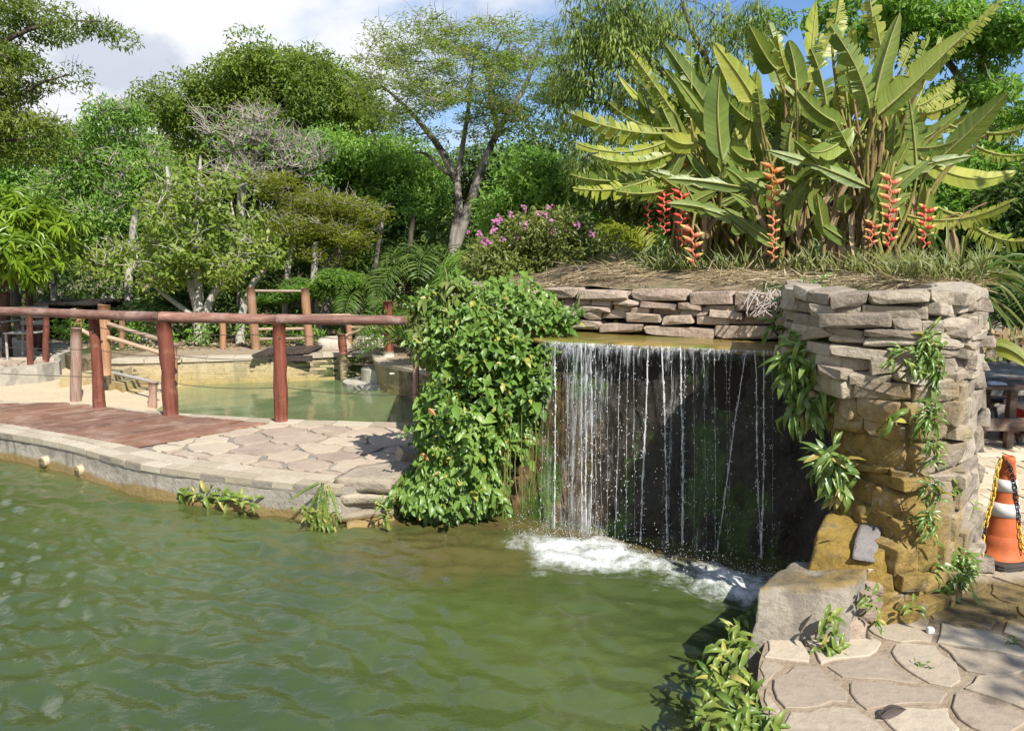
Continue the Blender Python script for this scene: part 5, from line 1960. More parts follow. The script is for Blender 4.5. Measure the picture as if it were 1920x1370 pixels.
def tree(name, label, cat, base, limbs, clumps, leafm, barkm, cr, n_per, L, W, seed, group=None, flat=0.6, style='any', ntwig=4, TV=T2V, TF=T2F,
         ros=None, rmax=0.09, up=0.25, twig_r=0.005, droop=0.35):
    r = np.random.default_rng(seed)
    t = thing(name, label, cat, base, group)
    sk = B()
    skeleton(sk, limbs, clumps, r, rmax=rmax, up=up)
    part('trunk', sk, barkm, t, smooth=True)
    if ntwig:
        tb = B()
        twigs(tb, clumps, cr, r, ntwig, twig_r)
        part('twigs', tb, barkm, t, kind='stuff')
    cb = B()
    if ros:
        rosettes(cb, clumps, cr, ros[0], ros[1], L, W, r, flat, TV, TF, droop)
    else:
        clump_leaves(cb, clumps, cr, n_per, L, W, r, flat, style, TV, TF, droop)
    part('crown', cb, leafm, t, kind='stuff')
    return t


lm_dome = leaf_mat('leaf_dome', (0.081, 0.138, 0.022), (0.150, 0.222, 0.032), (0.237, 0.294, 0.050), 0.42, patch=0.5)
lm_mid = leaf_mat('leaf_mid', (0.105, 0.211, 0.038), (0.190, 0.333, 0.058), (0.295, 0.420, 0.089), 0.42)
lm_feather = leaf_mat('leaf_feather', (0.173, 0.254, 0.058), (0.284, 0.369, 0.083), (0.405, 0.420, 0.126), 0.42, patch=0.8)
lm_olive = leaf_mat('leaf_olive', (0.160, 0.193, 0.027), (0.248, 0.277, 0.041), (0.334, 0.336, 0.062), 0.42)
lm_mango = leaf_mat('leaf_mango', (0.108, 0.188, 0.016), (0.186, 0.294, 0.023), (0.276, 0.375, 0.039), 0.32, 0.35, 0.5)
lm_pale = leaf_mat('leaf_pale', (0.121, 0.190, 0.026), (0.201, 0.276, 0.042), (0.305, 0.351, 0.075), 0.42)
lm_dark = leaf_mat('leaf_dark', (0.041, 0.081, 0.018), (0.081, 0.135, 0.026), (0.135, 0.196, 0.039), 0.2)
lm_top = leaf_mat('leaf_canopy', (0.100, 0.156, 0.029), (0.175, 0.237, 0.038), (0.263, 0.306, 0.060), 0.42)
lm_bamboo = leaf_mat('leaf_hanging', (0.094, 0.154, 0.030), (0.174, 0.245, 0.045), (0.290, 0.350, 0.069), 0.42)
lm_bush = leaf_mat('leaf_bush', (0.08, 0.115, 0.02), (0.14, 0.175, 0.035), (0.22, 0.235, 0.055), 0.3)
lm_vine = leaf_mat('leaf_vine', (0.081, 0.156, 0.026), (0.138, 0.234, 0.039), (0.206, 0.312, 0.065), 0.25, 0.4, 0.45, patch=2.0, dry=((0.34, 0.32, 0.06), 0.955))
lm_plant = leaf_mat('leaf_wall_plant', (0.075, 0.138, 0.029), (0.138, 0.216, 0.047), (0.213, 0.294, 0.072), 0.25, 0.33, 0.5, patch=3.0, dry=((0.32, 0.26, 0.06), 0.93))
lm_edge = leaf_mat('leaf_edge_plant', (0.07, 0.13, 0.02), (0.14, 0.21, 0.035), (0.26, 0.30, 0.06), 0.28, 0.4, 0.4, patch=5.0, dry=((0.38, 0.34, 0.08), 0.92))
lm_grass = leaf_mat('leaf_grass', (0.08, 0.11, 0.025), (0.15, 0.18, 0.04), (0.27, 0.25, 0.09), 0.3)
lm_palm = leaf_mat('leaf_palm', (0.06, 0.12, 0.018), (0.10, 0.175, 0.03), (0.16, 0.235, 0.045), 0.3)
lm_palm_y = leaf_mat('leaf_palm_yellow', (0.14, 0.17, 0.018), (0.22, 0.24, 0.03), (0.30, 0.30, 0.05), 0.35)
lm_straw = leaf_mat('straw', (0.24, 0.175, 0.105), (0.40, 0.315, 0.20), (0.54, 0.46, 0.32), 0.1, 0.8, 0.15)
lm_pink = leaf_mat('petal_pink', (0.36, 0.11, 0.26), (0.46, 0.17, 0.36), (0.55, 0.28, 0.46), 0.3, 0.6, 0.2)
bk_grey = bark_mat('bark_grey', (0.14, 0.125, 0.10), (0.32, 0.285, 0.24), 6, (0.06, 0.048, 0.04))
bk_pale = bark_mat('bark_pale', (0.30, 0.27, 0.225), (0.47, 0.44, 0.38), 6)
bk_bare = bark_mat('bark_bare', (0.25, 0.215, 0.185), (0.40, 0.355, 0.31), 6)
bk_dark = bark_mat('bark_dark', (0.05, 0.038, 0.028), (0.12, 0.095, 0.07), 6)
bk_green = bark_mat('stem_green', (0.10, 0.12, 0.03), (0.20, 0.20, 0.06), 6)


def pts(Y, *xy):
    out = []
    for e in xy:
        out.append(A(e[0], e[1], Y + (e[2] if len(e) > 2 else 0)))
    return out


def ground_at(px, Y):
    p = A(px, 650, Y); p[2] = -0.05
    return p


R = np.random.default_rng

# -- the big dome tree
Yd = 24
c, _ = crown_points(R(1), [(525, 160, 100, 75), (455, 200, 85, 70), (600, 178, 100, 75), (375, 245, 75, 75), (380, 320, 70, 50), (655, 225, 90, 80), (545, 260, 160, 95)], Yd, 370, 4.0, 0.45, 0.35, 20)
g = ground_at(545, Yd)
tree('broadleaf_tree', 'big dense dome-crowned tree standing behind the pool under the clouds', 'tree', g, [([g, *pts(Yd, (550, 480), (545, 380))], [0.35, 0.28, 0.2]),
     ([*pts(Yd, (545, 380), (600, 300), (650, 240))], [0.2, 0.12, 0.06]), ([*pts(Yd, (548, 390), (480, 300), (430, 230))], [0.2, 0.12, 0.06]), ([*pts(Yd, (545, 385), (545, 280), (540, 170))], [0.2, 0.12, 0.06])],
     c, lm_dome, bk_dark, 0.60, 270, 0.13, 0.056, 101, flat=0.58, droop=0.3)

# -- tall feathery tree with a forked trunk
Yf = 17
rr = R(2)
ce, _ = crown_points(rr, [(880, 90, 225, 75), (760, 150, 125, 90), (960, 170, 150, 110), (840, 220, 140, 80), (1060, 190, 80, 110), (700, 210, 60, 60)], Yf, 260, 2.2, 0.35, 0.2)
g = ground_at(846, Yf)
gz = A(846, 520, Yf)
limbs = [([g, gz, *pts(Yf, (850, 450), (860, 390), (856, 335))], [0.145, 0.12, 0.10, 0.085, 0.075]),
         ([*pts(Yf, (852, 470), (880, 385), (905, 310), (940, 235), (985, 160), (1010, 90))], [0.12, 0.105, 0.085, 0.065, 0.045, 0.025]),
         ([*pts(Yf, (856, 340), (832, 290), (800, 245), (755, 195), (715, 160))], [0.09, 0.075, 0.06, 0.04, 0.02]),
         ([*pts(Yf, (857, 340), (868, 270), (880, 190), (888, 110))], [0.07, 0.055, 0.04, 0.02]),
         ([*pts(Yf, (856, 335), (826, 315), (800, 290), (775, 285))], [0.05, 0.04, 0.03, 0.015]),
         ([*pts(Yf, (935, 245), (920, 180), (925, 110), (950, 60))], [0.06, 0.045, 0.03, 0.015])]
tree('feathery_tree', 'tall open tree with a forked pale trunk and thin feathery crown', 'tree', g, limbs, ce, lm_feather, bk_grey, 0.38, 112, 0.085, 0.028, 102, flat=0.32, style='flat', ntwig=5, rmax=0.035, up=0.3, twig_r=0.006)

# -- pale-stemmed small tree
Yp = 14.6
c, _ = crown_points(R(3), [(360, 420, 130, 110), (300, 490, 110, 80), (450, 470, 90, 80), (230, 480, 60, 50), (500, 480, 45, 50), (385, 340, 70, 50)], Yp, 105, 1.4, 0.3, 0.35, 15)
g = ground_at(350, Yp)
lim = [([ground_at(372, Yp), *pts(Yp, (378, 610), (356, 520), (332, 430), (318, 350), (312, 310))], [0.13, 0.105, 0.08, 0.06, 0.045, 0.02]),
       ([ground_at(376, Yp), *pts(Yp, (372, 560), (370, 480), (372, 380), (376, 290))], [0.12, 0.09, 0.075, 0.055, 0.02]),
       ([ground_at(382, Yp), *pts(Yp, (392, 570), (425, 520), (470, 470), (500, 455))], [0.105, 0.08, 0.06, 0.045, 0.02]),
       ([ground_at(450, Yp), *pts(Yp, (452, 600), (470, 540), (500, 500), (520, 470))], [0.095, 0.08, 0.06, 0.045, 0.02]),
       ([*pts(Yp, (360, 590), (300, 545), (268, 500), (250, 470))], [0.05, 0.04, 0.03, 0.015]),
       ([*pts(Yp, (420, 520), (440, 440), (432, 370))], [0.04, 0.03, 0.012])]
tree('pale_stemmed_tree', 'small many-stemmed tree with whitish stems and sparse yellow-green leaves behind the railing', 'tree', g, lim, c, lm_pale, bk_pale, 0.37, 62, 0.125, 0.052, 103, flat=0.7, ntwig=4, rmax=0.04, twig_r=0.007, TV=T3V, TF=T3F)

# -- bare-twigged tree before the dome tree
Yb = 17.5
c, _ = crown_points(R(4), [(440, 255, 75, 55), (500, 260, 60, 60), (560, 300, 60, 50), (455, 330, 60, 40)], Yb, 75, 0.9, 0.2, 0.35, 10)
g = ground_at(455, Yb)
lim = [([g, *pts(Yb, (455, 480), (452, 380), (470, 310), (500, 265))], [0.13, 0.11, 0.09, 0.06, 0.02]), ([*pts(Yb, (452, 385), (442, 310), (435, 250))], [0.06, 0.045, 0.015]), ([*pts(Yb, (470, 320), (530, 300), (575, 270))], [0.05, 0.035, 0.012])]
tree('bare_tree', 'nearly leafless pale-twigged tree in front of the big dome crown', 'tree', g, lim, c, lm_mid, bk_bare, 0.5, 10, 0.14, 0.06, 104, ntwig=14, rmax=0.03, twig_r=0.007)

# -- mango-like tree at the left
Ym = 12.2
c, _ = crown_points(R(5), [(55, 445, 92, 85), (20, 400, 90, 60), (95, 480, 55, 45), (-60, 440, 100, 100)], Ym, 62, 0.9, 0.5, 0.6)
g = ground_at(-60, Ym + 1)
tree('mango_tree', 'bright green tree with long drooping leaves above the left railing', 'tree', g, [([g, *pts(Ym + 0.8, (-40, 560), (10, 470), (40, 420))], [0.2, 0.16, 0.1, 0.05]), ([*pts(Ym + 0.8, (-20, 540), (40, 520), (80, 500))], [0.1, 0.06, 0.03])],
     c, lm_mango, bk_dark, 0.33, 0, 0.25, 0.05, 105, ros=(9, 11), ntwig=3, flat=0.8, droop=0.65)

# -- upper canopy leaning in at the top left
Yt = 12.5
c, _ = crown_points(R(6), [(40, 35, 75, 55), (130, 48, 60, 20), (25, 140, 70, 60), (90, 120, 35, 16), (0, 250, 100, 70), (100, 240, 60, 35), (-80, 120, 120, 160), (160, 45, 50, 16), (110, 130, 30, 16)], Yt, 150, 1.3, 0.3, 0.35, 10)
g = ground_at(-170, Yt)
tree('canopy_tree', 'tall olive-green tree leaning in at the upper left corner', 'tree', g, [([g, *pts(Yt, (-150, 400), (-90, 220), (-20, 100), (90, 45), (190, 40))], [0.2, 0.16, 0.09, 0.045, 0.022, 0.008]), ([*pts(Yt, (-110, 260), (-20, 220), (70, 160), (130, 140))], [0.05, 0.035, 0.02, 0.008]),
     ([*pts(Yt, (-120, 300), (-20, 270), (120, 250))], [0.05, 0.03, 0.01])], c, lm_top, bk_dark, 0.34, 190, 0.085, 0.028, 106, flat=0.55, ntwig=5, rmax=0.04)

# -- twiggy grey-green trees between
Yg = 18.5
c, _ = crown_points(R(7), [(235, 215, 60, 50), (190, 280, 90, 70), (270, 300, 70, 80), (150, 370, 90, 70), (240, 390, 90, 70), (120, 290, 60, 60)], Yg, 125, 1.6, 0.3, 0.35, 20)
g = ground_at(225, Yg)
tree('twiggy_tree', 'grey-green twiggy tree between the left canopy and the dome tree', 'tree', g, [([g, *pts(Yg, (215, 480), (225, 350), (240, 240))], [0.16, 0.12, 0.08, 0.03]), ([*pts(Yg, (220, 420), (160, 330), (130, 270))], [0.08, 0.05, 0.02]), ([*pts(Yg, (218, 430), (280, 350), (300, 290))], [0.08, 0.05, 0.02])],
     c, lm_mid, bk_bare, 0.5, 120, 0.13, 0.045, 107, ntwig=9, rmax=0.04, twig_r=0.008)

# -- low flat-topped olive tree right of the middle
Ya = 15.8
c, _ = crown_points(R(8), [(600, 380, 85, 45), (560, 430, 70, 45), (640, 430, 60, 45), (600, 470, 80, 35), (530, 350, 45, 35), (680, 400, 40, 30)], Ya, 100, 1.1, 0.2, 0.35, 8)
g = ground_at(600, Ya)
tree('thorn_tree', 'low olive-brown tree with fine layered foliage behind the log frame', 'tree', g, [([g, *pts(Ya, (612, 560), (600, 480), (570, 400))], [0.12, 0.09, 0.07, 0.03]), ([*pts(Ya, (605, 520), (640, 450), (650, 400))], [0.06, 0.04, 0.015])],
     c, lm_olive, bk_bare, 0.40, 200, 0.09, 0.026, 108, flat=0.5, style='flat', ntwig=6, rmax=0.035)

# -- mid-green mass to the right of the dome
Yq = 20.5
c, _ = crown_points(R(9), [(720, 320, 95, 80), (640, 300, 80, 70), (770, 390, 70, 70), (690, 410, 80, 60), (800, 330, 45, 55)], Yq, 120, 1.6, 0.4, 0.35, 20)
g = ground_at(715, Yq)
tree('leafy_tree', 'round mid-green leafy tree left of the forked pale trunk', 'tree', g, [([g, *pts(Yq, (715, 500), (720, 400), (720, 320))], [0.2, 0.15, 0.1, 0.04]), ([*pts(Yq, (716, 460), (660, 360), (640, 300))], [0.08, 0.06, 0.03])], c, lm_mid, bk_grey, 0.55, 360, 0.125, 0.058, 109, flat=0.65, ntwig=3)
# -- young feathery tree low behind the frame, left edge fillers
Y1 = 14.9
c, _ = crown_points(R(10), [(590, 535, 70, 26), (520, 555, 45, 20), (640, 520, 40, 22)], Y1, 40, 0.6, 0.2, 0.35, 6)
g = ground_at(590, Y1)
tree('young_tree', 'young feathery green tree just behind the log frame', 'tree', g, [([g, *pts(Y1, (585, 600), (590, 540))], [0.05, 0.04, 0.02]), ([*pts(Y1, (588, 590), (540, 560), (515, 550))], [0.03, 0.02, 0.01])], c, lm_mid, bk_dark, 0.28, 230, 0.085, 0.026, 110, flat=0.35, style='flat', ntwig=4)

# -- tree hanging in from the upper right with drooping leaves
Yh = 11.5
c, _ = crown_points(R(11), [(1120, 60, 95, 75), (1230, 50, 100, 60), (1080, 170, 60, 60), (1180, 170, 80, 60), (1290, 180, 80, 70), (1120, 280, 70, 60), (1380, 60, 80, 70), (1080, 330, 50, 40), (1250, 300, 70, 60), (1180, 110, 90, 70)], Yh, 165, 1.1, 0.2, 0.35, 10)
g = ground_at(1420, Yh + 0.6)
tree('willowy_tree', 'airy tree with hanging narrow leaflets over the left part of the tall plants', 'tree', g,
     [([g, *pts(Yh + 0.4, (1400, 420), (1330, 220), (1220, 120), (1130, 55), (1060, 20))], [0.13, 0.11, 0.08, 0.055, 0.035, 0.012]),
      ([*pts(Yh + 0.4, (1370, 330), (1280, 240), (1160, 200), (1090, 190))], [0.06, 0.045, 0.03, 0.012]),
      ([*pts(Yh + 0.4, (1350, 260), (1330, 130), (1290, 40), (1270, -40))], [0.07, 0.05, 0.035, 0.015]),
      ([*pts(Yh + 0.4, (1330, 100), (1250, 60), (1180, 30))], [0.03, 0.022, 0.01]),
      ([*pts(Yh + 0.4, (1380, 380), (1250, 330), (1130, 310))], [0.05, 0.035, 0.012])],
     c, lm_bamboo, bk_dark, 0.29, 95, 0.11, 0.022, 111, flat=0.9, style='droop', ntwig=4, rmax=0.02, TV=T3V, TF=T3F)

# -- tall tree at the upper right
Yr = 13
c, _ = crown_points(R(12), [(1845, 80, 75, 90), (1760, 60, 80, 70), (1660, 40, 90, 60), (1560, 30, 70, 50), (1800, 180, 70, 60), (1880, 220, 60, 60), (1840, 330, 90, 70), (1450, 20, 50, 50)], Yr, 105, 1.4, 0.35)
g = ground_at(1860, Yr)
tree('broadleaf_tree', 'dark glossy tree standing behind the tall plants at the upper right edge', 'tree', g, [([g, *pts(Yr, (1855, 420), (1842, 200), (1838, 90))], [0.16, 0.12, 0.085, 0.03]), ([*pts(Yr, (1846, 220), (1760, 100), (1640, 50))], [0.07, 0.045, 0.015]), ([*pts(Yr, (1850, 330), (1900, 260))], [0.05, 0.02])],
     c, lm_mid, bk_grey, 0.40, 210, 0.125, 0.052, 112, flat=0.6, ntwig=4, rmax=0.04)

# -- dark trees behind the planter
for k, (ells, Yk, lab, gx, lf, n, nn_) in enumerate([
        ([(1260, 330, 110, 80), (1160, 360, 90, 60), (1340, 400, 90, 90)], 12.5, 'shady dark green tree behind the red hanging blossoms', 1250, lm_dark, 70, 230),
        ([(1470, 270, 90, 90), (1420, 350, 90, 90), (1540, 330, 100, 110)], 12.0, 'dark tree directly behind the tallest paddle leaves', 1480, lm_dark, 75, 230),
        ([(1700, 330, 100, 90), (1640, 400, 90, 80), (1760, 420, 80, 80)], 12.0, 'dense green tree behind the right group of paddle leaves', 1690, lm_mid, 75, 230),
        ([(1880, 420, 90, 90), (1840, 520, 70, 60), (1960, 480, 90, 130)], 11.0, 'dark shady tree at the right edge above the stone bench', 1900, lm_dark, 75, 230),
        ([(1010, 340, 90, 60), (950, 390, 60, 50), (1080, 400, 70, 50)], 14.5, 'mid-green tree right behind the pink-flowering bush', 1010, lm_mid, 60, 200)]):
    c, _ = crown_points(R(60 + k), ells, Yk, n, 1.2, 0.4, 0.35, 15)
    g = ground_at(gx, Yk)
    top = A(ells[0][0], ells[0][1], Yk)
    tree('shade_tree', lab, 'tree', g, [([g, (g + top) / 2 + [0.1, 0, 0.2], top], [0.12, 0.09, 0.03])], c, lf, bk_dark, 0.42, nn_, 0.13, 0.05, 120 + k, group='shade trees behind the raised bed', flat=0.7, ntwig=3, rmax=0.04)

# -- far trees closing the view
far = [(60, 330, 150, 100, 27, 'distant tree behind the left canopy'), (250, 330, 130, 90, 28, 'distant tree behind the twiggy grey-green tree'), (430, 380, 120, 90, 28, 'distant tree low behind the bare twigs'),
       (620, 400, 120, 90, 29, 'distant tree low behind the thorn tree'), (800, 370, 110, 80, 29, 'distant tree seen left of the forked trunk'), (985, 330, 130, 80, 27, 'distant tree seen right of the forked trunk'),
       (1110, 400, 110, 80, 27, 'distant tree behind the willowy tree'), (1300, 400, 130, 80, 25, 'distant tree behind the first shade trees'), (1520, 380, 130, 90, 25, 'distant tree behind the middle of the planter'), (1740, 380, 130, 90, 25, 'distant tree behind the right of the planter'), (1930, 390, 120, 100, 25, 'distant tree beyond the right edge'), (-130, 360, 130, 130, 26, 'distant tree beyond the left edge')]
for k, (x, y, rx, ry, Yk, lab) in enumerate(far):
    c, _ = crown_points(R(80 + k), [(x, y, rx, ry), (x - rx * 0.4, y + ry * 0.6, rx * 0.8, ry * 0.7), (x + rx * 0.4, y + ry * 0.7, rx * 0.8, ry * 0.7), (x, y + ry * 1.3, rx, ry * 0.5)], Yk, 85, 2.2, 0.4, 0.35, 0)
    g = ground_at(x, Yk)
    top = A(x, y - ry * 0.3, Yk)
    tree('forest_tree', lab, 'tree', g, [([g, (g + top) / 2, top], [0.25, 0.18, 0.05])], c, (lm_mid, lm_dome, lm_dark)[k % 3], bk_dark, 0.85, 300, 0.18, 0.085, 140 + k, group='trees closing the background', flat=0.7, ntwig=0, rmax=0.06)

# -- undergrowth
ub = B(); r = R(21)
n = 520
cx = r.uniform(-14, 14, n); cy = r.uniform(16.2, 21, n); cz = r.uniform(0.0, 1.0, n) * np.interp(cy, [16, 21], [0.9, 3.2]) + 0.15
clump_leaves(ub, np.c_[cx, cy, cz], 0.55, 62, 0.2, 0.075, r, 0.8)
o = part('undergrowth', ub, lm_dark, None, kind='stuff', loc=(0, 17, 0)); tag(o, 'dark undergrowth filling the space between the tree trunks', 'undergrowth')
ub = B()
n = 150
cx = np.r_[r.uniform(-9, -0.5, 90), r.uniform(-14, -8, 30), r.uniform(2.8, 7, 30)]; cy = np.r_[r.uniform(14.2, 15.8, 90), r.uniform(16, 17, 30), r.uniform(9.3, 11, 30)]; cz = r.uniform(0.02, 0.35, n)
clump_leaves(ub, np.c_[cx, cy, cz], 0.22, 42, 0.12, 0.045, r, 0.8)
o = part('ground_cover', ub, lm_mid, None, kind='stuff', loc=(0, 15, 0)); tag(o, 'low green ground cover at the edge of the woods', 'ground cover')
lb_ = B()
n = 2600
Pq = np.c_[r.uniform(-9, 0.5, n), r.uniform(13.4, 16.5, n), np.full(n, -0.012)]
lb_.add(*leaves_geo(Pq, rdir(r, n) * [1, 1, .15], rdir(r, n) * .35 + [0, 0, 1], r.uniform(.05, .12, n), 0.04))
o = part('leaf_litter', lb_, lm_straw, None, kind='stuff', loc=(0, 15, 0)); tag(o, 'dry brown leaf litter on the soil under the trees', 'leaf litter')

# slender trunks in the shade
for k, (px, Yk, h, rd, lean, m) in enumerate([(535, 15.4, 2.2, 0.07, 0.3, bk_pale), (652, 15.6, 2.4, 0.06, -0.1, bk_grey), (700, 16.2, 2.6, 0.06, 0.3, bk_grey), (45, 15.0, 2.6, 0.11, -0.1, bk_dark), (108, 15.6, 2.2, 0.06, 0.2, bk_grey), (600, 15.2, 1.9, 0.09, 0.0, bk_pale), (770, 15.5, 2.4, 0.07, 0.1, bk_dark), (245, 16.0, 2.6, 0.09, 0.3, bk_pale)]):
    g = ground_at(px, Yk)
    b = B().add(*log(g, g + [lean, 0, h], rd, rd * 0.65, 8, 8, 0.06, 300 + k, 0.08))
    o = part('tree_trunk', b, m, None, loc=g, smooth=True)
    tag(o, ['pale slender trunk between the log frame posts', 'grey slender trunk left of the palm', 'grey leaning trunk right of the short red post', 'dark stout trunk behind the short red rail', 'thin grey trunk left of the white board', 'pale thick trunk at the right post of the log frame', 'dark trunk right of the tall red post', 'pale leaning trunk right of the drilled brown post'][k], 'tree trunk')

# ------------------------------------------------------------------ palms
def frond(b, p0, d0, L, r, sag=0.55, n_leaf=26, lw=0.018, ll=0.34, vee=0.5):
    d0 = np.asarray(d0, float); d0 /= np.linalg.norm(d0)
    t = np.linspace(0, 1, 14)
    P = p0 + d0 * (t * L)[:, None]
    P[:, 2] -= sag * L * t ** 2.2
    b.add(*tube(P, np.linspace(0.012, 0.003, 14), 4, False))
    T = norm(np.gradient(P, axis=0))
    side = norm(np.cross(T, [0, 0, 1.0]))
    upv = np.cross(side, T)
    tl = np.linspace(0.10, 0.99, n_leaf)
    for sgn in (-1, 1):
        pp = np.stack([np.interp(tl, t, P[:, k]) for k in range(3)], 1)
        tt = np.stack([np.interp(tl, t, T[:, k]) for k in range(3)], 1)
        sd = np.stack([np.interp(tl, t, side[:, k]) for k in range(3)], 1) * sgn
        uu = np.stack([np.interp(tl, t, upv[:, k]) for k in range(3)], 1)
        D = sd * 1.0 + tt * 0.75 + uu * vee * r.uniform(0.4, 1, (n_leaf, 1)) + r.normal(0, 0.08, (n_leaf, 3))
        LL = ll * (np.sin(np.pi * np.clip(tl * 0.85 + 0.12, 0, 1)) ** 0.6) * r.uniform(0.85, 1.1, n_leaf)
        b.add(*leaves_geo(pp, D, uu + sd * -0.3, LL, lw, GRV * [1, 1, 1.6], TLF))


def palm(label, base, h, nf_, L, seed, mat, az=None, el=(0.3, 1.2), name='palm', cat='palm', **kw):
    r = R(seed)
    t = thing(name, label, cat, base)
    base = np.asarray(base, float)
    topp = base + [0, 0, h]
    if h > 0.15:
        part('stem', B().add(*log(base - [0, 0, 0.1], topp, 0.07, 0.05, 8, 5, 0.1, seed)), bk_dark, t)
    for k in range(nf_):
        a = r.uniform(0, 6.283) if az is None else r.uniform(*az)
        e = r.uniform(*el)
        d = [math.cos(a) * math.cos(e), math.sin(a) * math.cos(e), math.sin(e)]
        fb_ = B()
        frond(fb_, topp, d, L * r.uniform(0.75, 1.15), r, **kw)
        part('frond', fb_, mat, t, smooth=True)
    return t


palm('fine-leaved green palm with arching fronds left of the leafy shrub', ground_at(765, 12.9), 0.25, 16, 1.35, 1, lm_palm, ll=0.42, lw=0.022, sag=0.5)
palm('short palm with a skirt of fronds in the shade right of the log frame', ground_at(672, 14.8), 0.95, 12, 0.75, 2, lm_palm, ll=0.35, lw=0.02, sag=0.75, el=(0.1, 0.9))
palm('small pale palm seedling beside the tall red post', ground_at(745, 13.1), 0.15, 7, 0.65, 3, lm_palm_y, ll=0.25, lw=0.02, el=(0.5, 1.3))
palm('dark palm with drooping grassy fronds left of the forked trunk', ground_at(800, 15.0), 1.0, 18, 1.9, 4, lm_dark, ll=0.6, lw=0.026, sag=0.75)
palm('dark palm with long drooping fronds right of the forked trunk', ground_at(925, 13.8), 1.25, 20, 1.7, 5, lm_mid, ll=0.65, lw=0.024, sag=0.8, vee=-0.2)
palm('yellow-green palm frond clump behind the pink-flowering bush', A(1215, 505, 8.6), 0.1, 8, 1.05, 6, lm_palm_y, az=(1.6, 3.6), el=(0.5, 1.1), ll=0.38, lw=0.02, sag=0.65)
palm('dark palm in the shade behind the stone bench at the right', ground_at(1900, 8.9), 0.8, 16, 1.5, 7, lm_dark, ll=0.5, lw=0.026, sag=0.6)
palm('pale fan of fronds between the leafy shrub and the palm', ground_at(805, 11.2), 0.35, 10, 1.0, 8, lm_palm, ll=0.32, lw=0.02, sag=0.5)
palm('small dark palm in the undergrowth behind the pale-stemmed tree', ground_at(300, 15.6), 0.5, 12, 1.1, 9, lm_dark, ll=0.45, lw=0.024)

# ------------------------------------------------------------------ pink-flowering bush on the bank
r = R(31)
base = A(1010, 530, 8.3)
bt = thing('flowering_bush', 'loose yellow-green bush with small pink flowers behind the waterfall wall', 'bush', base)
c, _ = crown_points(r, [(980, 470, 100, 55), (1080, 480, 90, 50), (920, 490, 55, 45), (1040, 430, 90, 35), (1150, 500, 60, 35), (960, 515, 90, 30), (1040, 515, 90, 25)], 8.0, 150, 0.7, 0.2, 0.35, 12)
b = B()
for p in c[:90]:
    q = np.array([p[0] * 0.6 + base[0] * 0.4, p[1] * 0.6 + base[1] * 0.4, base[2] - 0.05])
    b.add(*tube(bez(q, (p + q) / 2 + r.normal(0, 0.06, 3), p + [0, 0, 0.12], 6), np.linspace(0.008, 0.003, 6), 4, False))
part('stems', b, bk_green, bt, kind='stuff')
b = B()
clump_leaves(b, c, 0.19, 125, 0.065, 0.02, r, 0.9, 'any', T3V, T3F)
part('foliage', b, lm_bush, bt, kind='stuff')
for (x, y, s) in [(937, 412, 1.3), (927, 418, 1.1), (925, 430, 1.2), (898, 438, .9), (906, 452, 1.3), (921, 457, .9), (957, 402, .8), (983, 389, .9), (1008, 400, 1), (1023, 402, .9), (1029, 389, .8), (983, 420, 1.1), (940, 451, 1), (968, 446, 1), (1036, 414, .9), (1038, 432, 1), (1082, 423, 1), (1147, 476, .9), (878, 435, .7), (1110, 440, .8)]:
    p = A(x, y, 7.55)
    fb_ = B()
    k = 9
    a = r.uniform(0, 6.283, k)
    D = np.c_[np.cos(a), -0.5 + r.normal(0, .3, k), np.sin(a)]
    fb_.add(*leaves_geo(np.repeat(p[None], k, 0) + r.normal(0, 0.012, (k, 3)), D, np.tile([0, -1.0, 0.3], (k, 1)) + r.normal(0, .2, (k, 3)), 0.030 * s, 0.026 * s, T3V, T3F))
    fb_.add(*tube(np.array([p - [0, -0.05, 0.2], p]), [0.003, 0.002], 4, False), 1)
    part('flower', fb_, [lm_pink, bk_green], bt)

# ------------------------------------------------------------------ soil mound, straw, grass on the raised bed
nu, nv = 70, 44
U = np.linspace(-0.2, 1.12, nu); W_ = np.linspace(0, 1, nv)
ms_ = np.zeros((nu, nv, 3))
for i, u in enumerate(U):
    p = WL0 + (WL1 - WL0) * u
    if u > 1.0:
        p = np.array([WL1[0] + (u - 1) * 4.5, WL1[1] - (u - 1) * 5.5])
    q = np.array([p[0] * 1.0 + 0.25, 9.7])
    for j, w in enumerate(W_):
        xy = (p - wnrm * 0.07) * (1 - w) + q * w if u <= 1 else (p + [0, 0.05]) * (1 - w) + q * w
        d = np.linalg.norm(xy - p)
        z = 1.335 + 0.16 * (1 - math.exp(-d / 0.5)) + 0.05 * w
        ms_[i, j] = (xy[0], xy[1], z - 0.10 * np.clip((0.12 - u) / 0.2, 0, 1))
Pm = ms_.reshape(-1, 3)
Pm[:, 2] += 0.03 * fbm(Pm * [1, 1, 0], 2.5, 3, 3)
part('soil', B().add(Pm, grid_faces(nu, nv)), m_ground, kind='structure', smooth=True)
def mound_z(x, y):
    d = (Pm[:, 0] - x) ** 2 + (Pm[:, 1] - y) ** 2
    return Pm[np.argmin(d), 2]

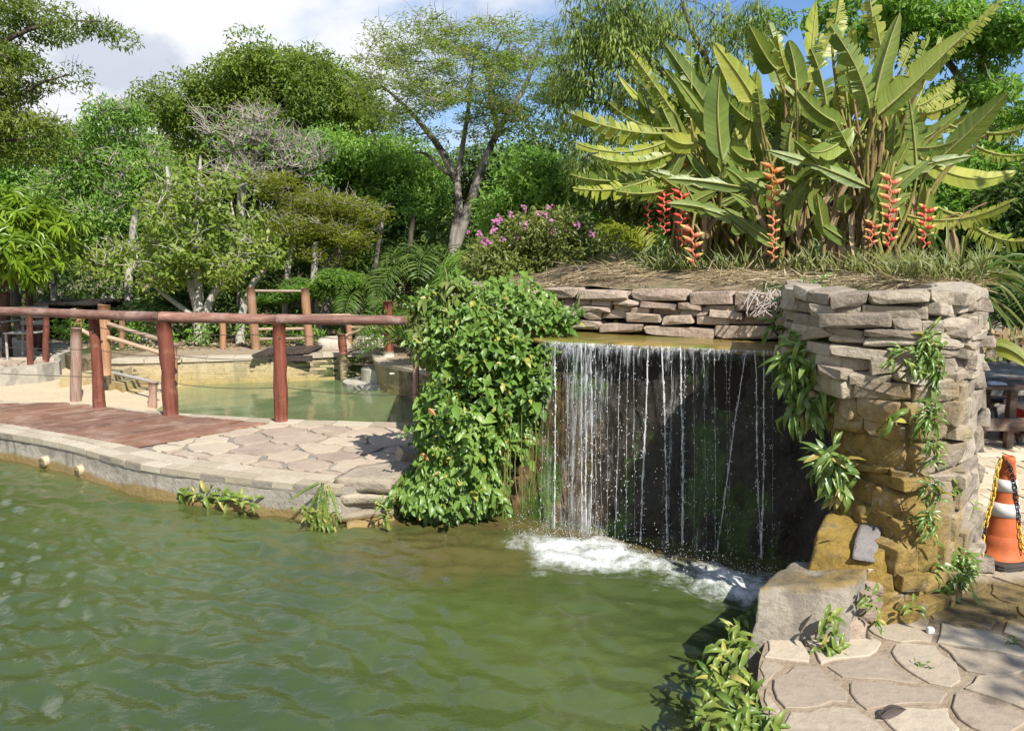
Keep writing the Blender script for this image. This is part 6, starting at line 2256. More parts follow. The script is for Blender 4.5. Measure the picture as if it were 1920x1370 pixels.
r = R(41)
sb_ = B()
n = 4200
px = np.r_[r.uniform(960, 1220, 1200), r.uniform(1300, 1840, 3000)]
Pq = []
for x in px:
    Yq_ = np.interp(x, [1000, 1560, 1850], [6.1, 5.1, 4.4]) + abs(r.normal(0, 0.45))
    p = A(x, 525, Yq_)
    Pq.append([p[0], p[1], 0])
Pq = np.array(Pq)
_d = ((Pm[None, ::1, :2] - Pq[:, None, :2]) ** 2).sum(2).argmin(1)
Pq[:, 2] = Pm[_d, 2] + r.uniform(0.0, 0.03, n) + 0.07 * np.exp(-((px - 1155) / 45) ** 2)
sb_.add(*leaves_geo(Pq, rdir(r, n) * [1, 0.8, 0.16], rdir(r, n) * 0.4 + [0, -.3, 1], r.uniform(0.06, 0.24, n), r.uniform(0.004, 0.009, n), T2V * [1, 1, 0.1], T2F))
o = part('straw', sb_, lm_straw, None, kind='stuff', loc=(1.0, 6, 1.35)); tag(o, 'dry straw mulch lying on the raised bed', 'straw')

gb_ = B()
spots = [(1215, 6.2), (1240, 6.15), (1265, 6.2), (1290, 6.1), (1330, 6.0), (1385, 5.9), (1420, 6.0), (1480, 5.8), (1520, 5.6), (1650, 5.2), (1690, 5.0), (1730, 4.9), (1640, 5.3), (1780, 4.8), (1800, 5.0), (1820, 5.1), (1560, 5.5), (1180, 6.8), (1600, 5.35), (1710, 4.85), (1755, 4.75)]
for x, Yq_ in spots:
    p = A(x, 520, Yq_); p[2] = mound_z(p[0], p[1])
    k = 46
    Pq = p + r.normal(0, 0.07, (k, 3)) * [1, 1, 0]
    D = rdir(r, k) * [0.8, 0.8, 0.2] + [0, 0, 0.9]
    gb_.add(*leaves_geo(Pq, D, rdir(r, k) * 0.3 + [0, -1, 0.3], r.uniform(0.10, 0.26, k), 0.008, GRV * [1, 1, 1.8], TLF))
o = part('grass', gb_, lm_grass, None, kind='stuff', loc=(1.0, 6, 1.35)); tag(o, 'tufts of green grass at the foot of the tall plants', 'grass')
o = part('green_cloth', B().add(*hexa([A(1030, 532, 6.6), A(1088, 530, 6.6), A(1088, 530, 6.9), A(1030, 532, 6.9), A(1030, 521, 6.6), A(1086, 521, 6.6), A(1086, 521, 6.9), A(1030, 523, 6.9)], (8, 4, 2), 0.02, 14, 4)), plain_mat('green_cloth', (0.25, 0.50, 0.20), 0.8), None, loc=A(1058, 530, 6.7))
tag(o, 'small crumpled pale green cloth behind the left end of the stone wall', 'cloth')

# ------------------------------------------------------------------ heliconia clumps
lm_hel = leaf_mat('leaf_heliconia', (0.102, 0.156, 0.026), (0.162, 0.219, 0.038), (0.228, 0.281, 0.055), 0.28, 0.36, 0.5, patch=1.5, rib=True)
lm_hely = leaf_mat('leaf_heliconia_yellow', (0.204, 0.250, 0.030), (0.312, 0.344, 0.050), (0.420, 0.420, 0.090), 0.35, 0.4, 0.45, patch=2.5, rib=True)
lm_held = leaf_mat('leaf_heliconia_dry', (0.16, 0.11, 0.055), (0.29, 0.21, 0.115), (0.42, 0.33, 0.20), 0.15, 0.8, 0.2)
m_stem = bark_mat('heliconia_stem', (0.13, 0.12, 0.03), (0.25, 0.22, 0.07), 8)
m_stemd = bark_mat('heliconia_stem_dry', (0.10, 0.06, 0.03), (0.25, 0.16, 0.085), 8)
m_bract = plain_mat('bract_red', (0.46, 0.05, 0.03), 0.45, 0.4, 0.12)
m_bracto = plain_mat('bract_orange', (0.52, 0.17, 0.05), 0.5, 0.4, 0.15)
m_bractp = plain_mat('bract_salmon', (0.58, 0.17, 0.10), 0.5, 0.4, 0.12)
m_tip = plain_mat('bract_tip', (0.52, 0.40, 0.09), 0.5, 0.4, 0.12)
m_tipg = plain_mat('bract_tip_brown', (0.36, 0.20, 0.06), 0.6, 0.3, 0.2)


m_rib = bark_mat('leaf_midrib', (0.20, 0.22, 0.06), (0.32, 0.32, 0.11), 8)


def blade(p0, p1, bend, width, roll, r, torn=0.0, vee=0.35, up=None, nseg=22):
    """one paddle leaf: midrib p0 -> p1 with a sideways bend, half blades with a fold along the rib"""
    p0, p1 = np.asarray(p0, float), np.asarray(p1, float)
    L = np.linalg.norm(p1 - p0)
    c = (p0 + p1) / 2 + np.asarray(bend, float)
    P = bez(p0, c, p1, nseg + 1)
    T = norm(np.gradient(P, axis=0))
    view = np.array([0, 1.0, -0.05])
    S = norm(np.cross(T, view))
    N_ = np.cross(S, T)
    cr, sr = math.cos(roll), math.sin(roll)
    S2 = S * cr + N_ * sr
    N2 = N_ * cr - S * sr
    t = np.linspace(0, 1, nseg + 1)
    wprof = width / 2 * np.clip(np.minimum(1.0, (t / 0.18) ** 0.6), 0, 1) * np.clip((1 - t) / 0.42, 0, 1) ** 0.55
    b = B()
    b.add(*tube(P - N2 * 0.004, np.linspace(0.010, 0.0025, nseg + 1) * min(1.0, width / 0.12), 5, False), 1)
    rb = t * L
    for sg in (-1, 1):
        fold = vee * r.uniform(0.7, 1.3)
        if torn <= 0:
            wav = 1 + 0.04 * np.sin(t * 9 + r.uniform(0, 6))
            E1 = P + (S2 * sg * math.cos(fold) + N2 * math.sin(fold)) * (wprof * 0.55 * wav)[:, None]
            E2 = P + (S2 * sg * math.cos(fold * 0.6) + N2 * math.sin(fold * 0.6)) * (wprof * wav)[:, None]
            for _ in range(r.integers(0, 4) if L > 0.4 else 0):
                i_ = r.integers(3, nseg - 3); q_ = r.uniform(0.15, 0.7)
                E2[i_] = E1[i_] * q_ + E2[i_] * (1 - q_) if q_ < 0.5 else P[i_] * (q_ - 0.4) + E1[i_] * (1.4 - q_)
            V = np.concatenate([P, E1, E2]); m = nseg + 1
            Fc = [(i, i + 1, m + i + 1, m + i) for i in range(nseg)] + [(m + i, m + i + 1, 2 * m + i + 1, 2 * m + i) for i in range(nseg)]
            b.add(V, Fc, 0, np.concatenate([rb, rb - 0.03, rb - 0.06]))
        else:
            k = int(14 + 10 * torn)
            ed = np.sort(np.r_[0.05, r.uniform(0.06, 0.97, k - 1), 0.99])
            for a_, e_ in zip(ed[:-1], ed[1:]):
                if r.random() < 0.06:
                    continue
                e2 = e_ - 0.10 * (e_ - a_) * (1 + torn)
                q = [np.array([np.interp(x, t, P[:, d]) for d in range(3)]) for x in (a_, e2)]
                s = np.array([np.interp(a_, t, S2[:, d]) for d in range(3)]) * sg
                nn_ = np.array([np.interp(a_, t, N2[:, d]) for d in range(3)])
                tt = np.array([np.interp(a_, t, T[:, d]) for d in range(3)])
                w = np.interp((a_ + e_) / 2, t, wprof) * r.uniform(0.82, 1.08)
                f2 = fold + r.normal(0, 0.18 * torn)
                o1 = (s * math.cos(f2) + nn_ * math.sin(f2) + tt * (0.35 + r.normal(0, 0.12)))
                o1 /= np.linalg.norm(o1)
                dr = np.array([0, 0, -1]) * w * 0.25 * torn * r.uniform(0.2, 1.3)
                V = [q[0], q[1], q[1] + o1 * w * 0.55, q[0] + o1 * w * 0.55, q[1] * 0.8 + q[0] * 0.2 + o1 * w + dr, q[0] * 0.75 + q[1] * 0.25 + o1 * w * 0.97 + dr]
                b.add(V, [(0, 1, 2, 3), (3, 2, 4, 5)], 0, np.array([a_, e2, e2, a_, e2, a_]) * L)
    return b


def bract_mesh(name, mb, mt):
    b = B()
    n = 7
    rings = [(0.0, 0.16, 0.20), (0.25, 0.30, 0.27), (0.6, 0.24, 0.19), (0.82, 0.12, 0.09), (1.0, 0.01, 0.01)]
    V = []
    for x, rz, ry in rings:
        a = np.linspace(0, 2 * np.pi, n, endpoint=False)
        z = 0.10 * math.sin(x * 1.6) + 0.18 * max(0, x - 0.6)
        V += [(x, ry * math.cos(q), z + rz * math.sin(q) * 0.75) for q in a]
    V = np.array(V)
    for i in range(len(rings) - 1):
        b.add(V, [(i * n + k, i * n + (k + 1) % n, (i + 1) * n + (k + 1) % n, (i + 1) * n + k) for k in range(n)], 0 if i < 2 else 1)
    b.add(V, [tuple(range(n))[::-1]], 0)
    me = b.mesh(name, smooth=True)
    setmats(me, [mb, mt])
    return me


br_red = bract_mesh('bract_red_mesh', m_bract, m_bract)
br_redy = bract_mesh('bract_red_yellow_mesh', m_bract, m_tip)
br_or = bract_mesh('bract_orange_mesh', m_bracto, m_tipg)
br_sal = bract_mesh('bract_salmon_mesh', m_bractp, m_tip)


def spike(parent, x0, y0, x1, y1, Y, n, mes, size, stem_from, r):
    P0, P1 = A(x0, y0, Y), A(x1, y1, Y)
    t = np.linspace(0, 1, n + 1)
    ax = P0 + (P1 - P0) * t[:, None]
    ax[:, 0] += 0.010 * ((np.arange(n + 1) % 2) * 2 - 1)
    s0 = np.asarray(stem_from, float)
    arch = bez(s0, (s0 + P0) / 2 + [0, 0, 0.10], P0, 8)
    b = B().add(*tube(ax, np.linspace(0.009, 0.005, n + 1), 6, False))
    part('flower_stalk', B().add(*tube(arch, np.linspace(0.013, 0.009, 8), 6, False)), m_stem, parent, smooth=True)
    sp = part('flower_spike', b, m_bractp if mes[0] is not br_or else m_bracto, parent, smooth=True)
    for k in range(n):
        sg = 1 if k % 2 else -1
        d = np.array([sg, r.normal(-0.25, 0.25), 0.10 + 0.25 * r.random()])
        sc = size * 0.98 * (1.0 - 0.35 * t[k]) * r.uniform(0.88, 1.1)
        M = frameM(ax[k], d, (0, 0, 1), (sc, sc * 1.1, sc * 1.1))
        me = mes[0] if len(mes) == 1 or k < n * 0.45 else mes[1]
        inst('bract', me, M, sp)


hr = R(55)
clL = thing('heliconia_clump', 'left clump of arching torn paddle-leaved plants with deep red hanging blossoms', 'tropical plant', (*A(1345, 510, 6.3)[:2], 1.45))
clM = thing('heliconia_clump', 'middle clump of tall paddle-leaved plants with one orange-brown hanging blossom', 'tropical plant', (*A(1470, 510, 6.0)[:2], 1.45))
clR = thing('heliconia_clump', 'right clump of broad upright paddle leaves with red and yellow hanging blossoms', 'tropical plant', (*A(1640, 515, 5.6)[:2], 1.45))


def helleaf(cl, x0, y0, x1, y1, Y0, Y1, wpx, bendpx=(0, 0), roll=0.0, torn=0.0, mat=None, stem=True, vee=0.35, by=0.0, stem_px=None):
    p0, p1 = A(x0, y0, Y0), A(x1, y1, Y1)
    m = mpp((Y0 + Y1) / 2)
    bend = np.array([bendpx[0] * m, by, -bendpx[1] * m])
    b = blade(p0, p1, bend, wpx * 0.76 * m, roll, hr, torn, vee)
    part('leaf', b, [mat or lm_hel, m_rib], cl, smooth=torn <= 0)
    if stem:
        base = np.array(cl.location)
        sx = base + np.array([hr.normal(0, 0.16), hr.normal(0.05, 0.12), -0.02])
        if stem_px is not None:
            sx = A(stem_px[0], stem_px[1], Y0 + 0.02)
        d = (p1 - p0) / np.linalg.norm(p1 - p0)
        ctl = p0 - d * 0.35 * np.linalg.norm(p0 - sx)
        ctl = ctl * 0.6 + (sx * 0.4 + p0 * 0.6) * 0.4
        S = bez(sx, ctl, p0 + d * 0.01, 10)
        part('leaf_stalk', B().add(*tube(S, np.r_[np.linspace(0.016, 0.009, 10)], 6, False)), m_stem if hr.random() < 0.85 else m_stemd, cl, smooth=True)


HL = [
    # left, arching outwards
    (clL, 1250, 250, 1062, 208, 6.2, 5.9, 62, (0, 22), 0.35, 0.7, lm_hely), (clL, 1255, 262, 1075, 266, 6.2, 5.8, 48, (0, 40), -0.3, 0.0, lm_hely),
    (clL, 1262, 300, 1068, 326, 6.25, 5.8, 60, (0, 45), 0.5, 0.5, lm_hel), (clL, 1255, 318, 1072, 352, 6.1, 5.7, 56, (0, 34), -0.1, 0.8, lm_hely),
    (clL, 1275, 345, 1150, 356, 6.1, 5.7, 50, (0, 22), 0.3, 0.0, lm_hel), (clL, 1265, 215, 1178, 92, 6.3, 6.2, 44, (8, 6), 0.2, 0.8, lm_hely),
    (clL, 1262, 240, 1140, 190, 6.5, 6.5, 60, (0, 30), 0.9, 0.7, lm_hel), (clL, 1270, 280, 1110, 290, 6.0, 5.8, 46, (0, 36), 0.2, 0.7, lm_hely),
    (clL, 1268, 330, 1110, 335, 6.4, 6.2, 56, (0, 50), 0.7, 0.6, lm_hel), (clL, 1290, 300, 1225, 160, 6.6, 6.6, 54, (-6, 0), 0.3, 0.0, lm_hel),
    (clL, 1335, 250, 1245, 128, 6.3, 6.2, 46, (18, 18), 0.6, 0.0, lm_hel), (clL, 1345, 262, 1262, 140, 6.2, 6.1, 44, (20, 16), -0.6, 0.0, lm_hel),
    (clL, 1355, 300, 1353, 118, 5.9, 5.85, 66, (-16, 0), -0.15, 0.0, lm_hel), (clL, 1310, 265, 1245, 250, 6.0, 5.9, 48, (0, 22), 0.2, 0.0, lm_hely),
    (clL, 1300, 360, 1240, 330, 6.1, 5.9, 44, (0, 12), 0.4, 0.0, lm_hel), (clL, 1385, 330, 1378, 240, 6.3, 6.3, 40, (8, 0), 0.2, 0.0, lm_hely),
    (clL, 1295, 240, 1190, 150, 6.7, 6.8, 58, (0, 14), 0.8, 0.5, lm_hel),
    # middle
    (clM, 1415, 190, 1338, 80, 5.9, 5.8, 62, (14, 10), -0.2, 0.0, lm_hely), (clM, 1430, 240, 1420, 165, 5.9, 5.8, 48, (0, 0), 0.1, 0.0, lm_hel),
    (clM, 1455, 130, 1405, 48, 6.1, 5.9, 56, (10, 28), 0.4, 0.0, lm_hel), (clM, 1470, 160, 1442, 70, 6.2, 6.2, 54, (-6, 4), -0.4, 0.0, lm_hel),
    (clM, 1495, 170, 1478, 75, 6.2, 6.2, 50, (6, 0), 0.5, 0.0, lm_hel), (clM, 1490, 150, 1455, 62, 6.0, 5.7, 40, (0, 40), 0.1, 0.0, lm_hely),
    (clM, 1505, 160, 1540, 60, 6.3, 6.4, 54, (0, 10), 0.8, 0.5, lm_hely), (clM, 1420, 230, 1360, 180, 6.2, 6.1, 46, (0, 18), 0.6, 0.0, lm_hel),
    (clM, 1480, 300, 1500, 190, 6.1, 6.1, 46, (-14, 0), 0.3, 0.0, lm_hel), (clM, 1412, 300, 1370, 275, 5.9, 5.8, 44, (0, 14), 0.2, 0.0, lm_hel),
    (clM, 1420, 470, 1428, 350, 6.0, 5.9, 40, (-10, 0), 0.2, 0.0, lm_hel), (clM, 1450, 330, 1385, 330, 5.9, 5.8, 36, (0, 10), 0.2, 0.0, lm_hel),
    (clM, 1475, 120, 1395, 100, 6.5, 6.6, 60, (0, 16), 0.9, 0.6, lm_hely), (clM, 1500, 250, 1560, 170, 6.4, 6.4, 60, (0, 8), 0.3, 0.0, lm_hel),
    (clM, 1530, 130, 1585, 20, 6.5, 6.6, 58, (0, 0), 0.6, 0.4, lm_hely), (clM, 1520, 110, 1530, 5, 6.6, 6.7, 50, (0, 0), -0.6, 0.0, lm_hely),
    (clM, 1470, 130, 1440, 40, 6.6, 6.7, 56, (0, 0), 0.2, 0.5, lm_hel), (clM, 1490, 330, 1462, 290, 6.0, 5.8, 40, (0, 20), 0.2, 0.0, lm_hel),
    # right
    (clR, 1634, 225, 1555, 46, 5.6, 5.55, 70, (26, -4), 0.25, 0.0, lm_hel), (clR, 1640, 190, 1688, 24, 5.6, 5.6, 46, (-8, 0), 0.6, 0.0, lm_hel),
    (clR, 1645, 215, 1815, 55, 5.5, 5.4, 74, (-14, 22), -0.35, 0.0, lm_hel), (clR, 1760, 105, 1880, -2, 5.45, 5.3, 40, (0, 10), 0.4, 0.9, lm_hely),
    (clR, 1738, 318, 1890, 172, 5.5, 5.2, 56, (12, -2), 0.3, 0.0, lm_hel), (clR, 1718, 338, 1704, 186, 5.45, 5.4, 52, (6, 0), -0.2, 0.0, lm_hel),
    (clR, 1712, 300, 1694, 182, 5.6, 5.6, 50, (26, 20), 0.7, 0.0, lm_hel), (clR, 1690, 400, 1908, 372, 5.5, 5.0, 56, (0, 50), 0.6, 0.0, lm_hely),
    (clR, 1600, 300, 1565, 228, 5.6, 5.4, 66, (10, 12), 0.2, 0.0, lm_hel), (clR, 1585, 235, 1495, 168, 5.7, 5.5, 52, (0, 22), 0.2, 0.0, lm_hel),
    (clR, 1600, 240, 1518, 285, 5.6, 5.3, 50, (0, 30), -0.3, 0.0, lm_hel), (clR, 1700, 275, 1795, 262, 5.5, 5.3, 36, (0, 16), 0.2, 0.0, lm_hel),
    (clR, 1675, 290, 1680, 215, 5.55, 5.5, 34, (0, 0), 0.1, 0.0, lm_hel), (clR, 1760, 390, 1880, 395, 5.6, 5.3, 58, (0, 30), 0.4, 0.8, lm_hely),
    (clR, 1800, 400, 1935, 450, 5.5, 5.2, 60, (0, 40), 0.2, 0.7, lm_hely), (clR, 1720, 200, 1790, 150, 5.9, 5.9, 56, (0, 12), 0.4, 0.5, lm_hely),
    (clR, 1780, 235, 1860, 230, 5.9, 5.7, 50, (0, 20), 0.5, 0.7, lm_hely), (clR, 1660, 130, 1640, 30, 6.0, 6.0, 54, (0, 0), 0.4, 0.0, lm_hely),
    (clR, 1690, 130, 1720, 60, 6.0, 6.0, 50, (0, 0), -0.4, 0.5, lm_hely), (clR, 1600, 180, 1590, 80, 6.0, 6.1, 60, (-8, 0), 0.1, 0.0, lm_hel),
    (clR, 1610, 330, 1540, 300, 5.7, 5.5, 44, (0, 14), 0.2, 0.0, lm_hel), (clR, 1850, 250, 1930, 235, 5.6, 5.4, 46, (0, 12), 0.4, 0.7, lm_hely),
    (clR, 1830, 275, 1925, 290, 5.7, 5.5, 40, (0, 16), 0.4, 0.8, lm_hely), (clR, 1550, 200, 1520, 90, 5.9, 5.9, 52, (10, 0), 0.5, 0.0, lm_hel),
    (clR, 1640, 60, 1625, -40, 6.1, 6.1, 50, (0, 0), 0.3, 0.3, lm_hely), (clR, 1560, 90, 1575, -10, 6.2, 6.2, 50, (0, 0), 0.3, 0.3, lm_hely),
]
for a in HL:
    cl, x0, y0, x1, y1, Y0, Y1, w, bend, roll, torn, mt = a
    if torn == 0 and hr.random() < 0.5:
        torn = 0.13
    helleaf(cl, x0, y0, x1, y1, Y0, Y1, w, bend, roll, torn, mt, True)
# inner leaves deeper in each clump
for cl, cx0, n, Yq_ in ((clL, 1330, 30, 6.6), (clM, 1465, 26, 6.4), (clR, 1640, 32, 6.0)):
    for k in range(n):
        x0 = cx0 + hr.normal(0, 55); y0 = hr.uniform(190, 370)
        ang = hr.normal(-0.35 if cl is clL else 0.3 if cl is clR else 0, 0.8); Lp = hr.uniform(110, 190)
        helleaf(cl, x0, y0, x0 + math.sin(ang) * Lp, y0 - math.cos(ang) * Lp, Yq_ + hr.uniform(0, 0.5), Yq_ + hr.uniform(0, 0.5), hr.uniform(34, 60), (hr.normal(0, 12), 8 + 30 * abs(math.sin(ang)) + hr.normal(0, 8)), hr.normal(0, 0.7), hr.uniform(0.1, 0.9) if hr.random() < 0.6 else 0.0, lm_hel if hr.random() < 0.5 else lm_hely)
# plain stems, dry hanging leaves
for cl, xs, Yq_ in ((clL, (1290, 1305, 1320, 1340, 1352, 1368, 1300, 1330), 6.25), (clM, (1420, 1440, 1455, 1470, 1490, 1505, 1432), 6.0), (clR, (1580, 1605, 1620, 1640, 1655, 1690, 1632, 1570), 5.65)):
    for x in xs:
        yt = hr.uniform(290, 380)
        p1 = A(x + hr.normal(0, 10), yt, Yq_ + hr.uniform(-0.1, 0.3)); p0 = A(x + hr.normal(0, 25), 505, Yq_ + hr.uniform(-0.1, 0.3)); p0[2] = mound_z(p0[0], p0[1]) - 0.03
        part('stem', B().add(*tube(bez(p0, (p0 + p1) / 2 + hr.normal(0, 0.03, 3), p1, 7), np.linspace(0.018, 0.011, 7), 6, False)), m_stem if hr.random() < 0.7 else m_stemd, cl, smooth=True)
    for k in range(20):
        x = xs[k % len(xs)] + hr.normal(0, 28)
        y = hr.uniform(330, 440)
        p0 = A(x, y, Yq_ - 0.1 + hr.uniform(-0.1, 0.35))
        p1 = p0 + [hr.normal(0, 0.12), hr.normal(0, 0.08), -hr.uniform(0.22, 0.5)]
        part('dry_leaf', blade(p0, p1, (hr.normal(0, 0.05), -0.05, 0.03), hr.uniform(0.03, 0.09), hr.uniform(-1, 1), hr, 0.0, 0.9, nseg=8), [lm_held, m_stemd], cl, smooth=True)
    for k in range(16):
        x = xs[k % len(xs)] + hr.normal(0, 40)
        p0 = A(x, hr.uniform(330, 470), Yq_ - 0.2)
        p1 = p0 + [hr.normal(0, 0.3), -0.05, hr.uniform(0.05, 0.35)]
        part('leaf', blade(p0, p1, (hr.normal(0, 0.05), 0, 0.03), 0.1, hr.uniform(-.6, .6), hr, 0.0, nseg=10), [lm_hel, m_rib], cl, smooth=True)
sp_ = [(clL, 1245, 362, 1246, 440, 6.0, 12, [br_red], 0.065, (1300, 330)), (clL, 1277, 362, 1279, 462, 5.95, 14, [br_red], 0.072, (1310, 330)), (clL, 1298, 432, 1302, 500, 5.75, 7, [br_sal], 0.085, (1310, 380)),
       (clL, 1274, 305, 1284, 345, 6.1, 5, [br_or], 0.075, (1310, 300)), (clL, 1216, 360, 1216, 440, 6.2, 11, [br_red], 0.04, (1290, 330)),
       (clM, 1447, 312, 1452, 405, 5.65, 9, [br_or], 0.085, (1466, 300)), (clM, 1450, 408, 1449, 492, 5.6, 10, [br_sal], 0.050, (1452, 380)),
       (clR, 1670, 335, 1666, 468, 5.2, 15, [br_sal, br_redy], 0.078, (1680, 310)), (clR, 1735, 390, 1733, 465, 5.1, 10, [br_redy], 0.070, (1745, 360)), (clR, 1706, 388, 1702, 420, 5.5, 5, [br_sal], 0.06, (1700, 350)), (clR, 1637, 420, 1632, 462, 5.4, 6, [br_sal], 0.065, (1650, 380))]
for cl, x0, y0, x1, y1, Yq_, n, mes, size, st in sp_:
    spike(cl, x0, y0, x1, y1, Yq_, n, mes, size, A(st[0], st[1], Yq_ + 0.12), hr)
# ================================================================== leafy shrub left of the fall
r = R(71)
sh = thing('leafy_shrub', 'dense bright green shrub of pointed leaves hanging down beside the waterfall', 'shrub', (-0.35, 5.55, ZW))
opx = np.array([(795, 548), (850, 528), (900, 535), (960, 522), (1015, 535), (1050, 560), (1092, 592), (1078, 612), (1045, 622), (1038, 690), (1030, 735), (1003, 755), (985, 835), (958, 870), (948, 905), (955, 960), (905, 978), (850, 985), (800, 980), (752, 972), (738, 935), (762, 900), (785, 850), (770, 790), (800, 730), (815, 690), (806, 640), (790, 610), (778, 580)], float)
def shrub_pts(n, y_off=0.0):
    P = np.zeros((0, 2))
    while len(P) < n:
        q = np.c_[r.uniform(730, 1095, n * 2), r.uniform(520, 988, n * 2)]
        P = np.concatenate([P, q[inpoly(q, opx)]])
    P = P[:n]
    d = polydist(P, opx)
    bul = 0.36 * (1 - np.exp(-d / 55.0)) + 0.05 * vnoise(np.c_[P / 60.0, np.zeros(n)], 1.0, 5)
    Yb_ = np.interp(P[:, 1], [520, 620, 985], [5.72, 5.55, 5.42]) - np.clip((P[:, 0] - 990) / 100, 0, 1) * 0.10
    out = np.array([A(x, y, Y) for (x, y), Y in zip(P, Yb_ - bul + y_off)])
    return out, P
C, pxs = shrub_pts(860)
_kp = fbm(np.c_[pxs / 42.0, np.zeros(len(pxs))], 1.0, 12, 2) > -0.22
C, pxs = C[_kp], pxs[_kp]
_o = r.random(len(C)) < 0.16                       # runners reaching out of the mass
C[_o] += np.c_[r.normal(0, 0.07, _o.sum()), -np.abs(r.normal(0, 0.09, _o.sum())), r.normal(0.0, 0.06, _o.sum())]
# each sprig: a stem with paired leaves
def sprig_leaves(C, pxs, Lm, k_leaf=8):
    n = len(C)
    low = np.clip((pxs[:, 1] - 760) / 200, 0, 1)
    sd = norm(np.c_[r.normal(0, 0.7, n), -0.7 + r.normal(0, 0.3, n), r.normal(0.35, 0.5, n) - 1.3 * low])
    Ps, Ds, Ns, Ls = [], [], [], []
    for j in range(k_leaf):
        t = j / (k_leaf - 1)
        p = C + sd * (0.13 * (t - 0.5))[..., None] if np.ndim(t) else C + sd * 0.13 * (t - 0.5)
        ang = j * 2.4 + r.uniform(0, 0.6, n)
        a = norm(np.cross(sd, np.array([0.3, 0.1, 1.0]))); b_ = np.cross(sd, a)
        q = a * np.cos(ang)[:, None] + b_ * np.sin(ang)[:, None]
        D = norm(q + sd * (0.25 + 0.8 * t) + np.array([0, -0.15, -0.35]) + np.c_[np.zeros(n), np.zeros(n), -0.75 * low])
        Ps.append(p); Ds.append(D); Ns.append(norm(sd * 0.5 + np.array([0.15, -0.55, 0.75]) + r.normal(0, 0.25, (n, 3)))); Ls.append(Lm * r.uniform(0.6, 1.15, n) * (1.1 - 0.5 * t))
    return [np.concatenate(x) for x in (Ps, Ds, Ns, Ls)]
P_, D_, N_, L_ = sprig_leaves(C, pxs, 0.088)
L_ = L_ * np.repeat(r.choice([0.7, 0.9, 1.05, 1.2], len(C)), 8).reshape(len(C), 8).T.ravel()
pick = r.permutation(len(P_))
pick = pick[np.argsort(P_[pick][:, 1])]
front = r.choice(pick[:2400], 300, replace=False)
rest = np.setdiff1d(np.arange(len(P_)), front)
tm = [template_mesh('shrub_leaf', T8V, T8F, lm_vine, 1.0, 0.56), template_mesh('shrub_leaf_wide', T8V, T8F, lm_vine, 1.0, 0.64)]
for i in front:
    inst('leaf', tm[i % 2], frameM(P_[i], D_[i], N_[i], (L_[i],) * 3), sh)
b = B().add(*leaves_geo(P_[rest], D_[rest], N_[rest], L_[rest], L_[rest] * r.uniform(0.48, 0.64, len(rest)), T8V, T8F))
part('foliage', b, lm_vine, sh, kind='stuff', smooth=True)
C2, px2 = shrub_pts(420, 0.13)
P2, D2, N2, L2 = sprig_leaves(C2, px2, 0.085, 7)
part('inner_foliage', B().add(*leaves_geo(P2, D2, N2, L2, L2 * 0.55, T8V, T8F)), lm_vine, sh, kind='stuff')
b = B()
for k in range(90):
    c_ = C[r.integers(len(C))]
    q = c_ + [r.normal(0, 0.12), 0.25, r.normal(-0.1, 0.2)]
    b.add(*tube(bez(q, (q + c_) / 2 + r.normal(0, 0.04, 3), c_, 6), np.linspace(0.006, 0.003, 6), 4, False))
# hanging roots at the right-hand edge
for k in range(9):
    x = r.uniform(945, 1005)
    p = A(x, r.uniform(730, 860), 5.22); e = A(x + r.normal(0, 6), r.uniform(900, 975), 5.20)
    b.add(*tube(bez(p, (p + e) / 2 + r.normal(0, 0.02, 3), e, 6), 0.0035, 4, False))
part('stems', b, bk_green, sh, kind='stuff')
# paler drooping branch tips on the upper left
b = B(); q_ = np.array([(820, 560), (800, 600), (790, 575), (845, 545), (870, 560), (812, 630), (785, 620), (830, 590), (860, 590), (795, 650)])
cc = np.array([A(x, y, 5.55) for x, y in q_])
rosettes(b, cc, 0.09, 6, 7, 0.115, 0.034, r, 0.8, TLV, TLF, 0.9)
o = part('drooping_leaves', b, leaf_mat('leaf_drooping_pale', (0.10, 0.14, 0.03), (0.16, 0.20, 0.045), (0.24, 0.26, 0.07), 0.3), None, kind='stuff', loc=cc[0])
o['kind'] = ''; del o['kind']
tag(o, 'pale green drooping leaf sprays at the upper left of the leafy shrub', 'shrub')
o.name = 'drooping_shrub'
for (x, y) in ((803, 766), (790, 850)):
    p = A(x, y, 5.2)
    part('orange_leaf', blade(p, p + [0.05, 0, -0.05], (0, 0, 0.01), 0.026, 0.2, r, 0, 0.5, nseg=6), plain_mat('orange_leaf', (0.42, 0.17, 0.06), 0.6), sh)

# ================================================================== plants growing out of the stones
tpl = [template_mesh('strap_leaf', TLV * [1, 1, s], TLF, lm_plant, 1.0, w) for s, w in ((1.0, 0.19), (2.0, 0.21), (3.0, 0.18), (0.4, 0.23))]
tpe = [template_mesh('edge_leaf', TLV * [1, 1, s], TLF, lm_edge, 1.0, w) for s, w in ((1.0, 0.26), (2.0, 0.30))]


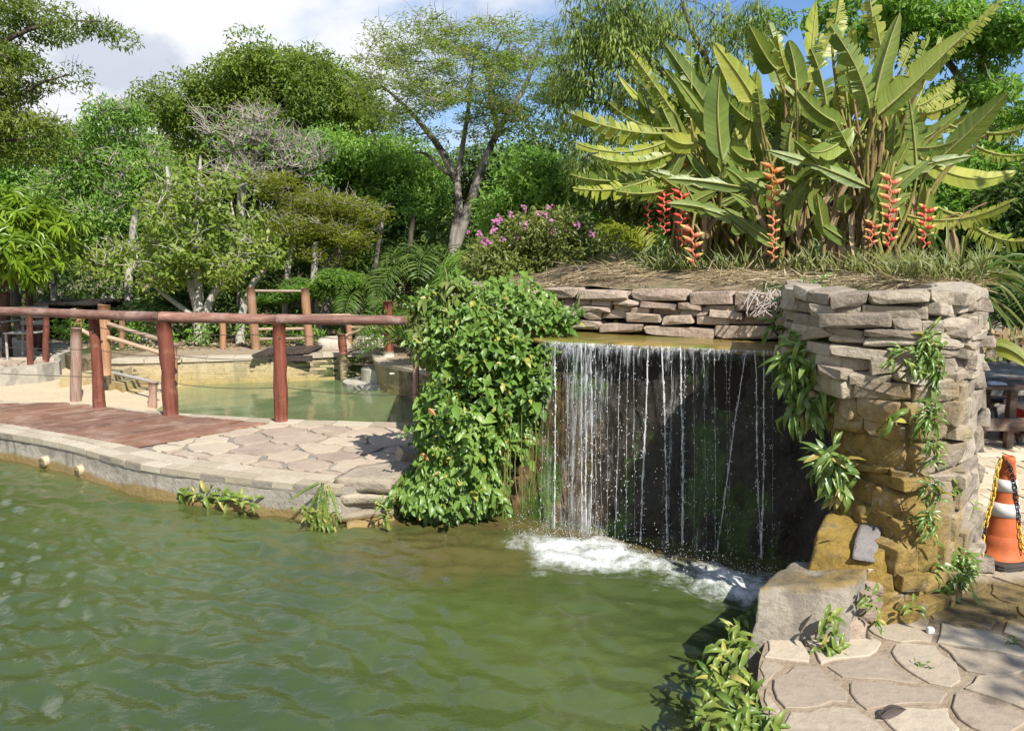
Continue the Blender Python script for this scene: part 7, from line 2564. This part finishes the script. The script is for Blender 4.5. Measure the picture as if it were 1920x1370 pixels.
def tuft_plant(label, px_list, Y, n, L, seed, tmpl, out=(0, -1, 0), droop=0.7, spread=0.05, name='wall_plant'):
    """rosettes of strap leaves at picture points px_list set on the stone at distance Y"""
    r = R(seed)
    Yf_ = Y if callable(Y) else (lambda x, y: Y)
    c0 = A(*px_list[0][:2], Yf_(*px_list[0][:2]))
    t = thing(name, label, 'plant', c0)
    out = np.asarray(out, float)
    sb2 = B()
    for e in px_list:
        x, y = e[:2]
        c = A(x, y, Yf_(x, y))
        m = int(n * (e[2] if len(e) > 2 else 1))
        ax = norm(out + r.normal(0, 0.35, 3) + np.array([0, 0, 0.35]))
        sb2.add(*tube(np.array([c - out * 0.10 - [0, 0, 0.05], c]), [0.006, 0.004], 5, False))
        for k in range(m):
            q = r.normal(0, 1, 3); q -= (q @ ax) * ax; q /= np.linalg.norm(q)
            D = norm(q + ax * r.uniform(0.0, 0.7) - np.array([0, 0, 1]) * droop * r.uniform(0.3, 1.4))
            N2_ = norm(ax * 0.8 + np.array([0, -0.3, 0.8]) + r.normal(0, 0.15, 3))
            LL = L * r.uniform(0.55, 1.15)
            inst('leaf', tmpl[r.integers(len(tmpl))], frameM(c + r.normal(0, spread, 3) * [1, 0.5, 1], D, N2_, (LL, LL, LL)), t)
    part('stalk', sb2, bk_green, t)
    return t


def Ypil(x, y):
    """distance of the pillar front at a picture point (approximate, by marching)"""
    for Y in np.arange(3.0, 4.6, 0.02):
        p = A(x, y, Y)
        L = pillar_line(float(np.clip(p[2], -0.02, 1.4)))
        yy = np.interp(p[0], L[5:60, 0], L[5:60, 1]) if len(L) > 60 else 4
        if Y >= yy - 0.03:
            return Y - 0.03
    return 3.9


tuft_plant('large bushy plant of drooping strap leaves on the upper left of the stone pillar', [(1545, 640), (1515, 670), (1560, 680), (1500, 720), (1540, 720), (1575, 735), (1505, 650), (1480, 690), (1540, 765), (1590, 700, .6), (1575, 650, .7), (1500, 765, .7)], lambda x, y: 3.92 - 0.0006 * (x - 1540), 30, 0.13, 1, tpl, (-0.45, -0.9, 0.1), 0.75, 0.03)
tuft_plant('pale strap-leaved plant hanging halfway down the left edge of the pillar', [(1555, 850), (1565, 880), (1545, 870), (1575, 915, .7)], lambda x, y: 3.72, 22, 0.14, 2, tpl, (-0.4, -0.9, 0.1), 0.75, 0.02)
tuft_plant('dark green strap-leaved plant high on the middle of the pillar', [(1737, 640), (1745, 665), (1730, 690), (1750, 700), (1725, 660, .7), (1745, 720, .7)], lambda x, y: 3.56, 32, 0.08, 3, tpl, (0, -1, 0.1), 0.75, 0.02)
tuft_plant('strap-leaved plant low between mustard and grey stones on the pillar', [(1742, 770), (1735, 800), (1752, 785, .6)], lambda x, y: 3.46, 28, 0.07, 4, tpl, (0, -1, 0.1), 0.7, 0.02)
tuft_plant('narrow tuft below the middle of the pillar front', [(1745, 835), (1750, 860, .8)], lambda x, y: 3.44, 20, 0.06, 5, tpl, (0, -1, 0.1), 0.7, 0.015)
tuft_plant('small bright rosette on the mustard ledge of the pillar', [(1665, 785)], lambda x, y: 3.40, 10, 0.085, 6, tpe, (0, -1, 0.3), 0.25, 0.008)
tuft_plant('green tufts in a line on the lower pillar above the large ground plant', [(1745, 905), (1752, 925, .8), (1745, 960), (1738, 985), (1748, 1000, .7)], lambda x, y: 3.36, 18, 0.066, 7, tpl, (0, -1, 0.1), 0.7, 0.015)
tuft_plant('large leafy plant at the foot of the pillar by the damp paving', [(1770, 1060), (1790, 1075), (1750, 1085), (1800, 1055), (1760, 1110, .8), (1785, 1045, .8), (1740, 1060, .6), (1800, 1090, .7)], lambda x, y: 3.50 + 0.001 * (x - 1770), 28, 0.095, 8, tpl, (0.1, -1, 0.3), 0.45, 0.02)
tuft_plant('small yellow-green tuft on the right side of the pillar', [(1790, 912), (1776, 918, .5)], lambda x, y: 3.55, 9, 0.06, 9, tpe, (0.2, -1, 0.2), 0.3, 0.008)
tuft_plant('tiny green tuft on the right edge of the pillar halfway up', [(1798, 770), (1780, 775, .6)], lambda x, y: 3.60, 7, 0.05, 10, tpe, (0.2, -1, 0.2), 0.5, 0.008)
tuft_plant('tiny green tuft on the right edge of the pillar near its foot', [(1815, 958), (1818, 930, .7), (1812, 868, .6)], lambda x, y: 3.72, 7, 0.05, 11, tpe, (0.2, -1, 0.2), 0.5, 0.01)
tuft_plant('yellow-green plants filling the gap between the stone wall and the pillar', [(1500, 555), (1520, 570), (1485, 585), (1510, 600), (1470, 610), (1530, 548), (1545, 556, .6), (1450, 605, .6)], lambda x, y: 4.55, 13, 0.115, 12, tpl, (-0.2, -0.9, 0.3), 0.5, 0.03)
tuft_plant('small green plant rooted low in the dry-stone wall right of its middle', [(1365, 600), (1372, 612, .8), (1385, 610, .7)], lambda x, y: 5.32, 10, 0.095, 13, tpe, (0, -1, 0.2), 0.5, 0.015)
tuft_plant('bright seedling at the dark gap under the left end of the stone wall', [(1168, 608), (1160, 600, .5)], lambda x, y: 5.75, 9, 0.115, 14, tpe, (0, -1, 0.3), 0.2, 0.01)
tuft_plant('thin shoots over the middle of the dry-stone wall', [(1232, 575, .6), (1240, 588, .6), (1255, 562, .4), (1270, 600, .4)], lambda x, y: 5.55, 8, 0.06, 15, tpe, (0, -1, 0.3), 0.5, 0.015)
tuft_plant('small plant on the cracked grey slab by the flagstones', [(1550, 1165, 1.2), (1558, 1185), (1545, 1210), (1562, 1215), (1575, 1215, .7)], lambda x, y: 3.02, 9, 0.075, 16, tpe, (0, -1, 0.5), 0.2, 0.012)
tuft_plant('little seedling on the mustard stones above the flagstones', [(1635, 1135, .8), (1640, 1165, .7), (1622, 1115, .6)], lambda x, y: 3.12, 8, 0.06, 17, tpe, (0, -1, 0.5), 0.2, 0.01)
tuft_plant('sprig of small leaves over the middle of the pillar', [(1690, 660, .8), (1700, 675, .7), (1675, 665, .6), (1710, 690, .6)], lambda x, y: 3.46, 8, 0.06, 18, tpe, (0, -1, 0.2), 0.5, 0.02)
tuft_plant('single tuft low on the mustard side of the pillar foot', [(1708, 1140, .9), (1645, 940, .0)], lambda x, y: 3.22, 8, 0.06, 19, tpe, (0, -1, 0.4), 0.2, 0.008)
# plants spilling over the pool edge at the bottom
tuft_plant('low leafy plant spilling over the near edge of the pool below the flagstones', [(1395, 1160), (1385, 1185), (1370, 1210), (1350, 1240), (1375, 1245), (1395, 1225), (1345, 1270), (1370, 1280), (1395, 1275), (1340, 1300), (1365, 1315), (1390, 1310), (1410, 1300), (1345, 1340), (1370, 1350), (1400, 1340), (1420, 1345), (1440, 1365), (1385, 1375), (1350, 1370), (1415, 1375), (1325, 1260, .6), (1330, 1330, .6), (1325, 1365, .8)],
           lambda x, y: np.interp(y, [1160, 1240, 1310, 1375], [3.28, 2.93, 2.68, 2.48]), 10, 0.082, 20, tpe, (-0.4, -0.5, 0.7), 0.15, 0.02, 'edge_plant')
# plants along the retaining wall waterline
tuft_plant('trailing green plant at the waterline of the concrete pool wall', [(352, 921), (372, 924), (392, 927), (412, 931), (432, 934), (452, 940, .6), (466, 944, .8)], lambda x, y: G(x, y - 2, -0.16)[1] - 0.02, 11, 0.11, 21, tpe, (-0.3, -0.9, 0.2), 0.5, 0.02, 'edge_plant')
tuft_plant('leafy plant at the water below the fern on the wall corner', [(580, 965), (600, 975), (618, 980), (565, 962, .7), (590, 985, .6), (628, 970, .7)], lambda x, y: 5.18, 9, 0.08, 22, tpe, (-0.2, -0.9, 0.2), 0.3, 0.03, 'edge_plant')
tuft_plant('small weed between the stacked stones and the leafy shrub', [(715, 945), (728, 960), (738, 935, .8), (722, 975, .7)], lambda x, y: 5.12, 9, 0.07, 23, tpe, (-0.1, -0.9, 0.2), 0.4, 0.015, 'edge_plant')
# fern on the corner
fr_ = thing('fern', 'feathery fern growing down the wall corner left of the stacked stones', 'fern', A(605, 915, 5.2))
r = R(75)
for (x, y, dx, dz) in ((605, 905, 0.1, -0.7), (600, 915, -0.2, -0.7), (610, 920, 0.25, -0.8), (598, 905, -0.35, -0.2), (610, 930, 0.0, -1), (615, 910, 0.4, -0.4), (600, 940, -0.1, -0.9), (612, 950, 0.2, -0.9)):
    fb_ = B()
    frond(fb_, A(x, y, 5.22), (dx - 0.15, -0.35, dz), 0.22, r, 0.10, 22, 0.006, 0.034)
    part('frond', fb_, lm_edge, fr_, smooth=True)

# long grass blades and dry frond by the right edge
r = R(76)
lg = thing('long_grass', 'clump of long arching grass blades behind the right side of the pillar', 'grass clump', A(1790, 545, 4.9))
for k in range(34):
    p = A(1790 + r.normal(0, 18), 548, 4.8 + r.uniform(-0.2, 0.4))
    e = A(*[(r.uniform(1830, 1985), r.uniform(480, 700)), (r.uniform(1700, 1840), r.uniform(400, 500))][k % 5 == 0], 4.5 + r.uniform(-0.3, 0.5))
    part('blade', blade(p, e, (0, 0, 0.28), 0.018, r.uniform(-.8, .8), r, 0, 0.5, nseg=12), lm_grass if k % 4 else lm_palm, lg, smooth=True)
df = thing('dry_frond', 'broken brown dry leaf with ragged fingers hanging right of the pillar', 'dry leaf', A(1900, 628, 4.6))
fb_ = blade(A(1960, 632, 4.6), A(1832, 668, 4.3), (0, 0, 0.10), 0.16, 0.7, R(5), 1.0)
part('blade', fb_, lm_held, df)
part('blade', blade(A(1960, 640, 4.7), A(1838, 622, 4.6), (0, 0, 0.01), 0.10, 0.2, R(6), 1.0), lm_held, df)
o = part('hanging_leaf', blade(A(1862, 648, 4.3), A(1935, 690, 4.2), (0, 0, 0.06), 0.10, 0.1, R(7), 0.0), lm_palm_y, None, loc=A(1862, 648, 4.3)); tag(o, 'single yellow-green leaf hanging over the stone bench at the right edge', 'leaf')
dl = thing('dry_leaf', 'curled brown dry leaf hanging under the right arching green leaf', 'dry leaf', A(1788, 440, 5.2))
part('blade', blade(A(1786, 432, 5.2), A(1792, 522, 5.15), (0.03, 0, 0), 0.11, 0.2, R(8), 0.0, 0.9), lm_held, dl, smooth=True)
part('stalk', B().add(*tube(bez(A(1850, 380, 5.3), A(1790, 405, 5.25), A(1786, 434, 5.2), 8), 0.006, 5)), m_stemd, dl)
rt = thing('dry_roots', 'bundle of grey dry roots hanging over the right part of the dry-stone wall', 'roots', A(1420, 560, 5.05))
b = B()
for k in range(26):
    p = A(1400 + r.uniform(0, 70), 540 + r.uniform(0, 14), 5.1); e = A(1385 + r.uniform(0, 80), 570 + r.uniform(0, 25), 4.95)
    b.add(*tube(bez(p, (p + e) / 2 + r.normal(0, 0.05, 3), e, 7), np.linspace(0.006, 0.003, 7), 4, False))
part('strands', b, bk_bare, rt)

# ================================================================== traffic cone and chain
cp = G(1874, 1050)
cone = thing('traffic_cone', 'faded orange traffic cone with two white bands on a black base at the right', 'traffic cone', cp)
m_orange = plain_mat('cone_orange', (0.43, 0.105, 0.033), 0.65, 0.3, 0.26, 12, 0.2)
m_band = plain_mat('cone_white', (0.58, 0.58, 0.56), 0.6, 0.35, 0.2, 14, 0.1)


def lathe(prof, c, n=32, b=None, m=0):
    prof = np.asarray(prof, float)
    a = np.linspace(0, 2 * np.pi, n, endpoint=False)
    V = np.stack([prof[:, 0:1] * np.cos(a), prof[:, 0:1] * np.sin(a), np.repeat(prof[:, 1:2], n, 1)], -1).reshape(-1, 3) + np.asarray(c)
    idx = np.arange(len(prof) * n).reshape(-1, n)
    q = np.stack([idx[:-1], np.roll(idx[:-1], -1, 1), np.roll(idx[1:], -1, 1), idx[1:]], -1).reshape(-1, 4)
    b = b or B()
    b.add(V, q, m)
    return b


HC = 0.565
def cr_(z): return np.interp(z, [0.03, HC], [0.108, 0.030])
prof = [(0.125, 0.022), (0.118, 0.032)] + [(cr_(z), z) for z in (0.035, 0.10, 0.145)] + [(cr_(0.15) - 0.003, 0.15)] + [(cr_(z) - 0.003, z) for z in np.linspace(0.155, 0.53, 8)] + [(cr_(z), z) for z in (0.535, 0.55)] + [(0.029, HC), (0.022, HC + 0.002), (0.020, HC - 0.01), (0.018, 0.3)]
part('cone_body', lathe(prof, cp), m_orange, cone, smooth=True)
for z0, z1 in ((0.255, 0.325), (0.385, 0.447)):
    part('white_band', lathe([(cr_(z0) - 0.003, z0), (cr_(z0) + 0.0005, z0), (cr_(z1) + 0.0005, z1), (cr_(z1) - 0.003, z1)], cp), m_band, cone, smooth=True)
bb = B()
n = 40
a = np.linspace(0, 2 * np.pi, n, endpoint=False)
def sq(rad, z, p=5.0):
    k = (np.abs(np.cos(a)) ** p + np.abs(np.sin(a)) ** p) ** (-1 / p)
    th = 0.35
    x, y = rad * k * np.cos(a), rad * k * np.sin(a)
    return np.c_[x * math.cos(th) - y * math.sin(th), x * math.sin(th) + y * math.cos(th), np.full(n, z)] + cp
rings = [sq(0.142, 0.002), sq(0.150, 0.006), sq(0.150, 0.016), sq(0.144, 0.020), sq(0.147, 0.022), sq(0.147, 0.030), sq(0.138, 0.036), sq(0.118, 0.036, 2.4)]
V = np.concatenate(rings)
idx = np.arange(len(V)).reshape(-1, n)
bb.add(V, np.stack([idx[:-1], np.roll(idx[:-1], -1, 1), np.roll(idx[1:], -1, 1), idx[1:]], -1).reshape(-1, 4))
part('base', bb, m_rubber, cone)

ch = thing('plastic_chain', 'yellow and black plastic chain looped over the traffic cone', 'chain', cp + [0, 0, 0.5])
m_cy = plain_mat('chain_yellow', (0.55, 0.38, 0.04), 0.45, 0.5, 0.1)
m_ck = plain_mat('chain_black', (0.025, 0.022, 0.022), 0.4, 0.5, 0.1)
def link_mesh(name, m):
    u = np.linspace(0, 2 * np.pi, 14, endpoint=False)
    P = np.c_[0.5 * np.cos(u) * 1.0, 0.27 * np.sin(u), np.zeros(14)]
    P[:, 0] = np.sign(P[:, 0]) * np.abs(P[:, 0]) ** 0.75 * 0.85
    V = []
    for k, (p, q) in enumerate(zip(P, u)):
        rad = norm(p); 
        for w in np.linspace(0, 2 * np.pi, 6, endpoint=False):
            V.append(p + 0.10 * (math.cos(w) * rad + math.sin(w) * np.array([0, 0, 1.0])))
    Fc = [(k * 6 + j, ((k + 1) % 14) * 6 + j, ((k + 1) % 14) * 6 + (j + 1) % 6, k * 6 + (j + 1) % 6) for k in range(14) for j in range(6)]
    me = B().add(np.array(V), Fc).mesh(name, smooth=True)
    me.materials.append(m)
    return me
lk_y, lk_k = link_mesh('chain_link_yellow', m_cy), link_mesh('chain_link_black', m_ck)
def chain(path_px, dark):
    P = np.array([A(x, y, Y) for x, y, Y in path_px])
    P = resample(smoothline(P, 40), 0.0255)
    for k in range(len(P) - 1):
        d = P[k + 1] - P[k]
        hint = norm(np.array([0, -1, 0.1])) if k % 2 else np.cross(norm(d), [0, -1, 0.1])
        inst('link', lk_k if dark(k / len(P)) else lk_y, frameM((P[k] + P[k + 1]) / 2, d, hint, (0.038, 0.038, 0.038)), ch)
Yc_ = cp[1]
chain([(1876, 862, Yc_ - 0.045), (1869, 885, Yc_ - 0.05), (1862, 930, Yc_ - 0.06), (1850, 975, Yc_ - 0.085), (1843, 1012, Yc_ - 0.115), (1840, 1042, Yc_ - 0.14)], lambda t: 0.62 < t < 0.75 or t > 0.97)
chain([(1889, 866, Yc_ - 0.042), (1897, 885, Yc_ - 0.045), (1903, 915, Yc_ - 0.055), (1907, 950, Yc_ - 0.065), (1911, 985, Yc_ - 0.075), (1914, 1015, Yc_ - 0.09), (1920, 1035, Yc_ - 0.1)], lambda t: t < 0.62)

# ================================================================== bench and things at the right
m_bench = wood_mat('bench_wood', (0.045, 0.028, 0.02), (0.09, 0.055, 0.04), (0.16, 0.105, 0.08), 0, 0.4)  # wood tone lowered to stand in for the shade over the table
tb_ = thing('picnic_table', 'dark red plank table with bench board standing on the paving at the right edge', 'table', G(1892, 840))
yb = G(1892, 840)[1]
xb = G(1892, 840)[0]
zt = A(1880, 728, yb)[2]
for k in range(3):
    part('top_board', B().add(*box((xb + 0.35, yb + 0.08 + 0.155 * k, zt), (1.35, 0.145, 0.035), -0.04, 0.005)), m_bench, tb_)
for x in (xb, xb - 0.42 + 0.06, xb + 0.62):
    for dy in (0.02, 0.38):
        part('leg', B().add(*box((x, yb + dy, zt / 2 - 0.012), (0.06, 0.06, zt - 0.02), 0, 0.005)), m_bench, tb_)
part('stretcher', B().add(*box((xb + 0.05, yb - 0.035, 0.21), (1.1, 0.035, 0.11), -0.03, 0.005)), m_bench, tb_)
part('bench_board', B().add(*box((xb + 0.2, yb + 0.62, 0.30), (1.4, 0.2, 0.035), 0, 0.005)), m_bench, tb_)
cl_ = A(1868, 722, yb + 0.12)
o = part('crumpled_bag', B().add(*hexa([cl_ + [-0.09, -0.05, -0.02], cl_ + [0.09, -0.05, -0.02], cl_ + [0.09, 0.06, -0.02], cl_ + [-0.09, 0.06, -0.02], cl_ + [-0.06, -0.04, 0.02], cl_ + [0.07, -0.03, 0.025], cl_ + [0.07, 0.04, 0.03], cl_ + [-0.06, 0.04, 0.03]], (8, 5, 3), 0.02, 16, 4)), plain_mat('white_bag', (0.55, 0.53, 0.55), 0.4), None, loc=cl_)
tag(o, 'small crumpled white bag lying on the picnic table', 'bag')
# coolbox
cx_ = A(1938, 775, yb + 0.25)
cb_ = thing('cool_box', 'red cool box with a white lid at the right edge beside the table', 'cool box', cx_)
part('box', B().add(*box(cx_ + [0, 0, -0.04], (0.36, 0.26, 0.20), 0.1, 0.015)), plain_mat('cool_red', (0.42, 0.025, 0.03), 0.4), cb_)
part('lid', B().add(*box(cx_ + [0, 0, 0.085], (0.38, 0.28, 0.06), 0.1, 0.015)), plain_mat('cool_white', (0.7, 0.7, 0.7), 0.4), cb_)
part('handle', B().add(*tube([cx_ + [-0.19, -0.02, 0.06], cx_ + [-0.20, -0.02, 0.0], cx_ + [-0.19, -0.02, -0.06]], 0.012, 6)), plain_mat('cool_white_handle', (0.7, 0.7, 0.7), 0.4), cb_)
st_ = cx_ + [0, 0, -0.14]
sv = thing('stool', 'low plank stool carrying the red cool box', 'stool', (st_[0], st_[1], 0))
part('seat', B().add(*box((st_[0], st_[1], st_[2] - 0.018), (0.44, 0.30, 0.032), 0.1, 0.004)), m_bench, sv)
for sx_ in (-0.18, 0.18):
    for sy_ in (-0.11, 0.11):
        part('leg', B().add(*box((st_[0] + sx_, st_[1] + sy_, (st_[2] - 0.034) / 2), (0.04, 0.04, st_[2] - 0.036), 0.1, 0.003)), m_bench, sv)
pb = G(1912, 828)
o = part('plastic_bag', B().add(*hexa([pb + [-0.11, -0.09, 0.0], pb + [0.13, -0.09, 0], pb + [0.13, 0.1, 0], pb + [-0.11, 0.1, 0], pb + [-0.04, -0.04, 0.19], pb + [0.10, -0.04, 0.2], pb + [0.10, 0.05, 0.2], pb + [-0.05, 0.05, 0.19]], (9, 7, 8), 0.035, 11, 4)), plain_mat('grey_plastic', (0.36, 0.38, 0.42), 0.3, 0.6), None, loc=pb, smooth=True)
tag(o, 'grey plastic bag sitting on the paving below the cool box', 'bag')
# low stone wall behind
m_sh = stone_mat('shade_stone', [(0.16, 0.15, 0.135), (0.27, 0.25, 0.22), (0.36, 0.33, 0.30)], 5, 0.9, None, 0.4, 0.5)
lw_ = thing('stone_wall', 'low wide wall of dark irregular stones with a flat top behind the picnic table', 'wall', (4.7, 7.6, 0))
part('core', B().add(*prism([(2.7, 7.4), (8, 7.4), (8, 8.6), (2.7, 8.6)], -0.1, 0.36)), m_mortar, lw_)
part('top_slab', B().add(*box((5.3, 8.0, 0.395), (5.2, 1.3, 0.07), 0, 0.015)), m_sh, lw_)
r = R(91)
V2 = np.array([(3.0, 0.0), (6.6, 0.0), (6.6, 0.36), (3.0, 0.36)])
for cpoly in voronoi_cells(V2, 0.20, 5, (1.2, 0.9)):
    g = flagstone_mesh(cpoly, 0.022, 0, 0.05, r)
    if g is None: continue
    v = g[0]
    v = np.c_[v[:, 0], 7.36 - v[:, 2] - r.uniform(0, 0.02), v[:, 1]]
    part('stone', B().add(v, g[1]), m_sh, lw_)

# ================================================================== left background: chair, dark posts, hut
for k, (bx, by, tx, ty, rad, lab) in enumerate([(14, 672, 8, 548, 0.075, 'thick dark red post at the left edge behind the short rail'), (70, 655, 52, 540, 0.055, 'dark post behind the short red rail, its head in the mango leaves'), (75, 662, 74, 590, 0.045, 'dark stump post between the two red rail posts')]):
    post('post', lab, bx, by, tx, ty, rad, m_darkpost, 80 + k, -0.02)
cc_ = G(52, 672)
chr_ = thing('chair', 'pale weathered slatted chair behind the short red rail', 'chair', cc_)
m_chair = plain_mat('grey_chair', (0.34, 0.32, 0.29), 0.7, 0.3)
for dx in (-0.2, 0.2):
    for dy in (-0.18, 0.2):
        hgt = 0.42 if dy < 0 else 0.80
        part('leg', B().add(*tube([cc_ + [dx, dy, 0], cc_ + [dx * 0.95, dy + (0.10 if dy > 0 else 0), hgt]], 0.018, 6)), m_chair, chr_)
for k in range(4):
    part('seat_slat', B().add(*box(cc_ + [0, -0.16 + 0.11 * k, 0.41], (0.44, 0.085, 0.02), 0, 0.003)), m_chair, chr_)
for k in range(3):
    part('back_slat', B().add(*box(cc_ + [0, 0.235 + 0.02 * k, 0.54 + 0.11 * k], (0.42, 0.018, 0.07), 0, 0.003)), m_chair, chr_)
for dx in (-0.22, 0.22):
    part('armrest', B().add(*box(cc_ + [dx, 0.02, 0.585], (0.04, 0.44, 0.022), 0, 0.003)), m_chair, chr_)
hc = ground_at(155, 15.4)
hut = thing('shed', 'dark low open shed with a flat plank roof in the shade behind the sand', 'shed', hc)
m_hut = plain_mat('dark_boards', (0.025, 0.02, 0.017), 0.9, 0.2)
part('back_wall', B().add(*box(hc + [0, 0.55, 0.36], (1.1, 0.05, 0.70), 0, 0.004)), m_hut, hut)
for sx_ in (-0.53, 0.53):
    part('side_wall', B().add(*box(hc + [sx_, 0.0, 0.36], (0.05, 1.04, 0.70), 0, 0.004)), m_hut, hut)
for k in range(6):
    part('roof_plank', B().add(*box(hc + [-0.02, -0.55 + 0.22 * k, 0.72 + 0.006 * k], (1.25, 0.21, 0.035), 0, 0.004)), m_hut, hut)
# pale boulders beyond the pool
m_bould = stone_mat('boulder', [(0.30, 0.26, 0.2), (0.42, 0.37, 0.29), (0.52, 0.46, 0.37)], 3, 0.9, None, 0.35, 0.0)
for k, (x0, y0, x1, y1, Yk, lab) in enumerate([(590, 632, 650, 662, 13.6, 'pale boulder behind the short red post in the pool'), (660, 628, 725, 660, 13.9, 'broad pale boulder left of the tall red post'), (245, 625, 290, 648, 14.6, 'speckled pale boulder under the pale-stemmed tree'), (775, 625, 835, 668, 12.2, 'pale rock at the end of the railing')]):
    p0, p1 = A(x0, y1, Yk), A(x1, y0, Yk)
    c = (p0 + p1) / 2
    me = rock_mesh(200 + k, 6, 0.35, 0.05, 0.08); me.materials.append(m_bould)
    o = inst('boulder', me, frameM(c + [0, 0.2, -0.03], (1, 0.2, 0), (0, 0, 1), (abs(p1[0] - p0[0]) * 1.1, 0.6, abs(p1[2] - p0[2]) * 1.3)))
    tag(o, lab, 'boulder')
# rough dark stones at the left end of the bed
r = R(95)
b_ = thing('stone_heap', 'dark rough stones jutting out at the left of the leafy shrub', 'stones', A(815, 660, 5.85))
for (x, y, w, h) in ((818, 652, 50, 34), (822, 690, 44, 40), (826, 735, 40, 44), (808, 682, 28, 16), (830, 780, 40, 40)):
    c = A(x, y, 5.80)
    place_rock(b_, 'stone', m_pillarcore, c, (1, 0.3), (w * mpp(5.8), 0.25, h * mpp(5.8)), r, 0.1)

# small things on the near paving
dl2 = A(1676, 1347, 2.55); gp = G(1676, 1347)
o = part('dry_leaf', blade(gp + [-0.045, 0, 0.008], gp + [0.05, 0.02, 0.022], (0, 0, 0.035), 0.05, 0.8, R(3), 0, 1.0, nseg=8), plain_mat('dark_dry_leaf', (0.05, 0.035, 0.028), 0.7), None, loc=gp, smooth=True)
tag(o, 'curled dark dry leaf lying on the flagstones at the bottom', 'dry leaf')
gp = G(1744, 1186)
me = rock_mesh(301, 4, 0.3, 0.04, 0.1); me.materials.append(plain_mat('white_pebble', (0.62, 0.6, 0.57), 0.6))
o = inst('pebble', me, frameM(gp + [0, 0, 0.012], (1, 0, 0), (0, 0, 1), (0.034, 0.03, 0.03))); tag(o, 'small whitish pebble on the damp algae-stained paving', 'pebble')
# weeds in the paving joints
tuft_plant('tiny weed in a paving joint right of the pillar foot', [(1890, 1205, 1.0), (1880, 1208, .6)], lambda x, y: G(x, y)[1], 9, 0.035, 41, tpe, (0, 0, 1), 0.0, 0.015, 'weed')
tuft_plant('tiny weed in the near paving joint below the pillar', [(1720, 1245, .8), (1745, 1250, .8)], lambda x, y: G(x, y)[1], 8, 0.03, 42, tpe, (0, 0, 1), 0.0, 0.012, 'weed')

# ================================================================== tree beside the photographer whose crown shades the paving
SD = np.array(SUN_DIR)
c = []
r = R(97)
for k in range(26):
    t = np.array([r.uniform(1.9, 3.3), r.uniform(2.75, 3.35), 0])
    c.append(t + SD * (4.6 + r.uniform(-0.5, 0.5)) / SD[2])
c = np.array(c)
g = np.array([6.4, -0.6, -0.05])
tree('paving_tree', 'slender tree to the right of the paving, only its shade in view', 'tree', g, [([g, g + [-0.3, 0.1, 2.2], c.mean(0) + [0.4, -0.2, -0.4]], [0.12, 0.09, 0.05])], c, lm_mid, bk_grey, 0.26, 42, 0.11, 0.05, 190, ntwig=3)

c = []
r = R(98)
for k in range(44):
    t = np.array([r.uniform(3.2, 6.4), r.uniform(6.6, 9.4), 0.3])
    c.append(t + SD * (4.2 + r.uniform(-0.6, 0.6)) / SD[2])
c = np.array(c)
g = np.array([8.2, 4.0, -0.05])
tree('shade_tree', 'broad tree right of the frame whose crown darkens the picnic table', 'tree', g, [([g, g + [-0.2, 0.1, 2.2], c.mean(0) + [0.3, 0, -0.5]], [0.2, 0.15, 0.06])], c, lm_mid, bk_grey, 0.5, 90, 0.16, 0.08, 191, ntwig=2)
